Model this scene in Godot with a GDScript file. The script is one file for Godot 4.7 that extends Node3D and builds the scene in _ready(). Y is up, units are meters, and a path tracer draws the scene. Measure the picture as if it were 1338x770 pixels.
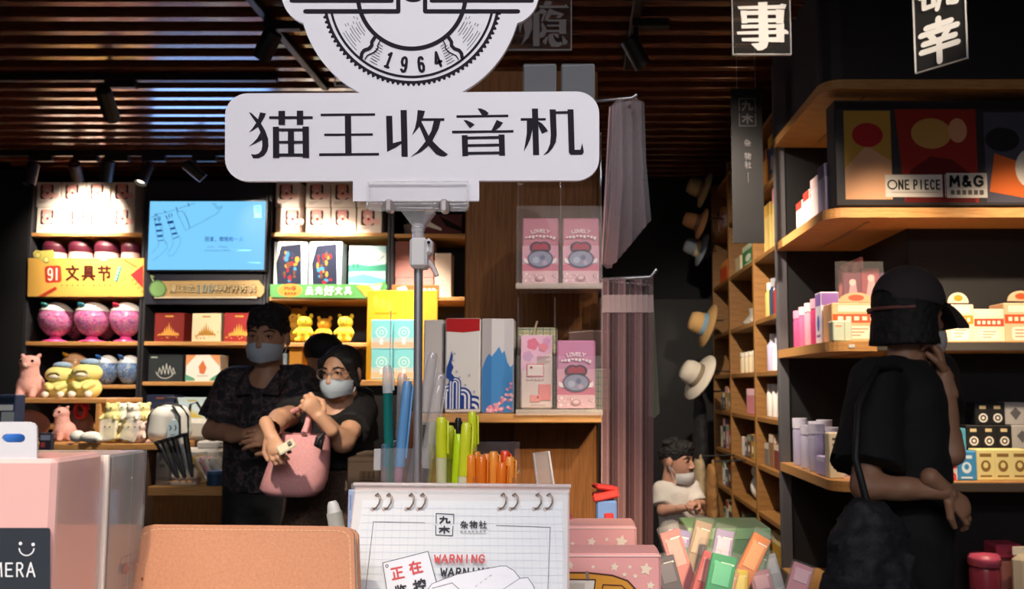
extends Node3D
# A stationery and gift shop seen across a display table. Metres, y up, the photograph's depth runs along -z.
const F := 1000.0            # focal length in pixels of the 1338 x 770 photograph
const PX := 750.0            # principal point (the photograph is a crop, so it is off centre)
const PY := 428.0
const EYE := 1.3
const TILT := 0.0768
const CEIL := 2.82

var used := {}
var mats := {}
var meshes := {}
var glyphs := {}
var rng := RandomNumberGenerator.new()

# ---------------------------------------------------------------- measuring
func ray(px: float, py: float) -> Vector3:
	var x := (px - PX) / F
	var y := -(py - PY) / F
	return Vector3(x, y * cos(TILT) + sin(TILT), y * sin(TILT) - cos(TILT))

func at(px: float, py: float, z: float) -> Vector3:      # the point z metres deep that the photograph shows at (px, py)
	var r := ray(px, py)
	return Vector3(0, EYE, 0) + r * (z / -r.z)

func hit(px: float, py: float, o: Vector3, n: Vector3) -> Vector3:
	var r := ray(px, py)
	var e := Vector3(0, EYE, 0)
	return e + r * ((o - e).dot(n) / r.dot(n))

# ---------------------------------------------------------------- naming
func numbered(called: String) -> String:
	var n: int = used.get(called, 0)
	used[called] = n + 1
	return called if n == 0 else "%s_%03d" % [called, n]

func tag(o: Node, label: String, category: String, group := "") -> Node:
	o.set_meta("label", label)
	o.set_meta("category", category)
	if group != "":
		o.set_meta("group", group)
	return o

func thing(called: String, label: String, category: String, pos := Vector3.ZERO, group := "", turn := 0.0) -> Node3D:
	var o := Node3D.new()
	o.name = numbered(called)
	add_child(o)
	o.position = pos
	o.rotation.y = turn
	tag(o, label, category, group)
	return o

func part(parent: Node, called: String, mesh: Mesh, m: Material, pos := Vector3.ZERO, rot := Vector3.ZERO) -> MeshInstance3D:
	var o := MeshInstance3D.new()
	o.name = called
	o.mesh = mesh
	o.material_override = m
	parent.add_child(o, true)
	o.position = pos
	o.rotation = rot
	return o

func solo(called: String, label: String, category: String, mesh: Mesh, m: Material, pos := Vector3.ZERO, group := "", rot := Vector3.ZERO) -> MeshInstance3D:
	var o := part(self, numbered(called), mesh, m, pos, rot)
	tag(o, label, category, group)
	return o

func struct(called: String, mesh: Mesh, m: Material, pos := Vector3.ZERO) -> MeshInstance3D:
	var o := part(self, called, mesh, m, pos)
	o.set_meta("kind", "structure")
	return o

func copy(src: Node3D, called: String, label: String, pos: Vector3, turn := 0.0) -> Node3D:
	var o: Node3D = src.duplicate()
	o.name = numbered(called)
	add_child(o)
	o.position = pos
	o.rotation.y = turn
	o.set_meta("label", label)
	return o

# ---------------------------------------------------------------- materials
func mat(hex: String, rough := 0.6, metal := 0.0) -> StandardMaterial3D:
	var key := "%s_%s_%s" % [hex, rough, metal]
	if not mats.has(key):
		var m := StandardMaterial3D.new()
		m.albedo_color = Color(hex)
		m.roughness = rough
		m.metallic = metal
		mats[key] = m
	return mats[key]

func clear(hex := "ffffff", alpha := 0.1, rough := 0.06) -> StandardMaterial3D:
	var key := "clear_%s_%s_%s" % [hex, alpha, rough]
	if not mats.has(key):
		var m := StandardMaterial3D.new()
		m.albedo_color = Color(Color(hex), alpha)
		m.transparency = BaseMaterial3D.TRANSPARENCY_ALPHA
		m.roughness = rough
		m.cull_mode = BaseMaterial3D.CULL_DISABLED
		mats[key] = m
	return mats[key]

func glow(hex: String, e: float) -> StandardMaterial3D:
	var key := "glow_%s_%s" % [hex, e]
	if not mats.has(key):
		var m := StandardMaterial3D.new()
		m.albedo_color = Color(hex)
		m.emission_enabled = true
		m.emission = Color(hex)
		m.emission_energy_multiplier = e
		mats[key] = m
	return mats[key]

func noise_tex(ramp: Array, freq: float, kind := FastNoiseLite.TYPE_SIMPLEX_SMOOTH, sd := 1, size := 256, normal := false) -> NoiseTexture2D:
	var n := FastNoiseLite.new()
	n.noise_type = kind
	n.seed = sd
	n.frequency = freq
	n.fractal_octaves = 4
	var t := NoiseTexture2D.new()
	t.width = size
	t.height = size
	t.seamless = true
	t.noise = n
	if normal:
		t.as_normal_map = true
		t.bump_strength = 6.0
	elif ramp.size():
		var g := Gradient.new()
		var offs := PackedFloat32Array()
		var cols := PackedColorArray()
		for r in ramp:
			offs.append(r[0])
			cols.append(Color(r[1]))
		g.offsets = offs
		g.colors = cols
		t.color_ramp = g
	return t

func grained(key: String, ramp: Array, freq: float, scale: Vector3, rough := 0.5, kind := FastNoiseLite.TYPE_SIMPLEX_SMOOTH, bump := 0.0) -> StandardMaterial3D:
	if not mats.has(key):
		var m := StandardMaterial3D.new()
		m.albedo_texture = noise_tex(ramp, freq, kind, key.hash() % 1000)
		m.uv1_triplanar = true
		m.uv1_world_triplanar = true
		m.uv1_scale = scale
		m.roughness = rough
		if bump > 0.0:
			m.normal_enabled = true
			m.normal_texture = noise_tex([], freq * 2.0, kind, 7, 256, true)
			m.normal_scale = bump
		mats[key] = m
	return mats[key]

func ink_mat() -> StandardMaterial3D:
	if not mats.has("ink"):
		var m := StandardMaterial3D.new()
		m.vertex_color_use_as_albedo = true
		m.roughness = 0.7
		m.metallic_specular = 0.3
		mats["ink"] = m
	return mats["ink"]

# ---------------------------------------------------------------- meshes
func tri(st: SurfaceTool, a: Vector3, b: Vector3, c: Vector3, out: Vector3) -> void:
	st.add_vertex(a)
	if (c - a).cross(b - a).dot(out) < 0.0:
		st.add_vertex(c)
		st.add_vertex(b)
	else:
		st.add_vertex(b)
		st.add_vertex(c)

func quad(st: SurfaceTool, a: Vector3, b: Vector3, c: Vector3, d: Vector3, out: Vector3) -> void:
	tri(st, a, b, c, out)
	tri(st, a, c, d, out)

func begin(smooth := false) -> SurfaceTool:
	var st := SurfaceTool.new()
	st.begin(Mesh.PRIMITIVE_TRIANGLES)
	st.set_smooth_group(0 if smooth else 0xFFFFFFFF)
	return st

func done(st: SurfaceTool) -> ArrayMesh:
	st.generate_normals()
	return st.commit()

# a box with chamfered edges, standing on y = 0, centred in x and z (or centred in y too)
func add_rbox(st: SurfaceTool, s: Vector3, b: float, c: Vector3, basis := Basis.IDENTITY) -> void:
	var h := s / 2.0
	b = minf(b, minf(h.x, minf(h.y, h.z)) * 0.9)
	var P := func(sx: int, sy: int, sz: int, ax: int) -> Vector3:
		var v := Vector3(sx * (h.x - (0.0 if ax == 0 else b)), sy * (h.y - (0.0 if ax == 1 else b)), sz * (h.z - (0.0 if ax == 2 else b)))
		return v
	for ax in 3:
		for s0 in [-1, 1]:
			var q := []
			for k in [[-1, -1], [1, -1], [1, 1], [-1, 1]]:
				var sg := [0, 0, 0]
				sg[ax] = s0
				sg[(ax + 1) % 3] = k[0]
				sg[(ax + 2) % 3] = k[1]
				q.append(c + basis * (P.call(sg[0], sg[1], sg[2], ax) as Vector3))
			var out := Vector3.ZERO
			out[ax] = s0
			quad(st, q[0], q[1], q[2], q[3], basis * out)
	for ax in 3:
		var a1 := (ax + 1) % 3
		var a2 := (ax + 2) % 3
		for s1 in [-1, 1]:
			for s2 in [-1, 1]:
				var g0 := [0, 0, 0]
				g0[a1] = s1
				g0[a2] = s2
				var g1 := g0.duplicate()
				g0[ax] = -1
				g1[ax] = 1
				var out2 := Vector3.ZERO
				out2[a1] = s1
				out2[a2] = s2
				quad(st, c + basis * (P.call(g0[0], g0[1], g0[2], a1) as Vector3), c + basis * (P.call(g1[0], g1[1], g1[2], a1) as Vector3),
					c + basis * (P.call(g1[0], g1[1], g1[2], a2) as Vector3), c + basis * (P.call(g0[0], g0[1], g0[2], a2) as Vector3), basis * out2)
	for sx in [-1, 1]:
		for sy in [-1, 1]:
			for sz in [-1, 1]:
				tri(st, c + basis * (P.call(sx, sy, sz, 0) as Vector3), c + basis * (P.call(sx, sy, sz, 1) as Vector3), c + basis * (P.call(sx, sy, sz, 2) as Vector3), basis * Vector3(sx, sy, sz))

func rbox(s: Vector3, b := 0.002, centred := false) -> ArrayMesh:
	var key := "rbox%s%s%s" % [s, b, centred]
	if not meshes.has(key):
		var st := begin()
		add_rbox(st, s, b, Vector3.ZERO if centred else Vector3(0, s.y / 2, 0))
		meshes[key] = done(st)
	return meshes[key]

# profile: (radius, y) from bottom to top; a repeated point makes a sharp edge
func add_lathe(st: SurfaceTool, prof: Array, segs := 24, c := Vector3.ZERO, sx := 1.0, sz := 1.0, basis := Basis.IDENTITY) -> void:
	var group := 0
	for i in prof.size() - 1:
		var a: Vector2 = prof[i]
		var b: Vector2 = prof[i + 1]
		if a.is_equal_approx(b):
			group += 1
			continue
		st.set_smooth_group(group)
		var slope := Vector2(b.y - a.y, a.x - b.x)
		for k in segs:
			var t0 := TAU * k / segs
			var t1 := TAU * (k + 1) / segs
			var d0 := Vector3(cos(t0) * sx, 0, sin(t0) * sz)
			var d1 := Vector3(cos(t1) * sx, 0, sin(t1) * sz)
			var out := basis * ((d0 + d1) * slope.x + Vector3(0, 2.0 * slope.y, 0))
			var p0 := c + basis * (d0 * a.x + Vector3(0, a.y, 0))
			var p1 := c + basis * (d1 * a.x + Vector3(0, a.y, 0))
			var p2 := c + basis * (d1 * b.x + Vector3(0, b.y, 0))
			var p3 := c + basis * (d0 * b.x + Vector3(0, b.y, 0))
			if a.x < 1e-6:
				tri(st, p0, p2, p3, out)
			elif b.x < 1e-6:
				tri(st, p0, p1, p2, out)
			else:
				quad(st, p0, p1, p2, p3, out)

func lathe(prof: Array, segs := 24, sx := 1.0, sz := 1.0) -> ArrayMesh:
	var st := begin(true)
	add_lathe(st, prof, segs, Vector3.ZERO, sx, sz)
	return done(st)

func pr(text: String) -> Array:      # "r,y r,y ..." in millimetres -> profile in metres
	var out := []
	for w in text.split(" ", false):
		var k := w.split(",")
		out.append(Vector2(float(k[0]), float(k[1])) * 0.001)
	return out

func add_tube(st: SurfaceTool, pts: Array, radii: Array, segs := 10) -> void:
	var up := Vector3.UP
	var rings := []
	var n := pts.size()
	for i in n:
		var d: Vector3 = (pts[mini(i + 1, n - 1)] - pts[maxi(i - 1, 0)]).normalized()
		if i == 0:
			up = Vector3.UP if absf(d.y) < 0.9 else Vector3.RIGHT
		var s := d.cross(up).normalized()
		up = s.cross(d).normalized()
		var r: float = radii[mini(i, radii.size() - 1)]
		var ring := []
		for k in segs:
			var t := TAU * k / segs
			ring.append(pts[i] + (s * cos(t) + up * sin(t)) * r)
		rings.append(ring)
	st.set_smooth_group(1)
	for i in n - 1:
		var mid: Vector3 = (pts[i] + pts[i + 1]) / 2.0
		for k in segs:
			var k2 := (k + 1) % segs
			var a: Vector3 = rings[i][k]
			quad(st, a, rings[i][k2], rings[i + 1][k2], rings[i + 1][k], (a + rings[i + 1][k2]) / 2.0 - mid)
	st.set_smooth_group(2)
	for e in [0, n - 1]:
		var o: Vector3 = pts[e] - pts[1 if e == 0 else n - 2]
		for k in segs:
			tri(st, pts[e], rings[e][k], rings[e][(k + 1) % segs], o)

func tube(pts: Array, radii: Array, segs := 10) -> ArrayMesh:
	var st := begin(true)
	add_tube(st, pts, radii, segs)
	return done(st)

# a flat outline given thickness along -n; points already in 3-D on the front face
func slab(outline: Array, depth: Vector3, ) -> ArrayMesh:
	var st := begin()
	add_slab(st, outline, depth)
	return done(st)

func add_slab(st: SurfaceTool, outline: Array, depth: Vector3) -> void:
	var n := depth.normalized()
	var ex: Vector3 = (Vector3.RIGHT - n * n.x).normalized() if absf(n.x) < 0.9 else (Vector3.BACK - n * n.z).normalized()
	var ey := n.cross(ex)
	var flat := PackedVector2Array()
	var mid := Vector3.ZERO
	for p in outline:
		flat.append(Vector2(p.dot(ex), p.dot(ey)))
		mid += p / outline.size()
	var idx := Geometry2D.triangulate_polygon(flat)
	for i in range(0, idx.size(), 3):
		var a: Vector3 = outline[idx[i]]
		var b: Vector3 = outline[idx[i + 1]]
		var c: Vector3 = outline[idx[i + 2]]
		tri(st, a, b, c, -n)
		tri(st, a + depth, b + depth, c + depth, n)
	var area := 0.0
	for i in flat.size():
		area += flat[i].cross(flat[(i + 1) % flat.size()])
	for i in outline.size():
		var a: Vector3 = outline[i]
		var b: Vector3 = outline[(i + 1) % outline.size()]
		var e := b - a
		quad(st, a, b, b + depth, a + depth, e.cross(n) * signf(area) * 1.0)

# ---------------------------------------------------------------- print: flat coloured shapes a hair proud of a face
class Ink:
	var st := SurfaceTool.new()
	var o: Vector3
	var ux: Vector3
	var uy: Vector3
	var n: Vector3
	var lay := 0.0
	var plane := false        # true: coordinates are the photograph's, laid on the plane through o
	var sc: Node3D
	var shift := Vector3.ZERO
	func _init(origin: Vector3, right: Vector3, down: Vector3) -> void:
		o = origin
		ux = right
		uy = down
		n = down.cross(right).normalized() * 1.0
		st.begin(Mesh.PRIMITIVE_TRIANGLES)
	func p(v: Vector2) -> Vector3:
		var q := o + ux * v.x + uy * v.y
		if plane:
			q = sc.hit(v.x, v.y, o, n) - shift
		return q + n * (0.0003 + 0.00008 * lay)
	func t(a: Vector2, b: Vector2, c: Vector2, col: Color) -> void:
		st.set_normal(n)
		st.set_color(col)
		var A := p(a)
		var B := p(b)
		var C := p(c)
		st.add_vertex(A)
		if (C - A).cross(B - A).dot(n) < 0.0:
			st.add_vertex(C)
			st.add_vertex(B)
		else:
			st.add_vertex(B)
			st.add_vertex(C)
	func poly(pts: PackedVector2Array, hex: String) -> void:
		var col := Color(hex).srgb_to_linear()
		var idx := Geometry2D.triangulate_polygon(pts)
		for i in range(0, idx.size(), 3):
			t(pts[idx[i]], pts[idx[i + 1]], pts[idx[i + 2]], col)
		lay += 1
	func rect(x0: float, y0: float, x1: float, y1: float, hex: String) -> void:
		var col := Color(hex).srgb_to_linear()
		t(Vector2(x0, y0), Vector2(x1, y0), Vector2(x1, y1), col)
		t(Vector2(x0, y0), Vector2(x1, y1), Vector2(x0, y1), col)
		lay += 1
	func fan(c: Vector2, rx: float, ry: float, a0: float, a1: float, hex: String, k := 20) -> void:
		var col := Color(hex).srgb_to_linear()
		for i in k:
			var p0 := a0 + (a1 - a0) * i / k
			var p1 := a0 + (a1 - a0) * (i + 1) / k
			t(c, c + Vector2(cos(p0) * rx, sin(p0) * ry), c + Vector2(cos(p1) * rx, sin(p1) * ry), col)
		lay += 1
	func disc(x: float, y: float, r: float, hex: String, ry := -1.0, k := 20) -> void:
		fan(Vector2(x, y), r, r if ry < 0.0 else ry, 0.0, TAU, hex, k)
	func ring(c: Vector2, r0: float, r1: float, a0: float, a1: float, hex: String, k := 48, teeth := 0.0, per := 4) -> void:
		var col := Color(hex).srgb_to_linear()
		for i in k:
			var p0 := a0 + (a1 - a0) * i / k
			var p1 := a0 + (a1 - a0) * (i + 1) / k
			var d0 := Vector2(cos(p0), sin(p0))
			var d1 := Vector2(cos(p1), sin(p1))
			var w0 := r1 + (teeth if i % per < per / 2 else 0.0)
			var w1 := r1 + (teeth if (i + 1) % per < per / 2 else 0.0)
			t(c + d0 * r0, c + d0 * w0, c + d1 * w1, col)
			t(c + d0 * r0, c + d1 * w1, c + d1 * r0, col)
		lay += 1
	func line(pts: Array, w: float, hex: String, round_ends := true) -> void:
		var col := Color(hex).srgb_to_linear()
		for i in pts.size() - 1:
			var a: Vector2 = pts[i]
			var b: Vector2 = pts[i + 1]
			var d := (b - a).normalized()
			var s := Vector2(-d.y, d.x) * w / 2.0
			lay += 0.3 * (i % 2)
			t(a + s, b + s, b - s, col)
			t(a + s, b - s, a - s, col)
			lay -= 0.3 * (i % 2)
		if round_ends:
			lay -= 1
			for q in pts:
				fan(q, w / 2.0, w / 2.0, 0.0, TAU, hex, 8)
				lay -= 1
			lay += 1
		lay += 1
	# strokes: "x,y x,y/x,y x,y" in a 100 x 100 cell
	func glyph(strokes: Array, x: float, y: float, w: float, h: float, thick: float, hex: String, slant := 0.0, turn := 0.0) -> void:
		for s in strokes:
			var pts := []
			for q in s:
				var v := Vector2((q.x / 100.0 - 0.5) * w + (0.5 - q.y / 100.0) * slant * h, (q.y / 100.0 - 0.5) * h).rotated(turn)
				pts.append(v + Vector2(x + w / 2, y + h / 2))
			line(pts, thick, hex)
			lay -= 0.6
		lay += 0.6
	func star(x: float, y: float, r: float, hex: String, turn := 0.0) -> void:
		var pts := PackedVector2Array()
		for i in 10:
			var a := turn - PI / 2 + TAU * i / 10
			pts.append(Vector2(x, y) + Vector2(cos(a), sin(a)) * (r if i % 2 == 0 else r * 0.52))
		poly(pts, hex)
	func rrect(x0: float, y0: float, x1: float, y1: float, r: float, hex: String, turn := 0.0) -> void:
		var pts := PackedVector2Array()
		var m := Vector2(x0 + x1, y0 + y1) / 2
		for k in [[x1 - r, y1 - r, 0.0], [x0 + r, y1 - r, PI / 2], [x0 + r, y0 + r, PI], [x1 - r, y0 + r, PI * 1.5]]:
			for i in 5:
				var a: float = k[2] + PI / 2 * i / 4
				pts.append(m + (Vector2(k[0], k[1]) + Vector2(cos(a), sin(a)) * r - m).rotated(turn))
		poly(pts, hex)

func strokes(ch: String) -> Array:
	var out := []
	for s in String(GLYPH[ch]).split("/"):
		out.append(vs(s))
	return out

func vs(text: String, off := Vector2.ZERO, k := 1.0) -> PackedVector2Array:
	var out := PackedVector2Array()
	for w in text.split(" ", false):
		var c := w.split(",")
		out.append(off + Vector2(float(c[0]), float(c[1])) * k)
	return out

func write(ink: Ink, text: String, x: float, y: float, w: float, h: float, gap: float, thick: float, hex: String, slant := 0.0) -> void:
	for ch in text:
		if ch != " ":
			ink.glyph(strokes(ch), x, y, w, h, thick, hex, slant)
		x += w + gap

func print_on(parent: Node, ink: Ink, called := "print") -> MeshInstance3D:
	return part(parent, called, ink.st.commit(), ink_mat())

# an Ink whose coordinates are the photograph's pixels, on the plane through o with normal n; children of node at pos
func photo_ink(o: Vector3, n: Vector3, pos: Vector3) -> Ink:
	var k := Ink.new(o, Vector3.RIGHT, Vector3.DOWN)
	k.n = n.normalized()
	k.plane = true
	k.sc = self
	k.shift = pos
	return k

const GLYPH := {
	"文": "50,4 56,16/8,24 92,24/72,24 60,50 40,74 10,94/26,38 48,66 90,94",
	"具": "26,8 26,68/74,8 74,68/26,8 74,8/26,24 74,24/26,40 74,40/26,54 74,54/6,70 94,70/34,76 14,94/66,76 86,94",
	"节": "8,20 92,20/32,6 32,34/68,6 68,34/12,46 84,46 84,78 70,78/46,46 46,98",
	"晨": "30,4 70,4 70,34 30,34 30,4/30,19 70,19/14,44 88,44/14,44 14,70 4,96/26,56 80,56/20,68 92,68/36,68 34,94 52,86/54,68 62,84 94,96/86,72 70,82",
	"光": "50,4 50,40/20,12 32,30/82,12 68,30/6,42 94,42/38,42 34,70 8,94/62,42 62,88 92,88 92,72",
	"好": "24,6 10,60 42,90/40,30 30,66 6,94/4,34 46,34/56,14 90,14 72,34 72,90 60,88/50,50 98,50",
	"回": "10,8 90,8 90,94 10,94 10,8/34,34 66,34 66,66 34,66 34,34",
	"家": "50,2 50,10/10,24 10,14 90,14 90,24/22,32 80,32/56,34 20,54/40,46 58,70 52,96 38,90/48,58 14,76/52,72 16,94/80,46 58,60 94,92",
	"就": "24,2 30,10/4,16 50,16/12,26 44,26 44,46 12,46 12,26/28,46 28,90 18,86/14,58 6,80/40,58 48,74/54,34 98,34/72,6 70,50 52,94/76,36 76,88 96,88 96,74/82,12 90,22",
	"轻": "4,16 46,16/22,4 10,44 46,44/30,30 30,98/4,70 48,62/54,10 88,10 54,48/72,30 96,48/58,58 92,58/75,58 75,90/50,92 98,92",
	"松": "4,26 46,26/26,4 26,98/24,34 4,70/28,40 44,56/64,10 50,46/76,8 98,44/72,48 56,86 88,84/82,68 96,94",
	"一": "6,50 94,50", "，": "20,78 30,84 20,100",
	"点": "50,4 50,36/50,20 84,20/20,36 80,36 80,64 20,64 20,36/16,76 8,94/36,76 40,92/60,76 66,92/82,76 94,94",
	"九": "8,30 70,30 66,86 94,86 94,70/38,4 36,50 8,94", "木": "6,32 94,32/50,4 50,98/48,34 8,80/52,34 92,80",
	"杂": "40,4 34,26 10,46/14,20 66,20 66,42 92,42/6,56 94,56/50,44 50,98/36,66 14,90/64,66 88,90",
	"物": "14,12 6,36/6,26 42,26/26,4 26,98/4,66 44,56/60,4 46,40/52,22 92,22 86,90 70,86/68,24 46,70/80,24 54,88",
	"社": "20,4 28,14/6,26 40,26 6,64/26,46 26,98/34,52 44,64/52,40 94,40/72,10 72,90/46,90 98,90",
	"正": "8,10 92,10/50,10 50,92/54,48 86,48/22,40 22,92/4,92 96,92",
	"在": "8,22 92,22/42,4 6,60/24,40 24,98/40,54 88,54/64,34 64,90/34,90 96,90",
	"监": "14,8 14,44/32,4 32,50/58,4 46,34/52,18 92,18/66,28 80,44/16,58 84,58 84,92/16,58 16,92/38,58 38,92/62,58 62,92/4,94 96,94",
	"控": "4,28 40,28/24,4 24,90 12,84/4,62 40,50/70,2 70,12/46,26 46,16 94,16 94,26/62,26 48,42/78,26 94,42/52,56 90,56/71,56 71,90/44,92 98,92",
	"确": "4,12 44,12/22,12 6,56/14,46 38,46 38,84 14,84 14,46/62,4 50,30/60,14 84,14 76,28/56,30 92,30 92,94 82,92/56,30 54,70 46,96/56,50 92,50/56,68 92,68/74,30 74,90",
	"幸": "50,0 50,28/20,14 80,14/6,28 94,28/28,32 38,46/72,32 62,46/12,50 88,50/6,68 94,68/50,50 50,100",
	"夏": "10,6 90,6/30,16 70,16 70,56 30,56 30,16/30,30 70,30/30,43 70,43/40,58 14,80/32,66 76,66 50,88 14,98/36,74 58,88 92,98",
	"天": "14,16 86,16/6,46 94,46/50,16 48,52 8,94/52,50 92,94",
	"的": "24,4 16,18/8,22 42,22 42,88 8,88 8,22/8,54 42,54/62,4 50,40/58,24 94,24 90,90 74,86/62,46 74,62",
	"种": "36,6 6,18/2,36 44,36/24,14 24,98/22,40 4,74/28,46 44,60/52,28 94,28 94,62 52,62 52,28/73,4 73,98",
	"打": "4,28 42,28/24,4 24,90 12,84/4,64 42,50/48,18 98,18/76,18 76,92 60,86",
	"开": "12,14 88,14/6,48 94,48/34,14 32,60 10,96/68,14 68,98",
	"方": "48,2 54,14/6,22 94,22/40,24 34,60 8,94/38,46 80,46 74,92 56,88",
	"式": "6,26 94,26/12,48 54,48/32,48 32,86/6,90 58,80/66,4 70,60 96,94 96,78/78,6 90,16",
	"1": "30,18 55,2 55,98/32,98 78,98", "0": "50,2 22,18 16,50 22,82 50,98 78,82 84,50 78,18 50,2",
	"9": "80,42 62,58 34,56 20,36 26,12 50,2 72,10 80,30 80,70 68,94 42,98 24,86", "6": "20,58 38,42 66,44 80,64 74,88 50,98 28,90 20,70 20,30 32,6 58,2 76,14",
	"4": "66,98 66,2 14,70 90,70",
	"M": "10,96 16,6 48,64 84,6 92,96", "E": "86,8 18,8 18,94 88,94/18,50 76,50", "R": "18,96 18,6 62,6 80,20 78,38 60,50 18,52/50,52 86,96", "A": "6,96 50,4 94,96/24,64 78,64",
	"W": "4,6 26,94 50,30 74,94 96,6", "N": "14,94 14,6 86,94 86,6", "I": "50,6 50,94", "G": "88,24 70,8 40,6 16,26 12,60 30,90 62,94 88,78 88,54 60,54",
	"O": "50,4 20,18 10,50 20,82 50,96 80,82 90,50 80,18 50,4", "P": "18,96 18,6 66,6 84,24 78,46 58,54 18,54", "C": "86,22 62,5 34,8 12,36 12,66 34,92 64,95 86,78",
	"B": "18,94 18,6 60,6 76,20 72,40 54,48 18,48/54,48 82,60 82,82 62,94 18,94", "F": "18,96 18,6 88,6/18,48 76,48", "&": "88,94 26,26 34,8 54,6 62,22 24,56 16,78 34,95 60,90 84,58",
	"T": "8,6 92,6/50,6 50,96", "L": "18,4 18,94 86,94", "Y": "8,4 50,50 92,4/50,50 50,96", "S": "84,18 56,4 24,12 20,34 50,48 80,62 80,84 48,96 16,84", "D": "16,6 16,94 56,94 86,70 86,30 56,6 16,6",
	"V": "6,6 50,94 94,6", "H": "16,4 16,96/84,4 84,96/16,50 84,50", "U": "14,4 14,70 34,94 66,94 86,70 86,4",
}

# ---------------------------------------------------------------- soft bodies: distances on a grid, meshed as surface nets
class Acc:
	var v := PackedVector3Array()
	var n := PackedVector3Array()
	var i := PackedInt32Array()
	func mesh() -> ArrayMesh:
		var a := []
		a.resize(Mesh.ARRAY_MAX)
		a[Mesh.ARRAY_VERTEX] = v
		a[Mesh.ARRAY_NORMAL] = n
		a[Mesh.ARRAY_INDEX] = i
		var m := ArrayMesh.new()
		m.add_surface_from_arrays(Mesh.PRIMITIVE_TRIANGLES, a)
		return m

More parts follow.
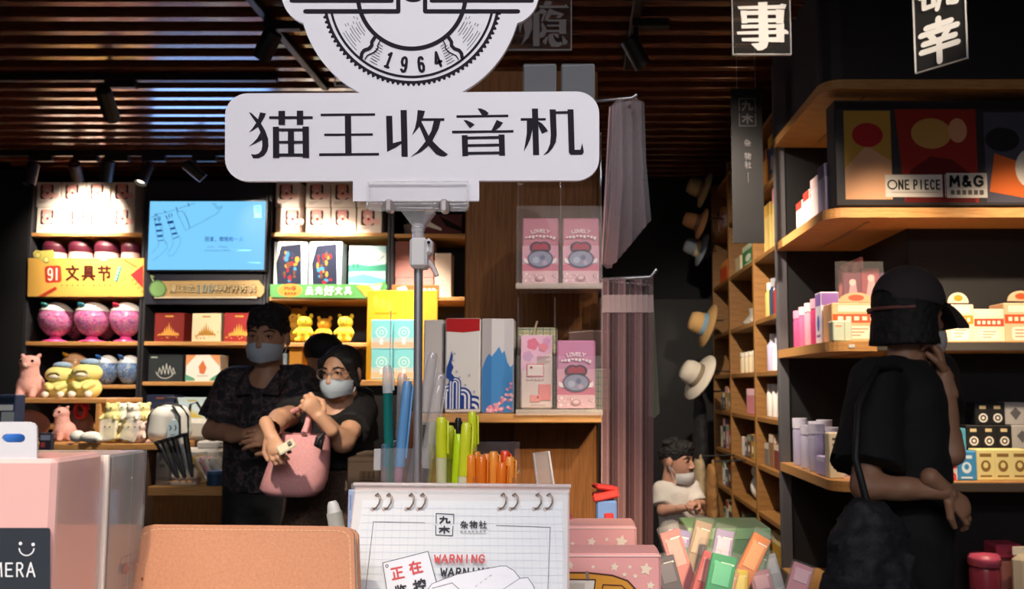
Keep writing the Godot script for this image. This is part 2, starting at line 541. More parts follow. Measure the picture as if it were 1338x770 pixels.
class Field:
	var o: Vector3
	var h: float
	var nx: int
	var ny: int
	var nz: int
	var d := PackedFloat32Array()
	func _init(lo: Vector3, hi: Vector3, cell: float) -> void:
		o = lo
		h = cell
		nx = int((hi.x - lo.x) / h) + 2
		ny = int((hi.y - lo.y) / h) + 2
		nz = int((hi.z - lo.z) / h) + 2
		d.resize(nx * ny * nz)
		d.fill(9.0)
	func span(lo: Vector3, hi: Vector3) -> Array:
		return [clampi(int((lo.x - o.x) / h), 0, nx - 1), clampi(int((hi.x - o.x) / h) + 1, 0, nx - 1), clampi(int((lo.y - o.y) / h), 0, ny - 1),
			clampi(int((hi.y - o.y) / h) + 1, 0, ny - 1), clampi(int((lo.z - o.z) / h), 0, nz - 1), clampi(int((hi.z - o.z) / h) + 1, 0, nz - 1)]
	# a tapered capsule; flat squashes it along the direction fdir; cap cuts it off square at b
	func bone(a: Vector3, b: Vector3, ra: float, rb: float, k := 0.02, fdir := Vector3.ZERO, flat := 1.0, cap := false) -> void:
		var m := maxf(ra, rb) + k + 2.5 * h
		var s := span(Vector3(minf(a.x, b.x), minf(a.y, b.y), minf(a.z, b.z)) - Vector3.ONE * m, Vector3(maxf(a.x, b.x), maxf(a.y, b.y), maxf(a.z, b.z)) + Vector3.ONE * m)
		var ab := b - a
		var sq := flat != 1.0
		var g := 1.0 / flat - 1.0
		if sq:
			ab += fdir * ab.dot(fdir) * g
		var l2 := maxf(ab.length_squared(), 1e-9)
		var ln := sqrt(l2)
		for z in range(s[4], s[5] + 1):
			for y in range(s[2], s[3] + 1):
				var at0 := (z * ny + y) * nx
				for x in range(s[0], s[1] + 1):
					var p := o + Vector3(x, y, z) * h - a
					if sq:
						p += fdir * p.dot(fdir) * g
					var tt := p.dot(ab) / l2
					var t := clampf(tt, 0.0, 1.0)
					var e := (p - ab * t).length() - (ra + (rb - ra) * t)
					if sq:
						e *= 0.75
					if cap:
						e = maxf(e, (tt - 1.0) * ln)
					var f := d[at0 + x]
					if f > e + k:
						d[at0 + x] = e
					elif f > e - k:
						var q := clampf(0.5 + 0.5 * (f - e) / k, 0.0, 1.0)
						d[at0 + x] = f + (e - f) * q - k * q * (1.0 - q)
	func ell(c: Vector3, r: Vector3, k := 0.015, cut := false) -> void:
		var m := Vector3.ONE * (k + 2.5 * h)
		var s := span(c - r - m, c + r + m)
		for z in range(s[4], s[5] + 1):
			for y in range(s[2], s[3] + 1):
				var at0 := (z * ny + y) * nx
				for x in range(s[0], s[1] + 1):
					var p := (o + Vector3(x, y, z) * h - c) / r
					var k0 := p.length()
					var e := k0 * (k0 - 1.0) / maxf((p / r).length(), 1e-6)
					var f := d[at0 + x]
					if cut:
						d[at0 + x] = maxf(f, -e)
					elif f > e + k:
						d[at0 + x] = e
					elif f > e - k:
						var q := clampf(0.5 + 0.5 * (f - e) / k, 0.0, 1.0)
						d[at0 + x] = f + (e - f) * q - k * q * (1.0 - q)
	func trim(point: Vector3, n: Vector3) -> void:      # keeps what lies behind the plane
		for z in nz:
			for y in ny:
				var at0 := (z * ny + y) * nx
				for x in nx:
					var e := (o + Vector3(x, y, z) * h - point).dot(n)
					if e > d[at0 + x]:
						d[at0 + x] = e
	func ripple(amp: float, freq: float, sd := 3) -> void:
		var fn := FastNoiseLite.new()
		fn.seed = sd
		fn.frequency = freq
		for z in nz:
			for y in ny:
				var at0 := (z * ny + y) * nx
				for x in nx:
					if absf(d[at0 + x]) < amp * 3.0 + h * 2.0:
						var p := o + Vector3(x, y, z) * h
						d[at0 + x] += amp * fn.get_noise_3d(p.x, p.y, p.z)
	func net(acc: Acc, tf := Transform3D.IDENTITY) -> void:
		var id := PackedInt32Array()
		id.resize(nx * ny * nz)
		id.fill(-1)
		var sx := 1
		var sy := nx
		var sz := nx * ny
		var far := h * 4.0
		var offs := [0, sx, sy, sx + sy, sz, sx + sz, sy + sz, sx + sy + sz]
		var base := acc.v.size()
		var count := base
		for z in nz - 1:
			for y in ny - 1:
				var at0 := (z * ny + y) * nx
				for x in nx - 1:
					var c := at0 + x
					if absf(d[c]) > far:
						continue
					var f0 := d[c]
					var f1 := d[c + 1]
					var f2 := d[c + sy]
					var f3 := d[c + sy + 1]
					var f4 := d[c + sz]
					var f5 := d[c + sz + 1]
					var f6 := d[c + sz + sy]
					var f7 := d[c + sz + sy + 1]
					var neg := int(f0 < 0.0) + int(f1 < 0.0) + int(f2 < 0.0) + int(f3 < 0.0) + int(f4 < 0.0) + int(f5 < 0.0) + int(f6 < 0.0) + int(f7 < 0.0)
					if neg == 0 or neg == 8:
						continue
					var g := Vector3(f1 + f3 + f5 + f7 - f0 - f2 - f4 - f6, f2 + f3 + f6 + f7 - f0 - f1 - f4 - f5, f4 + f5 + f6 + f7 - f0 - f1 - f2 - f3)
					var s := Vector3.ZERO
					var k := 0
					if (f0 < 0.0) != (f1 < 0.0):
						s += Vector3(f0 / (f0 - f1), 0, 0)
						k += 1
					if (f2 < 0.0) != (f3 < 0.0):
						s += Vector3(f2 / (f2 - f3), 1, 0)
						k += 1
					if (f4 < 0.0) != (f5 < 0.0):
						s += Vector3(f4 / (f4 - f5), 0, 1)
						k += 1
					if (f6 < 0.0) != (f7 < 0.0):
						s += Vector3(f6 / (f6 - f7), 1, 1)
						k += 1
					if (f0 < 0.0) != (f2 < 0.0):
						s += Vector3(0, f0 / (f0 - f2), 0)
						k += 1
					if (f1 < 0.0) != (f3 < 0.0):
						s += Vector3(1, f1 / (f1 - f3), 0)
						k += 1
					if (f4 < 0.0) != (f6 < 0.0):
						s += Vector3(0, f4 / (f4 - f6), 1)
						k += 1
					if (f5 < 0.0) != (f7 < 0.0):
						s += Vector3(1, f5 / (f5 - f7), 1)
						k += 1
					if (f0 < 0.0) != (f4 < 0.0):
						s += Vector3(0, 0, f0 / (f0 - f4))
						k += 1
					if (f1 < 0.0) != (f5 < 0.0):
						s += Vector3(1, 0, f1 / (f1 - f5))
						k += 1
					if (f2 < 0.0) != (f6 < 0.0):
						s += Vector3(0, 1, f2 / (f2 - f6))
						k += 1
					if (f3 < 0.0) != (f7 < 0.0):
						s += Vector3(1, 1, f3 / (f3 - f7))
						k += 1
					id[c] = count
					count += 1
					acc.v.append(tf * (o + (Vector3(x, y, z) + s / k) * h))
					acc.n.append((tf.basis * g).normalized())
		for z in range(1, nz - 1):
			for y in range(1, ny - 1):
				var at0 := (z * ny + y) * nx
				for x in range(1, nx - 1):
					var c := at0 + x
					if id[c] < 0:
						continue
					var inside := d[c] < 0.0
					if inside != (d[c + sx] < 0.0):
						face(acc, id[c], id[c - sy], id[c - sy - sz], id[c - sz])
					if inside != (d[c + sy] < 0.0):
						face(acc, id[c], id[c - sx], id[c - sx - sz], id[c - sz])
					if inside != (d[c + sz] < 0.0):
						face(acc, id[c], id[c - sx], id[c - sx - sy], id[c - sy])
	func face(acc: Acc, a: int, b: int, c: int, e: int) -> void:
		if a < 0 or b < 0 or c < 0 or e < 0:
			return
		var out := (acc.v[c] - acc.v[a]).cross(acc.v[b] - acc.v[a])
		if out.dot(acc.n[a] + acc.n[b] + acc.n[c]) < 0.0:
			acc.i.append_array(PackedInt32Array([a, c, b, a, e, c]))
		else:
			acc.i.append_array(PackedInt32Array([a, b, c, a, c, e]))

var WOOD: StandardMaterial3D
var OAK: StandardMaterial3D
var AISLE_OAK: StandardMaterial3D
var WALNUT: StandardMaterial3D
var BLACK: StandardMaterial3D
var DARK: StandardMaterial3D
var CARCASS: StandardMaterial3D
var CLEAR: StandardMaterial3D
var CHROME: StandardMaterial3D

func _ready() -> void:
	rng.seed = 11
	camera_and_light()
	palette()
	setting()
	ceiling_lamps()
	back_shelves()
	back_stock()
	side_bookcase()
	end_unit()
	plush_stand()
	people()
	column_display()
	hanging_boards()
	display_table()
	second_table()

func camera_and_light() -> void:
	var cam := Camera3D.new()
	cam.name = "camera"
	cam.near = 0.05
	cam.far = 60.0
	cam.projection = Camera3D.PROJECTION_FRUSTUM
	cam.size = 770.0 / F * cam.near
	cam.frustum_offset = Vector2((669.0 - PX) / F, (PY - 385.0) / F) * cam.near
	cam.position = Vector3(0, EYE, 0)
	cam.rotation.x = TILT
	var lens := CameraAttributesPhysical.new()
	lens.frustum_focal_length = 12.0 * F / 385.0
	lens.frustum_focus_distance = 0.84
	lens.exposure_aperture = 14.0
	lens.frustum_near = 0.05
	lens.frustum_far = 60.0
	cam.attributes = lens
	add_child(cam)
	cam.current = true
	var env := Environment.new()
	env.background_mode = Environment.BG_COLOR
	env.background_color = Color(0, 0, 0)
	env.tonemap_mode = Environment.TONE_MAPPER_LINEAR
	env.tonemap_exposure = 1.07
	env.sdfgi_enabled = true
	env.ssao_enabled = true
	env.ssil_enabled = true
	var we := WorldEnvironment.new()
	we.name = "world_environment"
	we.environment = env
	add_child(we)
	# the long ceiling panels of the shop behind the camera: they light the table, the sign and everything that faces us
	panel_lamp(Vector3(-0.75, CEIL - 0.05, 0.75), Vector2(1.5, 0.3), 2.35, "fbf6fb")
	panel_lamp(Vector3(0.0, CEIL - 0.05, 1.95), Vector2(1.5, 0.3), 3.0, "f8f5ff")  # added unseen lamp that brightens the front wall for the pole to reflect
	panel_lamp(Vector3(0.75, CEIL - 0.05, 0.75), Vector2(1.5, 0.3), 2.35, "fbf6fb")

func panel_lamp(pos: Vector3, size: Vector2, e: float, hex: String) -> void:
	var t := thing("ceiling_panel_lamp", "long white ceiling panel lamp %s" % ("added nearest the front wall" if pos.z > 1.5 else "over the table on the television's side" if pos.x < 0 else "over the aisle of the oak bookcase"), "lamp", pos)
	part(t, "housing", rbox(Vector3(size.x + 0.04, 0.05, size.y + 0.04), 0.004), mat("dddddd"))
	part(t, "diffuser", rbox(Vector3(size.x, 0.006, size.y), 0.001), glow(hex, 1.5), Vector3(0, -0.006, 0))
	var l := AreaLight3D.new()
	l.name = "panel_light"
	l.area_size = size
	l.light_energy = e
	l.light_color = Color(hex)
	l.shadow_enabled = true
	l.area_range = 12.0
	l.rotation.x = -PI / 2
	l.position = Vector3(0, -0.02, 0)
	t.add_child(l, true)

func palette() -> void:
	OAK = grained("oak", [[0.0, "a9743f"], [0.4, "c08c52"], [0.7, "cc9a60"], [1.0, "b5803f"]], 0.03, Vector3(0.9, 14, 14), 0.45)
	WOOD = grained("wood_upright", [[0.0, "5c3a1c"], [0.4, "6a4424"], [0.7, "744c2a"], [1.0, "62401f"]], 0.03, Vector3(16, 0.8, 16), 0.6)
	WOOD.metallic_specular = 0.25
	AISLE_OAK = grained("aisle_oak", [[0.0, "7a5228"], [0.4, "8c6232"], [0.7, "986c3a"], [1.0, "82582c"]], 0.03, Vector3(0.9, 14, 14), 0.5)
	WALNUT = grained("walnut", [[0.3, "5a3420"], [0.5, "6d4028"], [0.7, "7c4a30"]], 0.03, Vector3(0.8, 18, 18), 0.24)
	WALNUT.metallic_specular = 0.8
	WALNUT.clearcoat_enabled = true
	WALNUT.clearcoat = 0.5
	WALNUT.clearcoat_roughness = 0.12
	BLACK = mat("101012", 0.5)
	DARK = grained("dark_paint", [[0.0, "141418"], [1.0, "1c1c21"]], 0.05, Vector3(2, 2, 2), 0.7)
	CARCASS = grained("carcass", [[0.0, "202026"], [1.0, "2a2a31"]], 0.05, Vector3(2, 2, 2), 0.6)
	CLEAR = clear("ffffff", 0.03, 0.04)
	CHROME = mat("d2d4d8", 0.3, 0.85)

func setting() -> void:
	var floor_m := grained("floor_stone", [[0.0, "4a4a4c"], [0.5, "58585a"], [1.0, "636365"]], 0.02, Vector3(1, 1, 1), 0.35)
	struct("floor", rbox(Vector3(7.4, 0.2, 9.4), 0.002), floor_m, Vector3(-0.6, -0.2, -1.9))
	struct("wall_back", rbox(Vector3(7.4, 3.4, 0.2), 0.002), DARK, Vector3(-0.6, 0, -5.75))
	struct("wall_front", rbox(Vector3(7.4, 3.4, 0.2), 0.002), mat("8a857e", 0.8), Vector3(-0.6, 0, 2.6))
	struct("wall_left", rbox(Vector3(0.2, 3.4, 8.6), 0.002), DARK, Vector3(-4.1, 0, -1.6))
	struct("wall_right", rbox(Vector3(0.2, 3.4, 8.6), 0.002), DARK, Vector3(2.9, 0, -1.6))
	var c := struct("ceiling", rbox(Vector3(7.4, 0.2, 9.4), 0.002), BLACK, Vector3(-0.6, 3.1, -1.9))
	var slat := rbox(Vector3(6.6, 0.075, 0.042), 0.003)
	for k in 40:
		part(c, "slat", slat, WALNUT, Vector3(0, CEIL - 3.1, 1.9 - 0.55 - 0.126 * k))
	# the flat wooden trim where the slatted ceiling meets the back wall
	struct("trim_1", rbox(Vector3(6.6, 0.3, 0.06), 0.003), BLACK, Vector3(-0.6, CEIL, -5.56))

func spot(parent: Node3D, pos: Vector3, aim: Vector3, e: float, ang: float, hex: String, soft := 0.03) -> void:
	var l := SpotLight3D.new()
	l.name = "spot_light"
	l.light_energy = e
	l.spot_angle = ang
	l.spot_angle_attenuation = 1.0
	l.spot_range = 9.0
	l.light_color = Color(hex)
	l.light_size = soft
	l.shadow_enabled = true
	parent.add_child(l, true)
	l.position = pos
	var d := aim.normalized()
	l.basis = Basis.looking_at(d, Vector3.UP if absf(d.y) < 0.98 else Vector3.FORWARD)

# a track head: gear box on the track, a stem and a can whose mouth points at the target
func track_head(label: String, where: Vector3, target: Vector3, lit: float, ang: float, hex := "ffedd6", length := 0.13, drop := 0.1) -> void:
	var t := thing("track_spotlight", label, "spotlight", where, "track spotlights under the slatted ceiling")
	part(t, "gear_box", rbox(Vector3(0.15, 0.035, 0.034), 0.003), BLACK, Vector3(0.06, -0.035, 0))
	part(t, "stem", tube([Vector3(0, -0.03, 0), Vector3(0, -drop + 0.03, 0)], [0.011]), BLACK)
	var dir := (target - where - Vector3(0, -drop, 0)).normalized()
	var b := Basis.looking_at(dir, Vector3.UP if absf(dir.y) < 0.98 else Vector3.FORWARD) * Basis(Vector3.RIGHT, -PI / 2)
	var st := begin(true)
	add_lathe(st, [Vector2(0, length * 0.55), Vector2(0.03, length * 0.55), Vector2(0.036, length * 0.5), Vector2(0.036, length * 0.5), Vector2(0.036, -length * 0.5), Vector2(0.036, -length * 0.5),
		Vector2(0.031, -length * 0.5), Vector2(0.031, -length * 0.5), Vector2(0.029, -length * 0.3)], 20, Vector3(0, -drop, 0), 1, 1, b * Basis(Vector3.RIGHT, PI))
	part(t, "can", done(st), BLACK)
	var mouth := Vector3(0, -drop, 0) + dir * (length * 0.32)
	var st2 := begin(true)
	add_lathe(st2, [Vector2(0, -0.004), Vector2(0.028, -0.004), Vector2(0.028, -0.004), Vector2(0.028, 0.004), Vector2(0.028, 0.004), Vector2(0, 0.004)], 20, mouth, 1, 1, b)
	part(t, "lens", done(st2), glow("fff2de", 2.5 if lit > 0 else 0.0) if lit > 0 else mat("30302e", 0.2))
	if lit > 0:
		spot(t, Vector3(0, -drop, 0) + dir * (length * 0.5 + 0.02), dir, lit, ang, hex)

func track(label: String, a: Vector3, b: Vector3) -> void:
	var mid := (a + b) / 2
	var t := solo("ceiling_track", label, "light track", rbox(Vector3(maxf(absf(b.x - a.x), 0.034), 0.036, maxf(absf(b.z - a.z), 0.034)), 0.003), BLACK, mid)

func ceiling_lamps() -> void:
	track("black lighting track running towards the back wall beside the round sign", Vector3(-1.25, CEIL - 0.036, -2.1), Vector3(-1.25, CEIL - 0.036, -3.75))
	track("long black lighting track running across the middle of the ceiling", Vector3(-3.3, CEIL - 0.036, -3.63), Vector3(-1.45, CEIL - 0.036, -3.63))
	track("long black lighting track close to the back wall above the television", Vector3(-3.9, CEIL - 0.036, -4.85), Vector3(-1.0, CEIL - 0.036, -4.85))
	track("black lighting track above the aisle beside the hanging sleeves", Vector3(0.25, CEIL - 0.036, -1.9), Vector3(0.25, CEIL - 0.036, -3.5))
	var y := CEIL - 0.036
	var z := 4.85
	# the row near the back wall
	track_head("black spotlight at the wall end of the back track, above the shelf edge", Vector3(at(42, 207, z).x, y, -z), Vector3(-3.6, 1.0, -4.6), 0.0, 20, "ffedd6", 0.14, 0.12)
	track_head("lit spotlight aimed at the white boxes on the top shelf", Vector3(at(100, 207, z).x, y, -z), at(116, 296, 5.25), 2.8, 44)
	track_head("black spotlight between the two lit ones, turned to the round jars", Vector3(at(141, 207, z).x, y, -z), at(112, 420, 5.1), 2.8, 40)
	track_head("black spotlight above the near side edge of the television", Vector3(at(189, 207, z).x, y, -z), at(75, 480, 4.2), 3.0, 42, "ffedd6", 0.15, 0.12)
	track_head("lit spotlight right above the television", Vector3(at(255, 207, z).x, y, -z), at(412, 356, 5.2), 3.2, 40)
	# hidden behind the sign, same track
	track_head("black spotlight on the back track behind the round sign", Vector3(at(430, 207, z).x, y, -z), at(430, 370, 5.2), 3.2, 42)
	track_head("black spotlight at the gondola end of the back track", Vector3(at(545, 207, z).x, y, -z), at(525, 430, 4.9), 5.0, 42)
	track_head("black spotlight alone on the middle track", Vector3(at(143, 95, 3.63).x, y, -3.63), at(250, 470, 5.2), 4.5, 34, "ffedd6", 0.16, 0.12)
	track_head("black spotlight hanging from the track beside the round sign", Vector3(-1.25, y, -3.02), at(110, 555, 3.7), 6.0, 26, "ffedd6", 0.12, 0.1)
	track_head("upper of the two spotlights hanging over the clear sleeves", Vector3(0.25, y, -2.5), Vector3(0.95, 1.2, -4.4), 4.0, 34, "ffedd6", 0.12, 0.1)
	track_head("lower lit spotlight hanging over the clear sleeves", Vector3(0.25, y, -3.0), Vector3(1.1, 1.4, -3.6), 3.4, 36, "ffedd6", 0.12, 0.14)
	# spots above the viewer: on the gondola, its low panel and the pens, the pink boxes, and the shoppers' hands
	track("black lighting track above the display table and the viewer", Vector3(-0.9, CEIL - 0.036, 0.2), Vector3(0.3, CEIL - 0.036, 0.2))
	track("short black lighting track over the aisle at the viewer's shoulder", Vector3(0.7, CEIL - 0.036, 0.0), Vector3(1.3, CEIL - 0.036, 0.0))
	track("black lighting track behind the viewer between the two panel lamps", Vector3(-0.2, CEIL - 0.036, 1.1), Vector3(1.3, CEIL - 0.036, 1.1))
	track_head("added black spotlight over the aisle aimed at the board beside the end unit", Vector3(0.75, y, 0.0), Vector3(0.49, 2.24, -1.95), 4.5, 4.5)  # added unseen spot that whitens the hanging character
	track_head("added black spotlight over the aisle aimed at the board over the end unit", Vector3(1.2, y, 0.0), Vector3(0.93, 2.26, -1.95), 6.5, 4.5)  # second added spot, only there to brighten the turned board
	track_head("black spotlight above the viewer aimed at the slim gift boxes", Vector3(0.95, y, 0.0), Vector3(-0.1, 1.27, -1.6), 3.7, 11)
	track_head("black spotlight behind the viewer aimed at the pens and the gondola's low panel", Vector3(1.1, y, 1.1), Vector3(-0.03, 0.95, -1.6), 18.0, 6, "ffe0b4")
	track_head("black spotlight above the viewer aimed at the pink camera boxes", Vector3(-0.5, y, 0.2), Vector3(-0.46, 1.05, -0.58), 2.2, 17)
	track_head("added black spotlight above the viewer aimed at the pink star boxes", Vector3(0.2, y, 0.2), Vector3(0.15, 1.06, -0.86), 1.5, 6)  # added unseen spot that lifts the dark fronts of the star boxes
	track_head("black spotlight aimed at the pink bag in the shopper's hands", Vector3(-0.9, y, -0.9), at(424, 570, 2.6), 6.0, 10)
	# added, unseen track and head that brighten the cartons on the oak stand
	track("added short black lighting track hidden behind the round sign's board", Vector3(-1.0, CEIL - 0.036, -3.63), Vector3(-0.5, CEIL - 0.036, -3.63))
	track_head("added black spotlight on the short track behind the sign board", Vector3(-0.8, y, -3.63), at(517, 440, 4.8), 5.0, 22)
	# over the end unit, above the frame
	track("black lighting track above the woman in the cap", Vector3(0.7, CEIL - 0.036, -2.0), Vector3(2.4, CEIL - 0.036, -2.0))
	track_head("black spotlight aimed at the orange boxes of the end unit", Vector3(1.05, y, -2.0), Vector3(1.15, 1.5, -2.85), 4.5, 20, "ffe2c0", 0.13, 0.1)
	track_head("black spotlight aimed at the boxes beyond the woman in the cap", Vector3(1.7, y, -2.0), Vector3(1.62, 1.45, -2.85), 4.0, 22, "ffe2c0", 0.13, 0.1)

# the height on which a thing stands whose foot the photograph shows at py: the top of the board, ledge or tray there
func rest(py: float, z: float, y: float) -> float:
	if z > 5.15:
		for b in BOARDS:
			if absf(py - b) < 1.6:
				return at(600, b, ZB).y + 0.0008
	elif z > 2.72 and z < 3.2:
		if absf(py - 448) < 2.5:
			return 1.4628
		if py > 600:
			return 0.9628
	elif z > 1.54 and z < 1.74 and py > 535 and py < 542:
		return at(600, 540.5, 1.6).y + (0.0104 if z < 1.64 and py < 537 else 0.0008)
	return y

const BOARDS := [304.0, 305.5, 383.0, 388.0, 446.5, 448.0, 499.0, 503.0, 553.0, 556.0]

func foot(px: float, py: float, z: float) -> Vector3:
	var v := at(px, py, z)
	v.y = rest(py, z, v.y)
	return v

# ---------------------------------------------------------------- boxes
# a packet whose front face covers the pixel rectangle r at depth z; returns the thing, its base at the middle of the bottom
func packet(called: String, label: String, cat: String, r: Array, z: float, depth: float, hex: String, group := "", rough := 0.5, m: Material = null, body := "carton") -> Node3D:
	var a := at(r[0], r[3], z)
	a.y = rest(r[3], z, a.y)
	var b := at(r[2], r[1], z)
	var w := b.x - a.x
	var h := b.y - a.y
	var t := thing(called, label, cat, Vector3((a.x + b.x) / 2, a.y, -z - depth / 2), group)
	part(t, body, rbox(Vector3(w, h, depth), minf(0.003, w * 0.06)), m if m else mat(hex, rough))
	t.set_meta("dims", [w, h, depth, w / (r[2] - r[0])])
	return t

# print coordinates: pixels from the top left corner of the packet's front
func front(t: Node3D) -> Ink:
	var d: Array = t.get_meta("dims")
	return Ink.new(Vector3(-d[0] / 2, d[1], d[2] / 2), Vector3(d[3], 0, 0), Vector3(0, -d[3], 0))

func sided(t: Node3D, side: int) -> Ink:      # -1: the face towards -x, 1: towards +x; u runs in pixels of the same size
	var d: Array = t.get_meta("dims")
	var k := Ink.new(Vector3(side * d[0] / 2, d[1], d[2] / 2 * side), Vector3(0, 0, -side * d[3]), Vector3(0, -d[3], 0))
	k.n = Vector3(side, 0, 0)
	return k

# ---------------------------------------------------------------- the shelving along the back wall
const ZB := 5.2

func shelf_unit(called: String, label: String, x0: float, x1: float, boards: Array, top: float) -> Node3D:
	var a := at(x0, 300, ZB).x
	var b := at(x1, 300, ZB).x
	var h := at(x0, top, ZB).y
	var w := b - a
	var t := thing(called, label, "shelving", Vector3((a + b) / 2, 0, -ZB - 0.2), "dark shelving bays along the back wall")
	for s in [-1, 1]:
		part(t, "side_panel", rbox(Vector3(0.018, h, 0.4), 0.002), CARCASS, Vector3(s * (w / 2 - 0.0115), 0, 0))
	part(t, "back_panel", rbox(Vector3(w - 0.042, h, 0.015), 0.001), CARCASS, Vector3(0, 0, -0.19))
	for y in boards:
		part(t, "shelf_board", rbox(Vector3(w - 0.044, 0.027, 0.385), 0.003), OAK, Vector3(0, at(x0, y, ZB).y - 0.027, 0.006))
	return t

func back_shelves() -> void:
	shelf_unit("shelf_bay", "dark shelf bay with pale boards holding the pink egg cups, beside the television", 37, 190, [304, 383, 446.5, 503, 556, 620], 232)
	var t := shelf_unit("shelf_bay", "dark shelf bay below and around the glowing television", 190, 350, [446.5, 499, 553, 620], 236)
	var a := at(192, 236, ZB)
	var b := at(348, 398, ZB)
	part(t, "front_panel", rbox(Vector3(at(350, 300, ZB).x - at(190, 300, ZB).x - 0.044, a.y - b.y, 0.02), 0.002), mat("1b1c2a", 0.5), Vector3(0, b.y, 0.19))
	shelf_unit("shelf_bay", "dark shelf bay with pale boards holding the yellow plush toys", 350, 511, [304, 388, 448, 499, 553], 232)
	shelf_unit("shelf_bay", "narrow dark shelf bay half hidden by the wooden gondola, with a plant on top", 511, 640, [305.5, 388, 450], 232)
	var w := at(37, 300, ZB).x + 0.004
	struct("trim_2", rbox(Vector3(w + 4.0, 2.8, 0.4), 0.002), DARK, Vector3((w - 4.0) / 2, 0, -ZB - 0.2))
	struct("trim_3", rbox(Vector3(3.4, at(700, 385, ZB).y, 0.12), 0.004), mat("17171a", 0.6), Vector3(1.1, 0, -5.5))
	television()

func television() -> void:
	var a := at(194, 354, ZB - 0.02)
	var b := at(350, 263.5, ZB - 0.02)
	var w := b.x - a.x
	var h := b.y - a.y
	var t := thing("television", "wall television with a glowing pale blue screen of striped sock drawings", "television", Vector3((a.x + b.x) / 2, a.y, -ZB + 0.022))
	part(t, "housing", rbox(Vector3(w + 0.02, h + 0.02, 0.035), 0.004), mat("0c0d16", 0.3), Vector3(0, -0.01, 0))
	var screen_m := mat("0a0c10", 0.6).duplicate() as StandardMaterial3D
	screen_m.metallic_specular = 0.15
	screen_m.emission_enabled = true
	screen_m.emission = Color("7fd0ff")
	screen_m.emission_energy_multiplier = 0.95
	part(t, "screen", rbox(Vector3(w - 0.008, h - 0.008, 0.004), 0.0005), screen_m, Vector3(0, 0.004, 0.019))
	var l := AreaLight3D.new()
	l.name = "screen_light"
	l.area_size = Vector2(w, h)
	l.light_energy = 0.6
	l.light_color = Color("8fb4ff")
	l.shadow_enabled = true
	l.area_range = 8.0
	l.rotation.y = PI
	l.position = Vector3(0, h / 2, 0.03)
	t.add_child(l, true)
	var o := t.position
	var k := photo_ink(Vector3(0, 0, -ZB + 0.0435), Vector3.BACK, o)
	var f := 170.0 / 1247.0
	var off := Vector2(190, 255)
	var thin := 0.45
	for s in ["50,220 130,180 190,170 300,135 480,75", "110,170 130,240 150,330", "300,165 340,240 385,340 425,318 395,220 350,150 300,165", "425,318 540,260 690,175 740,105", "640,75 690,135 735,105",
			"160,270 175,420 205,460 210,505 150,570 100,610 60,625", "125,450 125,490 60,555", "270,270 300,360 335,410 338,460 300,530 265,580 225,585 215,555 265,480 265,430", "200,190 225,260 265,430",
			"660,75 705,130", "375,160 400,225 430,315", "95,200 90,260 120,440", "175,440 205,470"]:
		k.line(Array(vs(s, off, f)), thin, "3f86c4", false)
	for s in ["90,275 155,270 158,290 95,298", "103,335 160,330 163,348 106,355", "113,385 165,380 168,400 118,405", "208,255 268,243 273,268 215,278", "234,318 285,305 290,325 240,335", "252,368 302,355 307,375 258,383"]:
		k.poly(vs(s, off, f), "153c96")
	for s in ["122,440 175,433", "268,420 322,398", "80,235 105,225 100,250", "120,210 130,250", "140,205 142,245", "195,200 215,230", "225,180 235,220", "250,175 258,210", "295,115 312,160", "410,75 420,110", "180,150 200,170", "90,180 110,200"]:
		k.line(Array(vs(s, off, f)), 1.1, "1d49a0", false)
	write(k, "回家，就轻松一点", 190 + 572 * f, 255 + 400 * f, 5.6, 6.2, 0.75, 0.75, "2456ae")
	for j in 26:
		k.rect(190 + (575 + j * 17) * f, 255 + 525 * f, 190 + (585 + j * 17) * f, 255 + 540 * f, "5c9ed8")
		if j < 11 and j != 4 and j != 5:
			k.rect(190 + (598 + j * 18) * f, 255 + 492 * f, 190 + (608 + j * 18) * f, 255 + 504 * f, "5c9ed8")
		if j < 9:
			k.rect(190 + (995 + j * 13) * f, 255 + 645 * f, 190 + (1003 + j * 13) * f, 255 + 657 * f, "5c9ed8")
	k.rect(190 + 1045 * f, 255 + 100 * f, 190 + 1118 * f, 255 + 220 * f, "3f7aa0")
	k.glyph(strokes("九"), 190 + 1060 * f, 255 + 112 * f, 6.2, 3.6, 1.0, "1d3f78")
	k.glyph(strokes("木"), 190 + 1060 * f, 255 + 148 * f, 6.2, 4.0, 1.0, "1d3f78")
	var m := ink_mat().duplicate() as StandardMaterial3D
	m.emission_enabled = true
	m.emission = Color("2d66b4")
	m.emission_energy_multiplier = 0.35
	part(t, "picture", k.st.commit(), m)

# ---------------------------------------------------------------- stock on the back wall
func plush_box_print(t: Node3D, kind: int) -> void:
	var k := front(t)
	var wx := 5.0 if kind % 2 == 0 else 13.0
	k.rrect(wx, 3, wx + 18, 24, 3, "4a3230")
	k.disc(wx + 9, 10, 6.5, "e9a9a2")
	k.disc(wx + 10, 18, 7.5, "efb9b0", 6.0)
	k.disc(wx + 21, 19, 4.5, "f0bdb4")
	k.disc(wx + 5, 5, 2.4, "e09a94")
	k.disc(wx + 13, 5, 2.4, "e09a94")
	k.disc(wx + 10, 15.5, 1.8, "b8262e")
	k.disc(wx + 9, 11.5, 2.6, "f7e6dc", 1.8)
	for j in 3:
		k.rect(4, 26.5 + j * 1.6, 16 - j * 3, 27.3 + j * 1.6, "b6a49c")
	print_on(t, k)

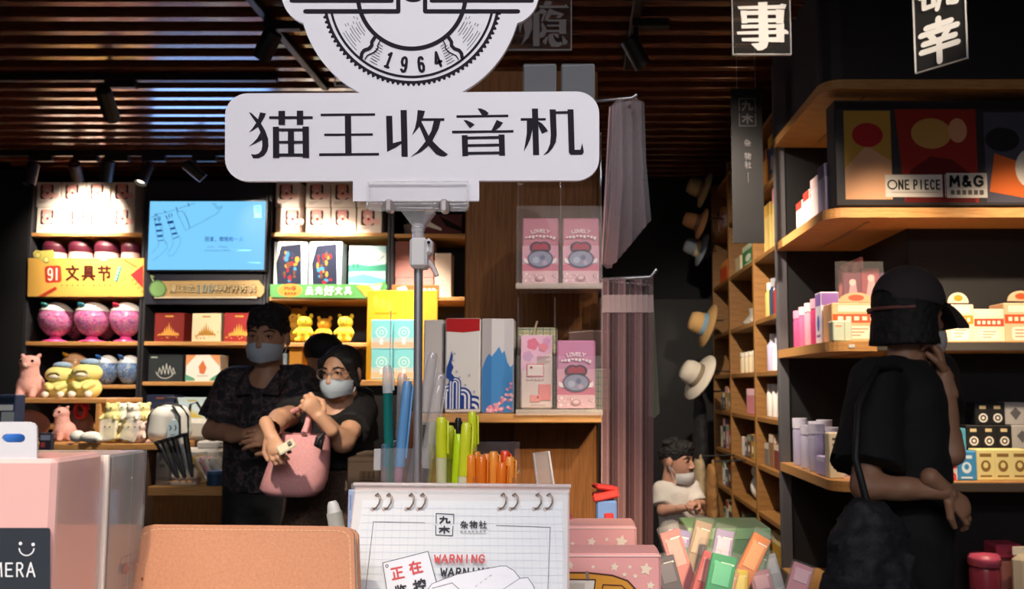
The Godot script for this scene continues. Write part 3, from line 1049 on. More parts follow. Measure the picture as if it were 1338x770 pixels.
func back_stock() -> void:
	# white plush boxes on the two top shelves
	var g := "white plush toy boxes on the top shelves"
	var words := ["nearest the wall end", "second from the wall end", "third from the wall end", "next to the television"]
	for j in 4:
		for r in 2:
			var x := 47.0 + 32.6 * j
			var t := packet("plush_box", "white plush box in the %s row over the yellow banner, %s" % ["upper" if r else "lower", words[j]], "gift box",
				[x, 238 if r else 271.3, x + 32, 270.8 if r else 303.8], ZB + 0.03, 0.16, "efe4da", g)
			plush_box_print(t, (j + (r if j == 1 else 0)) % 2 if j == 1 else 0)
	var xs := [[359.5, "beside the television", 1], [399.5, "second from the television", 0], [432.8, "third from the television", 0], [466.5, "fourth from the television", 0]]
	for e in xs:
		for r in 2:
			var t := packet("plush_box", "white plush box in the %s row above the figure boxes, %s" % ["upper" if r else "lower", e[1]], "gift box",
				[e[0], 238 if r else 271.6, e[0] + 32.6, 271.2 if r else 304], ZB + 0.03, 0.16, "e6d6cc", g)
			plush_box_print(t, int(e[2]) if r == 0 else 0)
	# jars behind the yellow banner
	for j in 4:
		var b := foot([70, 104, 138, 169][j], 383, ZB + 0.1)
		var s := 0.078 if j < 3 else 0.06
		var t := thing("candy_jar", "clear sweet jar with shade-darkened red lid behind the yellow banner, %s" % ["nearest the wall end", "second from the wall end", "third from the wall end", "nearest the television"][j], "jar", b, "sweet jars behind the yellow banner")
		part(t, "body", lathe([Vector2(0, 0), Vector2(s * 0.9, 0), Vector2(s, 0.02), Vector2(s, 0.27), Vector2(s * 0.93, 0.3)], 24), grained("candy_mix", [[0.0, "d8742c"], [0.35, "f0b878"], [0.5, "e8d8e0"], [0.65, "b8609a"], [1.0, "f0a040"]], 0.08, Vector3(6, 6, 6), 0.3))
		part(t, "lid", lathe([Vector2(s * 0.97, 0.29), Vector2(s * 1.03, 0.3), Vector2(s * 1.03, 0.335), Vector2(s * 1.03, 0.335), Vector2(s * 0.9, 0.365), Vector2(0, 0.372)], 24), mat("4a1426", 0.45))  # red lid darkened: the shade behind the banner is in its colour
	yellow_banner()
	eggs()
	# gift sets below the television
	gift_set("dark red gift box with gold spires, nearest the egg cups, below the television", [201, 409, 241, 446.3], "7c2320", "d99a4a", 0)
	gift_set("cream gift box with a gold spire print on the shelf below the television", [250, 409.5, 289, 446.3], "ead9b4", "b5853c", 1)
	gift_set("bright red gift box beside the man's head on the shelf below the television", [292, 409, 333, 446.3], "a5262a", "e0b050", 2)
	gift_set("charcoal gift box with a silver line drawing on the second shelf below the television", [193, 463.5, 239, 498.6], "2b3236", "c8ccc8", 3)
	gift_set("white gift box with orange corners and green hills on the second shelf below the television", [242, 464, 287.5, 498.6], "f3efe6", "d77a4c", 4)
	gift_set("navy gift box with brown leaves behind the white rucksack", [190, 516, 228, 552.8], "2c3350", "a2603c", 5)
	gift_set("pale blue gift box with a yellow drawing behind the white rucksack", [229, 519.5, 272, 552.8], "cfe6ee", "d8c25c", 6)
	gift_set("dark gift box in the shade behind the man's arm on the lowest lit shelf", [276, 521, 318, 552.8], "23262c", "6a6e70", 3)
	# figure boxes
	for j in 2:
		var x := 357.0 + 46.5 * j
		var t := packet("figure_box", "white box with a dark window of red and gold shapes, %s" % ["beside the television", "beside the teal picture box"][j], "toy box", [x, 316, x + 43.5, 387.8], ZB + 0.02, 0.12, "d6dde6", "figure window boxes over the green banner")
		var k := front(t)
		k.poly(vs("9,6 36,3 38,60 5,60 3,30"), "1f2238")
		var lr := RandomNumberGenerator.new()
		lr.seed = 60 + j
		for q in 26:
			k.rrect(lr.randf_range(9, 30), lr.randf_range(9, 50), lr.randf_range(31, 37), lr.randf_range(51, 59), 2, "1f2238") if q < 1 else k.disc(lr.randf_range(11, 33), lr.randf_range(12, 56), lr.randf_range(1.2, 3.6), ["7d1c22", "a3752e", "8d1f24", "2a2c44", "5a3a2a", "2f6f98"][q % 6], lr.randf_range(2.0, 5.0), 8)
		k.poly(vs("0,0 9,6 3,30 5,72 0,72"), "eef1f4")
		print_on(t, k)
	var lt := packet("picture_box", "teal box printed with a misty lake and green shore under the white plush boxes", "gift box", [455, 321.5, 505, 387.8], ZB + 0.03, 0.1, "a9cdd2")
	var lk := front(lt)
	lk.poly(vs("0,8 12,5 24,12 38,6 50,10 50,24 0,26"), "cfdede")
	lk.poly(vs("0,26 10,24 26,27 50,25 50,34 0,35"), "3f8f78")
	lk.poly(vs("4,30 6,14 8,30"), "2c6f5c")
	lk.poly(vs("10,30 12,18 14,30"), "2c6f5c")
	lk.poly(vs("0,42 20,38 50,46 50,52 0,50"), "5fb0ae")
	lk.line(Array(vs("34,16 40,20 46,14")), 1.0, "54777a")
	print_on(lt, lk)
	green_banner()
	# plain yellow plush toys
	plush_toy("plush_toy", "pale yellow plush toy standing nearest the man's head under the green banner", foot(398, 448, ZB + 0.07), 0.2, "f0d63c", "d9b62c")
	plush_toy("plush_toy", "orange yellow plush toy between two paler ones under the green banner", foot(423.5, 448, ZB + 0.1), 0.185, "eeb02e", "d8932a")
	plush_toy("plush_toy", "pale yellow plush toy nearest the yellow sign under the green banner", foot(451, 448, ZB + 0.07), 0.2, "f0d63c", "d9b62c")
	plush_toy("plush_toy", "large ochre plush toy in the shade behind the man's head", foot(386, 448, ZB + 0.23), 0.28, "b98a2a", "9a7020")  # yellow darkened to ochre, shade put into the fur colour
	packet("gift_box", "small yellow box on the shelf between the man and the dark haired head", "gift box", [377, 455, 395, 498.6], ZB + 0.05, 0.12, "d8952c")
	packet("gift_box", "small white and blue box on the shelf beside the small yellow box", "gift box", [359, 462, 375, 498.6], ZB + 0.05, 0.12, "8fa3b4")
	# narrow bay
	potted_plant()
	var mb := packet("handbag_box", "dark maroon box with a white slanted label on the top shelf behind the clip", "gift box", [553, 280, 604, 305], ZB + 0.04, 0.2, "5a2226")
	var mk := front(mb)
	mk.poly(vs("8,10 24,19 24,22 4,16"), "efe6da")
	mk.poly(vs("20,2 51,18 51,24 30,16"), "171214")
	print_on(mb, mk)
	for j in 2:
		for r in 3:
			var x := 516.0 + 25.5 * j
			packet("pink_carton", "small pink carton behind the chrome pole, column %s, %s in its stack" % ["beside the teal box" if j == 0 else "beside the white carton", ["lowest", "middle", "topmost"][r]], "carton",
				[x, 363.6 - 24.2 * r, x + 25, 387.6 - 24.2 * r], ZB + 0.04, 0.12, "d99a94", "pink cartons behind the chrome pole")
	packet("white_carton", "tall cream carton beside the pink cartons behind the white clamp", "carton", [567.5, 331, 590, 387.7], ZB + 0.04, 0.12, "efdccb")
	var ob := packet("shelf_banner", "orange shelf banner with a white tag above the yellow sign", "banner", [512, 372.5, 574, 388], ZB - 0.008, 0.006, "d9622e")
	var ok2 := front(ob)
	ok2.poly(vs("6,4 18,1 22,10 10,14"), "cfe0c0")
	for j in 3:
		ok2.rect(41 + j * 6, 4.5, 45 + j * 6, 11, "f3d9c8")
	print_on(ob, ok2)
	yellow_sign()

func gift_set(label: String, r: Array, hex: String, acc: String, kind: int) -> void:
	var t := packet("gift_box", label, "gift box", r, ZB + 0.03, 0.13, hex, "gift sets below the television")
	var k := front(t)
	var w: float = r[2] - r[0]
	var h: float = r[3] - r[1]
	if kind == 3:
		for j in 5:
			k.line([Vector2(w * 0.3 + j * w * 0.1, h * 0.75), Vector2(w * 0.33 + j * w * 0.1, h * (0.35 + 0.08 * absf(j - 2.0))), Vector2(w * 0.4 + j * w * 0.1, h * 0.75)], 0.8, acc)
		k.ring(Vector2(w / 2, h * 0.55), w * 0.27, w * 0.29, PI * 0.1, PI * 0.9, acc, 16)
		k.rect(3, 3, 12, 4.5, acc)
	elif kind == 4:
		k.poly(PackedVector2Array([Vector2(0, 0), Vector2(w * 0.3, 0), Vector2(0, h * 0.45)]), "e8a070")
		k.poly(PackedVector2Array([Vector2(w, 0), Vector2(w * 0.7, 0), Vector2(w, h * 0.45)]), "e8a070")
		k.poly(PackedVector2Array([Vector2(0, h), Vector2(0, h * 0.75), Vector2(w * 0.25, h * 0.9), Vector2(w * 0.3, h)]), "5fa58a")
		k.poly(PackedVector2Array([Vector2(w, h), Vector2(w, h * 0.7), Vector2(w * 0.78, h * 0.88), Vector2(w * 0.7, h)]), "5fa58a")
		k.poly(PackedVector2Array([Vector2(w * 0.5, h * 0.2), Vector2(w * 0.62, h * 0.5), Vector2(w * 0.55, h * 0.75), Vector2(w * 0.42, h * 0.72), Vector2(w * 0.38, h * 0.45)]), acc)
		k.rect(w * 0.35, h * 0.8, w * 0.65, h * 0.83, "b0a89c")
	else:
		var lr := RandomNumberGenerator.new()
		lr.seed = 40 + kind
		for j in 9:
			var x := w * (0.2 + 0.6 * j / 8.0)
			var top := h * (0.3 + 0.5 * absf(j - 4.0) / 5.0 + lr.randf() * 0.1)
			k.poly(PackedVector2Array([Vector2(x - 2.2, h * 0.82), Vector2(x, top), Vector2(x + 2.2, h * 0.82)]), acc)
		for j in 16:
			k.disc(lr.randf_range(3, w - 3), h * lr.randf_range(0.7, 0.95), lr.randf_range(0.5, 1.2), acc, -1.0, 8)
		k.rect(w * 0.36, h * 0.1, w * 0.64, h * 0.15, acc)
	print_on(t, k)

func yellow_banner() -> void:
	var p := at(112.5, 387.5, ZB - 0.012)
	var t := thing("shelf_banner", "wide yellow shelf banner with 91 in a red square, below the white plush boxes", "banner", p)
	var ol := []
	for q in vs("37,337.5 188,337.5 187,387.5 36,387.5"):
		ol.append(at(q.x, q.y, ZB - 0.012) - p)
	part(t, "board", slab(ol, Vector3(0, 0, -0.008)), mat("dcab52", 0.5))
	var k := photo_ink(Vector3(0, 0, -ZB + 0.012), Vector3.BACK, p)
	var f := 150.0 / 1338.0
	var off := Vector2(40, 310)
	k.rrect(58.6, 347.3, 80.2, 369.6, 4, "b23a2a", -0.06)
	k.glyph(strokes("9"), 61, 350.5, 9, 16, 1.7, "f5e6dc")
	k.glyph(strokes("I"), 71, 350, 6, 16.5, 2.0, "f5e6dc")
	for e in [["文", 85.5], ["具", 106.5], ["节", 127.2]]:
		k.glyph(strokes(e[0]), e[1], 347, 18.5, 20, 2.9, "43170f")
	k.poly(vs("1020,330 1070,345 1015,525 972,512", off, f), "3f8076")
	for j in 5:
		k.disc(40 + (1036 - j * 11) * f, 310 + (360 + j * 33) * f, 1.1, "cfe6d4", -1.0, 8)
	k.poly(vs("1165,440 1312,328 1312,595", off, f), "aa2f33")
	k.poly(vs("90,690 290,575 312,605 165,690", off, f), "b23a2a")
	for j in 10:
		if j != 5:
			k.disc(40 + (365 + j * 63) * f, 310 + 562 * f, 0.9, "7a5a2a", -1.0, 6)
	for j in 4:
		k.ring(Vector2(40 + (1185 + j * 38) * f, 310 + (495 + j * 45) * f), 1.0, 1.7, -0.6, 2.4, "4a2a20", 10)
	k.line(Array(vs("1085,260 1235,345", off, f)), 1.2, "b5602e")
	print_on(t, k)
	# cut-outs that rise above the board: a toy car with round wheels, and a clock
	var cut := func(called: String, outline: String, hex: String) -> void:
		var o2 := []
		for q in vs(outline, off, f):
			o2.append(at(q.x, q.y, ZB - 0.013) - p)
		part(t, called, slab(o2, Vector3(0, 0, -0.006)), mat(hex, 0.5))
	cut.call("cutout", "30,180 60,150 120,160 250,150 275,190 265,245 220,270 150,300 120,260 60,250 35,225", "c9b45c")
	cut.call("cutout", "850,185 885,198 900,235 885,270 850,285 815,270 800,235 815,198", "4f9a78")
	var k2 := photo_ink(Vector3(0, 0, -ZB + 0.0135), Vector3.BACK, p)
	for e in [[85.0, 210.0, 38.0], [183.0, 262.0, 38.0]]:
		k2.disc(40 + e[0] * f, 310 + e[1] * f, e[2] * f, "7d9a52")
		k2.disc(40 + e[0] * f, 310 + e[1] * f, e[2] * f * 0.75, "d8c878")
	print_on(t, k2)
	k2 = photo_ink(Vector3(0, 0, -ZB + 0.0135), Vector3.BACK, p)
	k2.disc(40 + 850 * f, 310 + 237 * f, 4.0, "dff0ec")
	k2.line(Array(vs("850,210 850,240 870,240", off, f)), 0.6, "4a6a60")
	print_on(t, k2)

func green_banner() -> void:
	var p := at(418, 389, ZB - 0.012)
	var t := thing("shelf_banner", "green shelf banner with white lettering and an orange oval, under the figure boxes", "banner", p)
	var ol := []
	for q in vs("353,371.5 465,371.5 480,373 492,371 503,368 506,375 499,390 353,388.5"):
		ol.append(at(q.x, q.y, ZB - 0.012) - p)
	part(t, "board", slab(ol, Vector3(0, 0, -0.007)), mat("4f8f4e", 0.5))
	var k := photo_ink(Vector3(0, 0, -ZB + 0.012), Vector3.BACK, p)
	k.disc(379, 379.5, 15.8, "e2813a", 8.6, 28)
	k.glyph(strokes("M"), 371.5, 374.5, 5.5, 4.6, 1.2, "b3281f")
	k.glyph(strokes("G"), 381, 374.5, 5.5, 4.6, 1.4, "2a1a16")
	k.glyph(strokes("&"), 377.6, 375.5, 3, 3.4, 0.7, "b3281f")
	for e in [["晨", 0], ["光", 1], ["文", 2], ["具", 3]]:
		k.glyph(strokes(e[0]), 371.6 + e[1] * 4, 382, 3.2, 3.2, 0.5, "4a2014")
	var x := 399.5
	for ch in "晨光好文具":
		var big: float = 1.25 if ch == "好" else 1.0
		k.glyph(strokes(ch), x, 380 - 5.2 * big, 10 * big, 10.6 * big, 1.3 * big, "f0f5ea")
		x += 12.2 + (1.5 if ch == "好" else 0.0)
	k.poly(vs("466,374 480,373 500,370 490,388 478,388"), "d9953a")
	k.poly(vs("482,374 500,371 494,384"), "b9c9a4")
	print_on(t, k)
	# the cream strip below the television
	var p2 := at(268, 388, ZB - 0.012)
	var t2 := thing("shelf_banner", "long cream strip with outlined lettering and a green fruit, under the television", "banner", p2)
	var ol2 := []
	for q in vs("203,367.5 338,366.5 341,371 345,375 345,382 341,388 205,388 197,384 196,374"):
		ol2.append(at(q.x, q.y, ZB - 0.012) - p2)
	part(t2, "board", slab(ol2, Vector3(0, 0, -0.007)), mat("a98c5c", 0.5))
	part(t2, "ledge", rbox(Vector3(0.7, 0.012, 0.014), 0.002), mat("c8bba4", 0.4), Vector3(0.005, -0.012, 0.0))
	var fr := []
	for j in 18:
		fr.append(at(206 + cos(TAU * j / 18) * 11.3, 377.5 + sin(TAU * j / 18) * 10.5, ZB - 0.02) - p2)
	part(t2, "cutout", slab(fr, Vector3(0, 0, -0.006)), mat("6d9358", 0.5))
	var k2 := photo_ink(Vector3(0, 0, -ZB + 0.0205), Vector3.BACK, p2)
	k2.line(Array(vs("200,367 197,360 201,362")), 1.6, "8a9a6a")
	k2.ring(Vector2(206, 377.5), 9.6, 11.2, 0, TAU, "54754a", 24)
	x = 222.5
	for ch in "夏天的100种打开方式":
		var dig: bool = ch in "10"
		var w := 6.4 if dig else 9.2
		k2.glyph(strokes(ch), x, 372, w, 10.5, 1.9, "4a4436", 0.12)
		k2.glyph(strokes(ch), x, 372, w, 10.5, 0.8, "9fb6b4" if dig else "cdb98f", 0.12)
		x += w + 1.9
	print_on(t2, k2)

func egg(label: String, foot: Vector3, r: float, h: float, body: Material, top: String, base_hex: String, topper: String, g: String, stem := true) -> void:
	var t := thing("surprise_egg", label, "toy egg", foot, g)
	var y0 := 0.0
	if stem:
		y0 = h * 0.12
		part(t, "foot", lathe([Vector2(0, 0), Vector2(r * 0.72, 0), Vector2(r * 0.72, 0.006), Vector2(r * 0.36, h * 0.07), Vector2(r * 0.3, h * 0.13)], 24), mat(base_hex, 0.3))
	var pr2 := []
	var cut := []
	for j in 13:
		var a := -PI / 2 + PI * j / 12.0
		var rr := r * cos(a) * (1.0 + 0.06 * sin(a))
		var q := Vector2(maxf(rr, 0.0), y0 + (h - y0) / 2 * (1.0 + sin(a)))
		if j <= 8:
			pr2.append(q)
		if j >= 8:
			cut.append(q * Vector2(1.02, 1.0))
	part(t, "cup", lathe(pr2, 28), body)
	part(t, "dome", lathe(cut, 28), mat(top, 0.25))
	part(t, "rim", lathe([pr2[8] * Vector2(1.0, 1) - Vector2(0, 0.008), pr2[8] * Vector2(1.06, 1), pr2[8] * Vector2(1.0, 1) + Vector2(0, 0.008)], 28), mat(top, 0.3))
	var st := begin(true)
	add_lathe(st, [Vector2(0, 0), Vector2(r * 0.2, 0.012), Vector2(r * 0.26, 0.03), Vector2(0, 0.055)], 10, Vector3(-r * 0.15, h * 0.83, r * 0.66), 1.0, 0.35, Basis(Vector3.RIGHT, 0.75) * Basis(Vector3.BACK, 0.4))
	part(t, "topper", done(st), mat(topper, 0.4))

func eggs() -> void:
	var pink := grained("egg_pink", [[0.25, "7d3f8e"], [0.4, "d0559c"], [0.48, "e58ab8"], [0.53, "c9b8dc"], [0.58, "e8584a"], [0.66, "d8408a"], [0.75, "58a8b4"]], 0.05, Vector3(3, 4, 3), 0.2)
	var blue := grained("egg_blue", [[0.28, "1c3f8c"], [0.42, "2f6ec0"], [0.5, "d0e0ee"], [0.56, "d8b44c"], [0.62, "5c9ede"], [0.75, "143f9c"]], 0.05, Vector3(4, 5, 4), 0.2)
	var g := "pink egg cups on the shelf under the yellow banner"
	var h := at(120, 394, ZB + 0.08).y - at(120, 446, ZB + 0.08).y
	egg("pink surprise egg cup with a teal leaf, nearest the wall end of its shelf", foot(72, 446.5, ZB + 0.08), 0.108, h, pink, "e9e2e0", "f0509a", "2f7a7a", g)
	egg("pink surprise egg cup in the middle of the three front ones", foot(120, 446.5, ZB + 0.08), 0.112, h, pink, "f2ecea", "f0509a", "2f7a8a", g)
	egg("pink surprise egg cup with a red leaf, nearest the television", foot(164, 446.5, ZB + 0.08), 0.105, h, pink, "e9e2e0", "f0509a", "b02848", g)
	egg("shaded pink surprise egg cup behind, between the first and middle ones", foot(97, 446.5, ZB + 0.285), 0.072, h * 0.95, pink, "8a7a7a", "a03060", "6aa05a", g)  # rear copy: dome and foot darkened, shade put into their colours
	egg("shaded pink surprise egg cup behind, between the middle and the red leaf one", foot(139, 446.5, ZB + 0.285), 0.072, h * 0.95, pink, "8a7a7a", "a03060", "c07a3a", g)  # likewise a darkened copy, with the shade in dome and foot colours
	g = "blue eggs on the shelf behind the yellow plush toys"
	h = at(120, 464, ZB + 0.08).y - at(120, 502.6, ZB + 0.08).y
	egg("blue and white surprise egg with a blue splash on top, behind the yellow plush toy", foot(139, 503, ZB + 0.08), 0.074, h, blue, "eef0f2", "3f7ec0", "2f6ac0", g, false)
	egg("blue and white surprise egg nearest the shelf upright below the egg cups", foot(168, 503, ZB + 0.08), 0.074, h, blue, "eef0f2", "3f7ec0", "2f5aa0", g, false)
	egg("orange and white surprise egg behind the blue caps of the yellow plush toys", foot(97, 503, ZB + 0.12), 0.083, h * 1.1, grained("egg_orange", [[0.0, "b5642c"], [0.5, "e8b070"], [1.0, "8a4a20"]], 0.05, Vector3(8, 10, 8), 0.3), "e8b890", "c87a3a", "d8a02c", g, false)
	var t := thing("patterned_ball", "purple ball with black wavy stripes behind the plush pile", "ball", foot(166, 556, ZB + 0.1))
	part(t, "ball", lathe(round_profile(0.083, 0.1), 24), grained("purple_ball", [[0.0, "2a1230"], [0.42, "3a1842"], [0.5, "9a52b0"], [1.0, "8a48a8"]], 0.06, Vector3(5, 12, 5), 0.4))
	part(t, "stand", lathe([Vector2(0, 0), Vector2(0.05, 0), Vector2(0.05, 0), Vector2(0.04, 0.03), Vector2(0, 0.03)], 20), mat("3a2030", 0.5))
	packet("gift_box", "small dark red box standing beside the purple ball", "gift box", [139, 519, 153, 555.6], ZB + 0.1, 0.1, "8c2430")

func round_profile(r: float, cy: float, k := 12) -> Array:
	var out := []
	for j in k + 1:
		var a := -PI / 2 + PI * j / k
		out.append(Vector2(maxf(cos(a) * r, 0.0), cy + sin(a) * r))
	return out

func fur(hex: String) -> StandardMaterial3D:
	var c := Color(hex)
	return grained("fur_" + hex, [[0.0, c.darkened(0.14).to_html(false)], [0.5, hex], [1.0, c.lightened(0.12).to_html(false)]], 0.09, Vector3(9, 9, 9), 0.9, FastNoiseLite.TYPE_SIMPLEX_SMOOTH, 0.5)

func plush_toy(called: String, label: String, foot: Vector3, h: float, hex: String, acc_hex: String) -> void:
	var t := thing(called, label, "plush toy", foot, "plain yellow plush toys under the green banner")
	var f := Field.new(Vector3(-0.5, -0.05, -0.45) * h, Vector3(0.5, 1.08, 0.45) * h, h * 0.035)
	f.ell(Vector3(0, 0.3, 0) * h, Vector3(0.27, 0.3, 0.24) * h)
	f.ell(Vector3(0, 0.68, 0.02) * h, Vector3(0.26, 0.22, 0.23) * h, 0.01)
	for s in [-1, 1]:
		f.ell(Vector3(0.21 * s, 0.9, 0) * h, Vector3(0.075, 0.085, 0.05) * h, 0.008)
		f.bone(Vector3(0.2 * s, 0.42, 0.08) * h, Vector3(0.3 * s, 0.3, 0.18) * h, 0.075 * h, 0.06 * h, 0.008)
		f.bone(Vector3(0.14 * s, 0.1, 0.08) * h, Vector3(0.19 * s, 0.06, 0.24) * h, 0.09 * h, 0.075 * h, 0.008)
	f.trim(Vector3(0, 0.004, 0), Vector3.DOWN)
	var acc := Acc.new()
	f.net(acc)
	part(t, "body", acc.mesh(), fur(hex))
	var st := begin(true)
	for s in [-1, 1]:
		add_lathe(st, round_profile(0.026 * h, 0, 6), 10, Vector3(0.1 * s, 0.71, 0.235) * h)
	add_lathe(st, round_profile(0.02 * h, 0, 6), 10, Vector3(0, 0.655, 0.25) * h)
	part(t, "face", done(st), mat("2a1a14", 0.3))
	var st2 := begin(true)
	add_lathe(st2, round_profile(0.13 * h, 0, 8), 14, Vector3(0, 0.3, 0.17) * h, 1.0, 0.7)
	part(t, "belly_patch", done(st2), fur(acc_hex))

func potted_plant() -> void:
	var p := foot(536, 305.5, ZB + 0.1)
	var t := thing("potted_plant", "small green plant in a pale pot on the top shelf beside the clip", "plant", p)
	part(t, "pot", lathe(pr("0,0 38,0 48,70 48,70 44,70 40,62 0,62"), 20), mat("cfcabf", 0.5))
	var st := begin()
	var lr := RandomNumberGenerator.new()
	lr.seed = 5
	for j in 46:
		var a := lr.randf() * TAU
		var e := lr.randf_range(0.2, 1.3)
		var d := Vector3(cos(a) * cos(e), sin(e), sin(a) * cos(e))
		var s := d.cross(Vector3.UP).normalized()
		var o := Vector3(0, 0.07, 0)
		var l := lr.randf_range(0.05, 0.08)
		var w := 0.014
		var m := o + d * l * 0.6
		quad(st, o, m + s * w, o + d * l - Vector3(0, 0.01, 0), m - s * w, d.cross(s))
	part(t, "foliage", done(st), mat("3f6a34", 0.6))

func yellow_sign() -> void:
	# a low oak stand in front of the narrow bay
	var a := at(466, 497, 4.75)
	var b := at(604, 497, 4.75)
	var w := b.x - a.x
	var t := thing("display_stand", "oak display stand holding the pale blue and peach cartons", "stand", Vector3((a.x + b.x) / 2, 0, -4.93))
	part(t, "top", rbox(Vector3(w, 0.035, 0.36), 0.003), OAK, Vector3(0, a.y - 0.035, 0))
	part(t, "body", rbox(Vector3(w - 0.03, a.y - 0.035, 0.3), 0.003), mat("1b1a1c", 0.6), Vector3(0, 0, -0.02))
	var s := packet("upright_sign", "bright yellow upright sign behind the pale blue cartons", "sign", [478, 379.5, 572, 496.8], 5.02, 0.008, "cf9a14", "", 0.5, null, "board")
	var k := front(s)
	for j in 3:
		k.rrect(8 + j * 9, 8 + j * 3, 15 + j * 9, 22 + j * 3, 3, "dcb238")
	k.rect(10, 30, 40, 32, "b8820c")
	print_on(s, k)
	for c in 2:
		for r in 2:
			var x := 484.5 + 29.3 * c
			var p := packet("pale_carton", "pale blue carton fading to peach, %s row, %s the chrome pole" % ["upper" if r else "lower", "away from" if c == 0 else "beside"], "carton",
				[x, 457.0 - 39 * r, x + 28.6, 495.8 - 39 * r if r == 0 else 456.6], 4.82, 0.09, "7fd3dc", "pale blue cartons on the oak stand")
			var q := front(p)
			q.rect(0.4, 24, 28.2, 31, "b9cdd0")
			q.rect(0.4, 30, 28.2, 38, "edb79a")
			q.ring(Vector2(14, 17), 6.6, 7.8, 0, TAU, "e6f3f4", 8)
			q.ring(Vector2(14, 17), 2.2, 3.2, 0, TAU, "e6f3f4", 12)
			q.rect(12, 26, 16, 33, "e6f3f4")
			print_on(p, q)

# ---------------------------------------------------------------- the oak bookcase that runs away along the aisle
const BX := 0.935

func side_bookcase() -> void:
	var t := thing("bookcase", "tall oak bookcase running along the aisle behind the end unit", "bookcase", Vector3(BX + 0.16, 0, -4.33))
	var z0 := 3.5
	var z1 := 5.15
	var divs := [3.51, 3.97, 4.6, 5.13]
	for z in divs:
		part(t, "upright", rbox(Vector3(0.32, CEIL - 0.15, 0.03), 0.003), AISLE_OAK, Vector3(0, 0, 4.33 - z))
	part(t, "back_panel", rbox(Vector3(0.015, CEIL - 0.15, z1 - z0), 0.002), mat("7a5a3a", 0.6), Vector3(0.152, 0, 0.005))
	for j in 3:
		for y in [2.6, 2.29, 1.96, 1.64, 1.374, 1.146, 0.905, 0.67, 0.4]:
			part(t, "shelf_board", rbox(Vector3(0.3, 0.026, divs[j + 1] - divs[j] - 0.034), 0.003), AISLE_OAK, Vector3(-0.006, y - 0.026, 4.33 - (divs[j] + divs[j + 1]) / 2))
	part(t, "end_post", rbox(Vector3(0.045, CEIL - 0.02, 0.04), 0.003), mat("5a585c", 0.55), Vector3(-0.147, 0, 4.33 - 3.473))
	part(t, "end_panel", rbox(Vector3(0.31, CEIL - 0.02, 0.03), 0.003), mat("101012", 0.7), Vector3(0.032, 0, 4.33 - 3.478))
	side_stock()

# something on the aisle bookcase or on the aisle side of the end unit: front at x, centre at depth z, width along z
func aisle_box(called: String, label: String, cat: String, x: float, y: float, z: float, w: float, h: float, d: float, hex: String, band := "", g := "", mark := "") -> Node3D:
	var t := thing(called, label, cat, Vector3(x + d / 2, y, -z), g)
	part(t, "carton", rbox(Vector3(d, h, w), minf(0.003, w * 0.08)), mat(hex, 0.45))
	if band != "":
		for turn in [0, 1]:
			var k := Ink.new(Vector3(-d / 2, h, -w / 2), Vector3(0, 0, w / 10), Vector3(0, -h / 10, 0)) if turn == 0 else Ink.new(Vector3(-d / 2, h, w / 2), Vector3(d / 10, 0, 0), Vector3(0, -h / 10, 0))
			k.n = Vector3.LEFT if turn == 0 else Vector3.BACK
			k.rect(0.3, 0.2, 9.7, 2.6, band)
			if mark != "":
				k.disc(5, 6, 2.2, mark, 1.6)
				k.rect(2, 8.2, 8, 8.7, band)
			print_on(t, k)
	return t

func bottle(called: String, label: String, p: Vector3, r: float, h: float, hex: String, cap: String, g: String, neck := 0.55) -> Node3D:
	var t := thing(called, label, "bottle", p, g)
	part(t, "body", lathe([Vector2(0, 0), Vector2(r * 0.96, 0), Vector2(r, 0.005), Vector2(r, h * 0.7), Vector2(r * neck, h * 0.8), Vector2(r * neck, h * 0.8), Vector2(0, h * 0.8)], 18), mat(hex, 0.3))
	part(t, "cap", lathe([Vector2(r * neck * 1.1, h * 0.79), Vector2(r * neck * 1.1, h * 0.79), Vector2(r * neck * 1.1, h), Vector2(r * neck * 1.1, h), Vector2(0, h)], 18), mat(cap, 0.35))
	return t

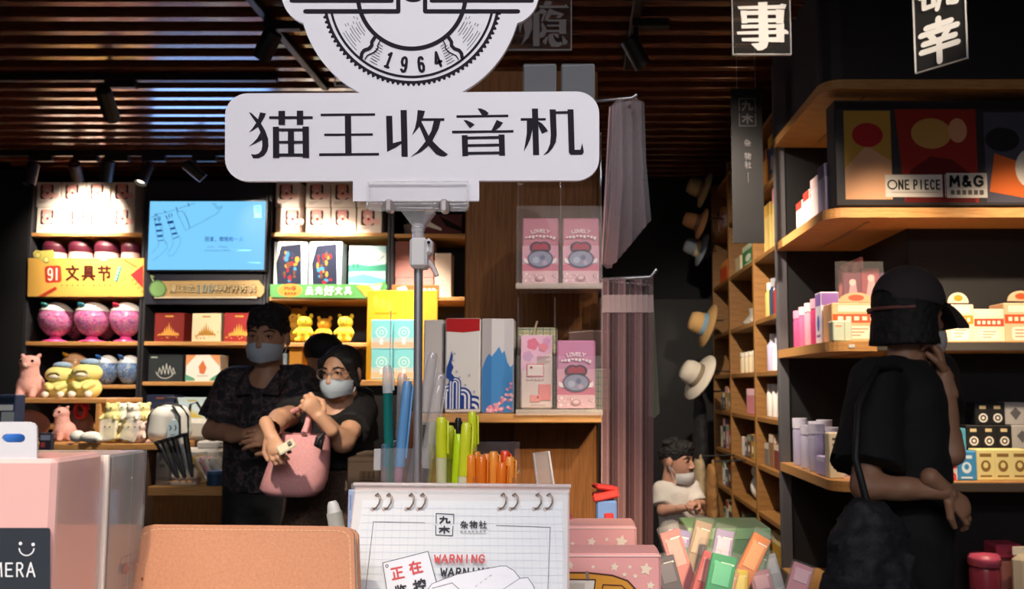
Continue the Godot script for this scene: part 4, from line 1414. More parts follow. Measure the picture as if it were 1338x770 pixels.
func side_stock() -> void:
	var x := BX + 0.03
	aisle_box("carton", "tall cream box with a pink lid beside the grey upright, behind the black hanging banner", "carton", x, 1.961, 3.62, 0.1, 0.3, 0.14, "e8cf86", "e79aa8")
	aisle_box("carton", "tall pale yellow box next to the cream box with the pink lid", "carton", x, 1.961, 3.78, 0.12, 0.25, 0.14, "e6c777", "d9a94e")
	aisle_box("carton", "blue and yellow box on the shelf over the pink lidded box", "carton", x, 2.291, 3.66, 0.14, 0.24, 0.14, "3b4f86", "d8a942", "", "e0d0c0")
	aisle_box("carton", "orange box high on the oak bookcase beside the blue and yellow one", "carton", x, 2.291, 3.83, 0.12, 0.2, 0.14, "c98a3c", "7a3a2c")
	aisle_box("carton", "green and white box low on the upper shelf beyond the cream boxes", "carton", x, 1.961, 4.2, 0.3, 0.13, 0.16, "4f9a62", "d7e6c4", "", "e9efdc")
	aisle_box("carton", "orange red box lit brightly beneath the hats", "carton", x, 1.961, 4.9, 0.24, 0.14, 0.16, "f0642c", "f8b060")
	aisle_box("carton", "small cream carton beside the green and white box", "carton", x, 1.961, 4.47, 0.14, 0.1, 0.14, "e9d9b0")
	var cols := ["5a8fa8", "d8d4cc", "b8383c", "3a4a66", "c9b46a"]
	var says := ["blue bottle beside the grey upright", "white bottle next to the blue one", "red capped bottle third from the grey upright", "navy bottle fourth from the grey upright", "mustard bottle fifth from the grey upright"]
	for j in 5:
		bottle("drink_bottle", "patterned %s, on the shelf under the cream boxes" % says[j], Vector3(x + 0.05, 1.641, -3.585 - 0.08 * j), 0.033, 0.2 - 0.012 * (j % 3), cols[j], ["d8d8d8", "c94a44", "8a2a2e", "b0b4bc", "e9e2d0"][j], "bottles on the oak bookcase", 0.7)
	for j in 3:
		var b := thing("clear_bag", "crumpled clear packet lying on the shelf beyond the bottles, %s" % ["nearest them", "in the middle", "nearest the hats"][j], "packet", Vector3(x + 0.06, 1.641, -4.1 - 0.17 * j), "clear packets on the oak bookcase")
		part(b, "pouch", lathe([Vector2(0, 0), Vector2(0.06, 0.005), Vector2(0.07, 0.03), Vector2(0.03, 0.075), Vector2(0.035, 0.11)], 9, 1.0, 1.1), mat(["b9b4a6", "cfc8b6", "a8a49a"][j], 0.25), Vector3(0.03, 0.001, 0), Vector3(0, j, 0))
	var tones := ["eceaf2", "cfc9e6", "f1f0f4", "bdb6d8"]
	for j in 4:
		bottle("pump_bottle", "%s pump bottle %s on the shelf under the patterned bottles" % [["white", "pale lilac", "tall white", "lilac"][j], ["beside the grey upright", "second from the upright", "third from the upright", "fourth from the upright"][j]],
			Vector3(x + 0.05, 1.375, -3.595 - 0.092 * j), 0.037, 0.17 + 0.02 * (j % 2), tones[j], "e4e2ea", "lotion bottles on the oak bookcase")
	for j in 5:
		bottle("cream_jar", "cream jar with a white lid, %s beyond the lotion bottles" % ["first", "second", "third", "fourth", "fifth"][j], Vector3(x + 0.05, 1.375, -4.08 - 0.1 * j), 0.042, 0.12, "e9d7b6", "f4ead6", "cream jars on the oak bookcase", 0.9)
	for j in 4:
		bottle("storage_jar", "white jar on the shelf beneath the lotion bottles, %s from the grey upright" % ["first", "second", "third", "fourth"][j], Vector3(x + 0.05, 1.147, -3.59 - 0.095 * j), 0.042, 0.165, "e6e0da", "f3efe9", "white jars on the oak bookcase", 0.85)
	aisle_box("carton", "pink box beyond the white jars on the oak bookcase", "carton", x, 1.147, 4.2, 0.2, 0.14, 0.14, "dd8f9c", "efc4ca")
	for j in 4:
		aisle_box("carton", "%s box on the shelf under the white jars, %s from the grey upright" % [["brown", "dark red", "tan", "grey"][j], ["first", "second", "third", "fourth"][j]], "carton", x, 0.906, 3.59 + 0.095 * j, 0.085, [0.15, 0.12, 0.16, 0.11][j], 0.13, ["5c4038", "7c3a36", "8c6a4c", "77706c"][j], "c9b8a6")
	var cup := thing("cup", "teal cup standing low on the oak bookcase near the grey upright", "cup", Vector3(x + 0.06, 0.671, -3.62))
	part(cup, "body", lathe(pr("0,0 42,0 56,150 56,150 52,150 40,8 0,8"), 24), mat("2f8c86", 0.35))
	part(cup, "rim", lathe(pr("55,146 58,150 55,154"), 24), mat("d8e6e2", 0.35))
	var fig := thing("figurine", "small white rabbit figurine low on the oak bookcase beyond the teal cup", "figurine", Vector3(x + 0.07, 0.678, -4.3))
	var f := Field.new(Vector3(-0.09, -0.01, -0.09), Vector3(0.09, 0.26, 0.09), 0.007)
	f.ell(Vector3(0, 0.065, 0), Vector3(0.055, 0.07, 0.05))
	f.ell(Vector3(0, 0.15, 0), Vector3(0.05, 0.045, 0.045), 0.005)
	for s in [-1, 1]:
		f.bone(Vector3(0, 0.165, 0.022 * s), Vector3(0, 0.185, 0.03 * s), 0.012, 0.014, 0.005)
	var acc := Acc.new()
	f.net(acc)
	part(fig, "body", acc.mesh(), mat("e6e2da", 0.4))
	var lr := RandomNumberGenerator.new()
	lr.seed = 77
	var rows := [[0.401, "lowest"], [0.671, "second"], [0.906, "third"], [1.147, "fourth"], [2.291, "eighth"]]
	var tints := [["brown", "6a4a3a"], ["cream", "d8c9a8"], ["russet", "a8442c"], ["slate", "5a6068"], ["sage", "8a9a74"], ["rosy", "d09a98"], ["white", "e0dcd4"], ["ochre", "b88a3c"], ["navy", "36405c"], ["lilac", "a89abc"]]
	for r in rows.size():
		for c in 2:
			var z: float = [4.03, 4.66][c]
			for j in 5:
				var e: Array = tints[(j * 3 + r * 2 + c * 5) % 10]
				var w: float = lr.randf_range(0.07, 0.1)
				var h: float = lr.randf_range(0.1, 0.19)
				if z + w > [4.58, 5.1][c] or (c == 0 and ((r == 1) or (r == 3))):
					continue
				aisle_box("carton", "%s carton on the %s shelf up, in the %s bay of the oak bookcase" % [e[0], rows[r][1], ["middle", "hat end"][c]], "carton", x, rows[r][0], z + w / 2, w - 0.006, h, 0.13, e[1], tints[(j + r) % 10][1], "stock on the oak bookcase", "e9e2d4")
				z += w
	aisle_box("carton", "mustard box on the lowest visible shelf of the oak bookcase", "carton", x, 0.401, 3.7, 0.2, 0.2, 0.16, "c79a34", "e8d090")
	hats()

func hat(label: String, p: Vector3, r: float, hex: String, band: String, tilt: Vector3) -> void:
	var t := thing("sun_hat", label, "hat", p, "hats hanging at the end of the oak bookcase")
	var m := grained("hat_" + hex, [[0.0, Color(hex).darkened(0.2).to_html(false)], [0.5, hex], [1.0, Color(hex).lightened(0.15).to_html(false)]], 0.1, Vector3(10, 30, 10), 0.85)
	part(t, "brim", lathe([Vector2(r * 0.5, 0), Vector2(r, -0.02), Vector2(r, -0.012), Vector2(r * 0.5, 0.008)], 28), m, Vector3.ZERO, tilt)
	part(t, "crown", lathe([Vector2(r * 0.52, 0), Vector2(r * 0.47, 0.07), Vector2(r * 0.38, 0.1), Vector2(0, 0.108)], 28), m, Vector3.ZERO, tilt)
	part(t, "ribbon", lathe([Vector2(r * 0.53, 0.004), Vector2(r * 0.505, 0.035)], 28), mat(band, 0.7), Vector3.ZERO, tilt)
	part(t, "hook", tube([Vector3(0, 0.0, 0), Vector3(0.5 * (0.933 - p.x), 0.03, 0), Vector3(0.933 - p.x, 0.03, 0)], [0.005], 6), BLACK)

func hats() -> void:
	var tilt := Vector3(0.35, 0, 1.25)
	hat("beige felt hat hanging uppermost behind the black hanging banner", at(918, 248, 5.0), 0.12, "b5a078", "7a5c3c", tilt)
	hat("brown straw hat hanging just under the beige felt one", at(914, 292, 4.7), 0.1, "8a5c34", "4a2c1c", tilt)
	hat("pale blue and white hat hanging under the brown straw one", at(914, 326, 5.0), 0.11, "8e9aa8", "d8c9a8", tilt)
	hat("straw hat with a blue ribbon hanging over the white floral cap", at(922, 425, 4.75), 0.14, "c9a066", "7fa4bd", tilt)
	hat("white floral bucket hat hanging in the middle of the hat display", at(912, 492, 4.6), 0.15, "d8cfc0", "8a7a66", Vector3(0.5, 0, 1.0))
	for e in [["black tote bag hanging below the white floral hat", 915, 570, 4.75, "17171a", 0.42, 0.26], ["beige cloth bag hanging low behind the child", 914, 640, 4.5, "a89474", 0.3, 0.24], ["tan shoulder bag hanging lowest beside the oak bookcase", 930, 650, 4.2, "8a6234", 0.3, 0.2]]:
		var c := at(e[1], e[2], e[3])
		var t := thing("tote_bag", e[0], "bag", c, "bags hanging under the hats")
		var h: float = e[5]
		var w: float = e[6]
		var f := Field.new(Vector3(-0.1, -h / 2 - 0.03, -w / 2 - 0.03), Vector3(0.1, h / 2 + 0.03, w / 2 + 0.03), 0.014)
		f.bone(Vector3(0, h * 0.38, 0), Vector3(0, -h * 0.3, 0), w * 0.36, w * 0.46, 0.01, Vector3.RIGHT, 0.4)
		f.ripple(0.012, 14.0)
		var acc := Acc.new()
		f.net(acc)
		part(t, "body", acc.mesh(), mat(e[4], 0.85))
		part(t, "strap", tube([Vector3(0, h * 0.4, -w * 0.3), Vector3(0.01, h * 0.65, 0), Vector3(0, h * 0.4, w * 0.3)], [0.008], 8), mat(e[4], 0.8))
		part(t, "hook", tube([Vector3(0.01, h * 0.64, 0), Vector3(0.933 - c.x, h * 0.66, 0)], [0.005], 6), BLACK)

# ---------------------------------------------------------------- the dark end unit with wrap-round oak shelves
const EX := 0.92
const EZ := 2.75

func wrap_outline(y: float, x1 := 2.5, z1 := 3.45) -> Array:
	var o := [Vector3(EX, y, -z1)]
	for j in 7:
		var a := PI - PI / 2 * j / 6.0
		o.append(Vector3(EX + 0.07 + 0.07 * cos(a), y, -EZ - 0.07 + 0.07 * sin(a)))
	o.append_array([Vector3(x1, y, -EZ), Vector3(x1, y, -2.95), Vector3(1.3, y, -2.95), Vector3(1.3, y, -z1)])
	return o

func end_unit() -> void:
	var t := thing("end_display", "dark end unit with oak shelves wrapped round its corner behind the woman in the cap", "shelving", Vector3.ZERO)
	part(t, "core", rbox(Vector3(1.2, CEIL - 0.3, 0.5), 0.003), mat("0e0e10", 0.7), Vector3(1.9, 0, -3.2))
	var head := wrap_outline(CEIL + 0.02)
	var st := begin()
	add_slab(st, head, Vector3(0, -(CEIL + 0.02 - 2.435), 0))
	part(t, "header", done(st), mat("27262a", 0.5))
	for y in [2.432, 1.95, 1.462, 0.962, 0.5]:
		var b := begin()
		add_slab(b, wrap_outline(y), Vector3(0, -0.036, 0))
		part(t, "shelf_board", done(b), OAK)
		if y > 1.0:
			part(t, "light_groove", rbox(Vector3(0.012, 0.004, 0.55), 0.0005), mat("8a6a44", 0.3), Vector3(1.1, y - 0.0385, -3.1))
	# price tags clipped to the shelf edges
	for e in [[1113, 452, 1.462], [1238, 450, 1.462], [1291, 451, 1.462], [1300, 451, 1.462], [1240, 632, 0.962], [1290, 633, 0.962], [1305, 633, 0.962]]:
		part(t, "price_tag", rbox(Vector3(0.022, 0.012, 0.002), 0.0005), mat("d8d8d4", 0.4), Vector3(at(e[0], e[1], EZ - 0.003).x, e[2] - 0.024, -EZ + 0.0015))
	part(t, "label_rail", rbox(Vector3(1.4, 0.03, 0.004), 0.0008), mat("4a4642", 0.4), Vector3(1.79, 1.462 - 0.034, -EZ + 0.002))
	part(t, "label_rail", rbox(Vector3(1.4, 0.03, 0.004), 0.0008), mat("4a4038", 0.4), Vector3(1.79, 0.962 - 0.034, -EZ + 0.002))
	poster_box()
	end_stock()

func poster_box() -> void:
	var t := packet("poster_box", "large black display box with gold, red and grey picture panels and white lettering", "display box", [1093, 131, 1372, 269], EZ + 0.03, 0.09, "17151a")
	var k := front(t)
	# plain picture panels in the colours of the print
	k.rect(2, 3, 277, 12, "221e24")
	k.rect(12, 14, 72, 130, "b08a3c")
	k.poly(vs("78,12 182,12 182,134 88,134"), "8c2a20")
	k.rect(192, 16, 276, 134, "4a4a58")
	k.poly(vs("12,90 40,60 72,80 72,130 12,130"), "c99a78")
	k.disc(42, 46, 20, "a3242a", 16.0)
	k.poly(vs("88,134 96,92 122,74 150,78 172,96 178,134"), "5c171a")
	k.disc(124, 44, 26, "b58a4a", 20.0)
	k.disc(158, 40, 12, "c9906c", 16.0)
	k.disc(215, 52, 22, "23222a", 16.0)
	k.poly(vs("196,120 204,70 232,80 250,130"), "c9642c")
	k.disc(250, 90, 20, "d8d2c8", 26.0)
	k.rect(63, 98, 136, 127, "c9c6c0")
	k.ring(Vector2(72, 111), 4.6, 6.6, 0, TAU, "1c181a", 20)
	k.rect(141, 96, 193, 128, "c9c6c0")
	k.rect(139.2, 98, 140.0, 127, "c9c6c0")
	k.rect(142.5, 97.5, 191.5, 116.5, "b4b0ab")
	write(k, "NE", 79.6, 104.5, 6.4, 13, 1.4, 2.2, "1c181a")
	write(k, "PIECE", 98.5, 104.5, 5.8, 13, 1.4, 2.0, "1c181a")
	k.line([Vector2(70, 121), Vector2(130, 121)], 0.8, "8a8680", false)
	write(k, "M&G", 145, 99.5, 13, 14, 2.2, 3.6, "1c181a")
	for j in 6:
		k.rect(146 + j * 7.4, 118, 151 + j * 7.4, 124, "5a5654")
	print_on(t, k)

func end_stock() -> void:
	# little boxes on the aisle side of the top shelf
	var tops := [["small white box with a red lid farthest from the black display box", "efe9e4", "d8382c", 3.2, 0.13], ["small white box with a red lid second from the black display box", "f3efea", "d8382c", 3.1, 0.15],
		["small pale pink box third in the row beside the black display box", "ecd9dc", "e8c8cc", 3.0, 0.18], ["small lilac box next to the black display box", "8f86a4", "6a627e", 2.905, 0.2]]
	for e in tops:
		aisle_box("carton", e[0], "carton", EX + 0.035, 1.951, e[3], 0.085, e[4], 0.08, e[1], e[2], "small boxes on the aisle side of the top shelf")
	# middle shelf, aisle side
	for j in 4:
		bottle("lotion_tube", "%s pink lotion tube at the middle shelf's corner, %s" % [["deep", "rosy", "pale", "hot"][j], ["first from the grey upright", "second from the upright", "third from the upright", "fourth from the upright"][j]],
			Vector3(EX + 0.06, 1.463, -3.28 + 0.08 * j), 0.036, 0.16 + 0.008 * j, ["c9588a", "dd6f9c", "ecb0c4", "d8467e"][j], ["e69ab8", "f0c8d4", "f4e4e8", "f4b8cc"][j], "pink lotion tubes on the middle shelf", 0.9)
	aisle_box("carton", "white and violet box next to the pink lotion tubes", "carton", EX + 0.03, 1.463, 2.965, 0.07, 0.2, 0.07, "e9e2f0", "8f6fb8", "", "5a6fc0")
	var card := thing("card_stand", "tall salmon card stand with dark slots behind the pink lotion tubes", "card stand", Vector3(EX + 0.2, 1.463, -3.06))
	part(card, "board", rbox(Vector3(0.012, 0.34, 0.22), 0.002), mat("cf7d78", 0.5))
	for j in 4:
		part(card, "sachet", rbox(Vector3(0.012, 0.13, 0.042), 0.002), mat(["a85a58", "d8a49c", "8a4048", "c98a84"][j], 0.4), Vector3(-0.013, 0.19, -0.08 + 0.053 * j))
	part(card, "base", rbox(Vector3(0.09, 0.05, 0.22), 0.002), mat("c9807c", 0.5), Vector3(-0.03, 0, 0))
	var pane := solo("acrylic_divider", "clear upright acrylic divider between the pink tubes and the orange boxes", "divider", rbox(Vector3(0.18, 0.3, 0.004), 0.0008), CLEAR, Vector3(EX + 0.14, 1.463, -2.82))
	# middle shelf, front
	display_carton("orange and cream display carton with a rounded header beside the pale green box", [1088, 396, 1152, 447], "f0b888", "e0582c", true)
	display_carton("orange and cream display carton hidden by the woman's hair", [1153, 400, 1212, 447], "efb080", "d8502a", true)
	var pg := packet("carton", "small pale green carton standing before the orange display carton", "carton", [1089, 419, 1113, 449], EZ + 0.015, 0.05, "cfdcc4")
	var pk := front(pg)
	pk.rect(14, 2, 15, 28, "9aa890")
	pk.rect(3, 6, 11, 8, "e8a080")
	print_on(pg, pk)
	for j in 4:
		var x := 1104 + 24 * j
		var p := packet("figure_card", "upright %s card with a pale shape behind the woman's cap, %s" % [["plum", "rose", "violet", "mauve"][j], ["first from the aisle", "second from the aisle", "third from the aisle", "fourth from the aisle"][j]], "card", [x, 350 + (6 if j % 2 == 0 else 0), x + 21, 447], EZ + 0.176, 0.016, ["6a3a4c", "8a4450", "564066", "7a4a64"][j], "dark cards behind the woman's cap")
		var k := front(p)
		k.poly(vs("4,40 8,14 14,8 18,40"), ["b8909c", "c99aa0", "9a86b4", "b890a8"][j])
		k.disc(11, 12, 4, "d8b8b4")
		k.rect(2, 46, 19, 62, "a07884")
		print_on(p, k)
	display_carton("cream carton with a tall orange emblem topper beyond the woman's cap", [1236, 398, 1272, 447], "f2d8b8", "e8902c", true)
	display_carton("wide cream carton with a red oval band in front of the woman's face", [1273, 404, 1312, 447.5], "f3dcc0", "dd4a30", false)
	display_carton("brown and cream carton with an orange roundel at the frame's edge", [1313, 396, 1360, 447.5], "e6bf98", "c8562c", true)
	# lower shelf
	for j in 6:
		var p := Vector3(EX + 0.05 + 0.05 * (j % 2), 0.963, -3.31 + 0.056 * j)
		bottle("perfume_tube", "slim lilac tube at the aisle corner of the lower shelf, %s from the grey upright" % ["first", "second", "third", "fourth", "fifth", "sixth"][j], p, 0.03, 0.2 - 0.012 * (j % 3), ["c6bedd", "b3a8d2", "d8d2ea", "a99cc8", "cfc8e4", "bcb2d8"][j], "e3deee", "lilac tubes on the lower shelf", 0.95)
	aisle_box("tray_carton", "low lilac tray carton in front of the slim tubes", "carton", EX + 0.02, 0.963, 2.95, 0.1, 0.07, 0.1, "b9aee0", "d8d0ee")
	var cb := packet("carton", "cream carton with dark lettering beside the lilac tubes", "carton", [1084, 566, 1102, 613], 2.84, 0.05, "d8cdb6")
	var ck := front(cb)
	for j in 5:
		ck.rect(4, 6 + j * 7, 14, 9 + j * 7, "5a4a3a")
	print_on(cb, ck)
	bottle("perfume_bottle", "faceted pale violet bottle standing behind the cream carton", Vector3(1.12, 0.963, -2.93), 0.028, 0.3, "a894b8", "c9b8d4", "")
	for e in [["bright blue carton with a white crest on the lower shelf", [1252, 590, 1276, 628], "3f8fc4", "d8ecf4"], ["cream yellow carton with brown figures next to the blue carton", [1277, 587.5, 1299, 628], "e4d692", "8a6a3a"],
		["cream yellow carton with brown figures second from the blue carton", [1299.6, 587.5, 1321, 628], "e4d692", "8a6a3a"], ["cream yellow carton with brown figures third from the blue carton", [1321.6, 587.5, 1344, 628], "e4d692", "8a6a3a"],
		["small red and white carton behind the woman's forearm", [1232, 603, 1251, 628], "d8c8c4", "c83a34"]]:
		var p := packet("carton", e[0], "carton", e[1], EZ + 0.03, 0.06, e[2], "small cartons on the lower shelf")
		var k := front(p)
		k.rect(4, 5, 18, 9, e[3])
		k.disc(11, 20, 6, e[3], 7.0)
		k.disc(11, 19, 3, e[2], 3.5)
		k.rect(4, 31, 18, 33, e[3])
		print_on(p, k)
	var r := 0
	for row in [[[1263, 1283, 1303], 556, 587, "upon the cream yellow ones", 2.86], [[1275, 1294], 526, 555.6, "topmost, upon the other black ones", 2.87]]:
		var names := ["nearest the woman", "second from the woman", "third from the woman"]
		for j in row[0].size():
			var x: float = row[0][j]
			var p := packet("carton", "black ring print carton %s, %s" % [row[3], names[j]], "carton", [x, row[1], x + 19, row[2]], row[4], 0.07, "17171a", "black ring print cartons")
			var k := front(p)
			k.rect(5, 4, 13, 8, "c9b890")
			k.ring(Vector2(9.5, 19), 3.6, 5.6, 0, TAU, "d8d4cc", 20)
			k.disc(9.5, 19, 1.8, "e8e4dc")
			print_on(p, k)
		var gx: float = row[0][-1] + 20.0
		var gp := packet("carton", "grey carton with a dark diamond print, %s row, beside the black ring cartons" % ["lower" if r == 0 else "upper"], "carton", [gx, row[1], gx + 26, row[2]], row[4], 0.07, "a8a6a4", "grey diamond cartons")
		var gk := front(gp)
		gk.poly(vs("13,6 20,13 13,22 6,13"), "5a5a5e")
		print_on(gp, gk)
		r += 1
	var riser := solo("acrylic_riser", "clear acrylic riser under the black ring print cartons", "riser", rbox(Vector3(0.36, at(1300, 587.2, 2.9).y - 0.963, 0.09), 0.001), clear("dfe6ea", 0.08, 0.06), Vector3(at(1310, 587, 2.9).x, 0.963, -2.9))
	var tc := packet("carton", "small turquoise carton half hidden behind the woman's raised forearm", "carton", [1246, 560, 1262, 589], 2.84, 0.04, "4f9ab0")
	# bottom shelf, just inside the frame's corner
	var z := 2.84
	var jar := thing("sweet_jar", "clear jar of red sweets with a pink lid in the lowest corner beyond the woman", "jar", Vector3(at(1287, 760, z).x, 0.501, -z))
	part(jar, "body", lathe(pr("0,0 50,0 52,8 52,140 46,152 0,152"), 24), mat("7a2c3a", 0.25))
	part(jar, "lid", lathe(pr("48,150 55,152 55,178 55,178 48,192 0,196"), 24), mat("c9556e", 0.35))
	var jar2 := thing("sweet_jar", "smaller jar with a square pink lid behind the cream pouch", "jar", Vector3(at(1324, 750, z).x, 0.501, -z - 0.06))
	part(jar2, "body", rbox(Vector3(0.09, 0.17, 0.09), 0.012), mat("8a5a54", 0.3))
	part(jar2, "lid", rbox(Vector3(0.1, 0.05, 0.1), 0.008), mat("b8445a", 0.35), Vector3(0, 0.17, 0))
	var bag := thing("pouch", "cream paper pouch with a red mark at the frame's lowest corner", "pouch", Vector3(at(1333, 750, z).x, 0.501, -z + 0.04))
	part(bag, "body", rbox(Vector3(0.1, 0.2, 0.05), 0.02), mat("cdbfa2", 0.6))
	part(bag, "top_seal", rbox(Vector3(0.096, 0.03, 0.006), 0.002), mat("e6dcc4", 0.6), Vector3(0, 0.195, 0))

func display_carton(label: String, r: Array, hex: String, band: String, header: bool) -> void:
	var t := packet("display_carton", label, "carton", r, EZ + 0.07, 0.1, hex, "orange cartons on the middle shelf")
	var w: float = r[2] - r[0]
	var h: float = r[3] - r[1]
	var k := front(t)
	k.rect(1, h * 0.28, w - 1, h * 0.5, band)
	k.rrect(w * 0.12, h * 0.06, w * 0.88, h * 0.22, 2, "f7e6d0")
	k.rrect(w * 0.2, h * 0.58, w * 0.8, h * 0.9, 4, "f9ecd8")
	for j in 3:
		k.rect(w * 0.28, h * (0.64 + 0.08 * j), w * (0.72 - 0.08 * j), h * (0.67 + 0.08 * j), "c98a6a")
	for j in 5:
		k.rect(w * (0.12 + 0.16 * j), h * 0.34, w * (0.22 + 0.16 * j), h * 0.44, "fbe3cc")
	print_on(t, k)
	if header:
		var s: float = t.get_meta("dims")[3]
		var ol := []
		for j in 11:
			var a := PI - PI * j / 10.0
			ol.append(Vector3(cos(a) * w * 0.36 * s, h * s + sin(a) * 13.0 * s, 0.045))
		part(t, "header_card", slab(ol, Vector3(0, 0, -0.004)), mat(hex, 0.5))
		var k2 := Ink.new(Vector3(0, h * s, 0.0455), Vector3(s, 0, 0), Vector3(0, -s, 0))
		k2.disc(0, -6, w * 0.16, band, 4.0)
		print_on(t, k2)

# ---------------------------------------------------------------- plush toys and bags by the back wall
func plush_stand() -> void:
	var z := 3.62
	var t := thing("display_stand", "two tier oak display stand carrying the pink and yellow plush toys", "stand", Vector3(0, 0, 0))
	var a := at(-30, 521, z)
	var b := at(140, 521, z)
	var c := at(300, 577, z)
	var low := c.y
	part(t, "top_board", rbox(Vector3(b.x - a.x, 0.022, 0.3), 0.003), OAK, Vector3((a.x + b.x) / 2, a.y - 0.022, -z - 0.15))
	part(t, "upright", rbox(Vector3(0.022, a.y - 0.022 - low, 0.3), 0.003), OAK, Vector3(at(127, 550, z).x, low, -z - 0.15))
	part(t, "lower_board", rbox(Vector3(c.x - a.x - 0.2, 0.028, 0.5), 0.003), OAK, Vector3((a.x + c.x - 0.2) / 2, low - 0.028, -z - 0.1))
	part(t, "body", rbox(Vector3(c.x - a.x - 0.3, low - 0.03, 0.48), 0.003), mat("4a3626", 0.6), Vector3((a.x + c.x - 0.3) / 2, 0, -z - 0.1))
	alpaca("pink alpaca plush sitting on the upper tier of the oak stand", Vector3(at(38, 521, z + 0.1).x, a.y + 0.0008, -z - 0.1), 0.215, 0.25)
	alpaca("smaller pink alpaca plush sitting on the lower tier of the oak stand", Vector3(at(82, 573, z + 0.02).x, low + 0.0008, -z - 0.02), 0.166, -0.35)
	shade_plush("shaded rose plush lying under the upper tier of the oak stand", at(38, 575, z + 0.16), Vector3(0.085, 0.085, 0.08), "b98c84", low)  # pink dulled to brownish rose, the tier's shade is in the colour
	shade_plush("brown plush back between the smaller alpaca and the oak upright", at(104, 575, z + 0.16), Vector3(0.05, 0.088, 0.07), "9a7264", low)
	var coil := thing("coiled_cord", "bright red looped ribbon hanging under the upper tier beside the upright", "ribbon", at(108, 538, z + 0.1))
	var pts := []
	for j in 25:
		var q := TAU * j / 12.0
		pts.append(Vector3(cos(q) * 0.028, sin(q) * 0.04 + 0.01, j * 0.001))
	pts.append(Vector3(0, at(108, 521, z + 0.1).y - 0.022 - at(108, 538, z + 0.1).y, 0.02))
	part(coil, "loop", tube(pts, [0.007], 8), mat("c42430", 0.5))
	sleepy_plush("yellow plush in spotted pyjamas with a blue cap, next to the pink alpaca", Vector3(at(75, 521, z + 0.12).x, a.y + 0.0008, -z - 0.13), 0.17)
	sleepy_plush("yellow plush in pyjamas with a larger blue cap, at the upper tier's end", Vector3(at(111, 521, z + 0.12).x, a.y + 0.0008, -z - 0.13), 0.185)
	# a heap of small plush toys in clear bags
	var px := [[145, "e9da86", "lying against the oak upright"], [157, "e6e0cc", "second from the oak upright, in a clear wrapper"], [169, "ead98a", "third from the oak upright"], [180, "ece7dc", "beside the white rucksack"], [184, "e2c4b8", "squeezed against the white rucksack"]]
	for j in px.size():
		var e: Array = px[j]
		shade_plush("%s bear plush %s" % [["pale yellow", "cream", "yellow", "white", "peach"][j], e[2]], at(e[0], 570, z - 0.1 + 0.08 * (j % 2)), Vector3(0.033, 0.045, 0.033), e[1], low, true)
	for j in 4:
		shade_plush("%s bear plush on top of the heap, %s" % [["lemon", "mint", "ivory", "buttery"][j], ["nearest the oak upright", "second from the upright", "third from the upright", "nearest the rucksack"][j]], at(146 + 14 * j, 553, z - 0.09 + 0.07 * (j % 2)), Vector3(0.033, 0.045, 0.033), ["e8dc94", "cfdccf", "e9e4d4", "eadf9c"][j], low + 0.085, true)
	for j in 2:
		var s := solo("clear_wrapper", "folded clear plastic wrapper with a paper tag, %s plush heap" % ["in front of the" if j == 0 else "at the rucksack end of the"], "wrapper", rbox(Vector3(0.075, 0.1, 0.012), 0.004), clear("f4f2ec", 0.45, 0.2), Vector3(at([148, 172][j], 570, z - 0.1).x, low + 0.014, -z + 0.14), "", Vector3(-0.25, 0, 0.15 - 0.4 * j))
	var lying := thing("plush_toy", "small white plush lying flat at the edge of the lower tier", "plush toy", Vector3(at(112, 577, z - 0.14).x, low + 0.004, -z + 0.13))
	var f := Field.new(Vector3(-0.09, -0.01, -0.05), Vector3(0.09, 0.07, 0.05), 0.007)
	f.ell(Vector3(0.02, 0.024, 0), Vector3(0.05, 0.026, 0.035))
	f.ell(Vector3(-0.045, 0.028, 0), Vector3(0.03, 0.028, 0.03), 0.006)
	f.ell(Vector3(0.065, 0.015, 0.02), Vector3(0.016, 0.014, 0.014), 0.006)
	var acc := Acc.new()
	f.net(acc)
	part(lying, "body", acc.mesh(), fur("dfe0da"))
	rucksack()
	counter()
	# dark product boxes at the frame's edge
	var nb := packet("blister_box", "navy hanging box with white lettering at the frame's edge beside the pink alpaca", "carton", [-14, 516, 21, 556], 3.3, 0.06, "23304e", "navy boxes beside the alpaca")
	var nk := front(nb)
	nk.rect(2, 4, 33, 11, "1a2236")
	nk.rect(6, 14, 32, 22, "c9d2dc")
	nk.rect(16, 24, 34, 38, "9aa6b0")
	print_on(nb, nk)
	part(nb, "stand", rbox(Vector3(0.11, nb.position.y, 0.05), 0.002), mat("2a2a2e", 0.5), Vector3(0, -nb.position.y, 0))
	var fr := packet("framed_card", "small dark framed card leaning below the smaller alpaca", "card", [50, 566, 68, 590], 3.35, 0.02, "2c2c3a")
	var fk := front(fr)
	fk.rect(2, 3, 16, 10, "8a92b0")
	fk.rect(3, 13, 9, 20, "a8484c")
	print_on(fr, fk)
	part(fr, "stand", rbox(Vector3(0.05, fr.position.y, 0.02), 0.002), mat("3a3028", 0.5), Vector3(0, -fr.position.y, 0))

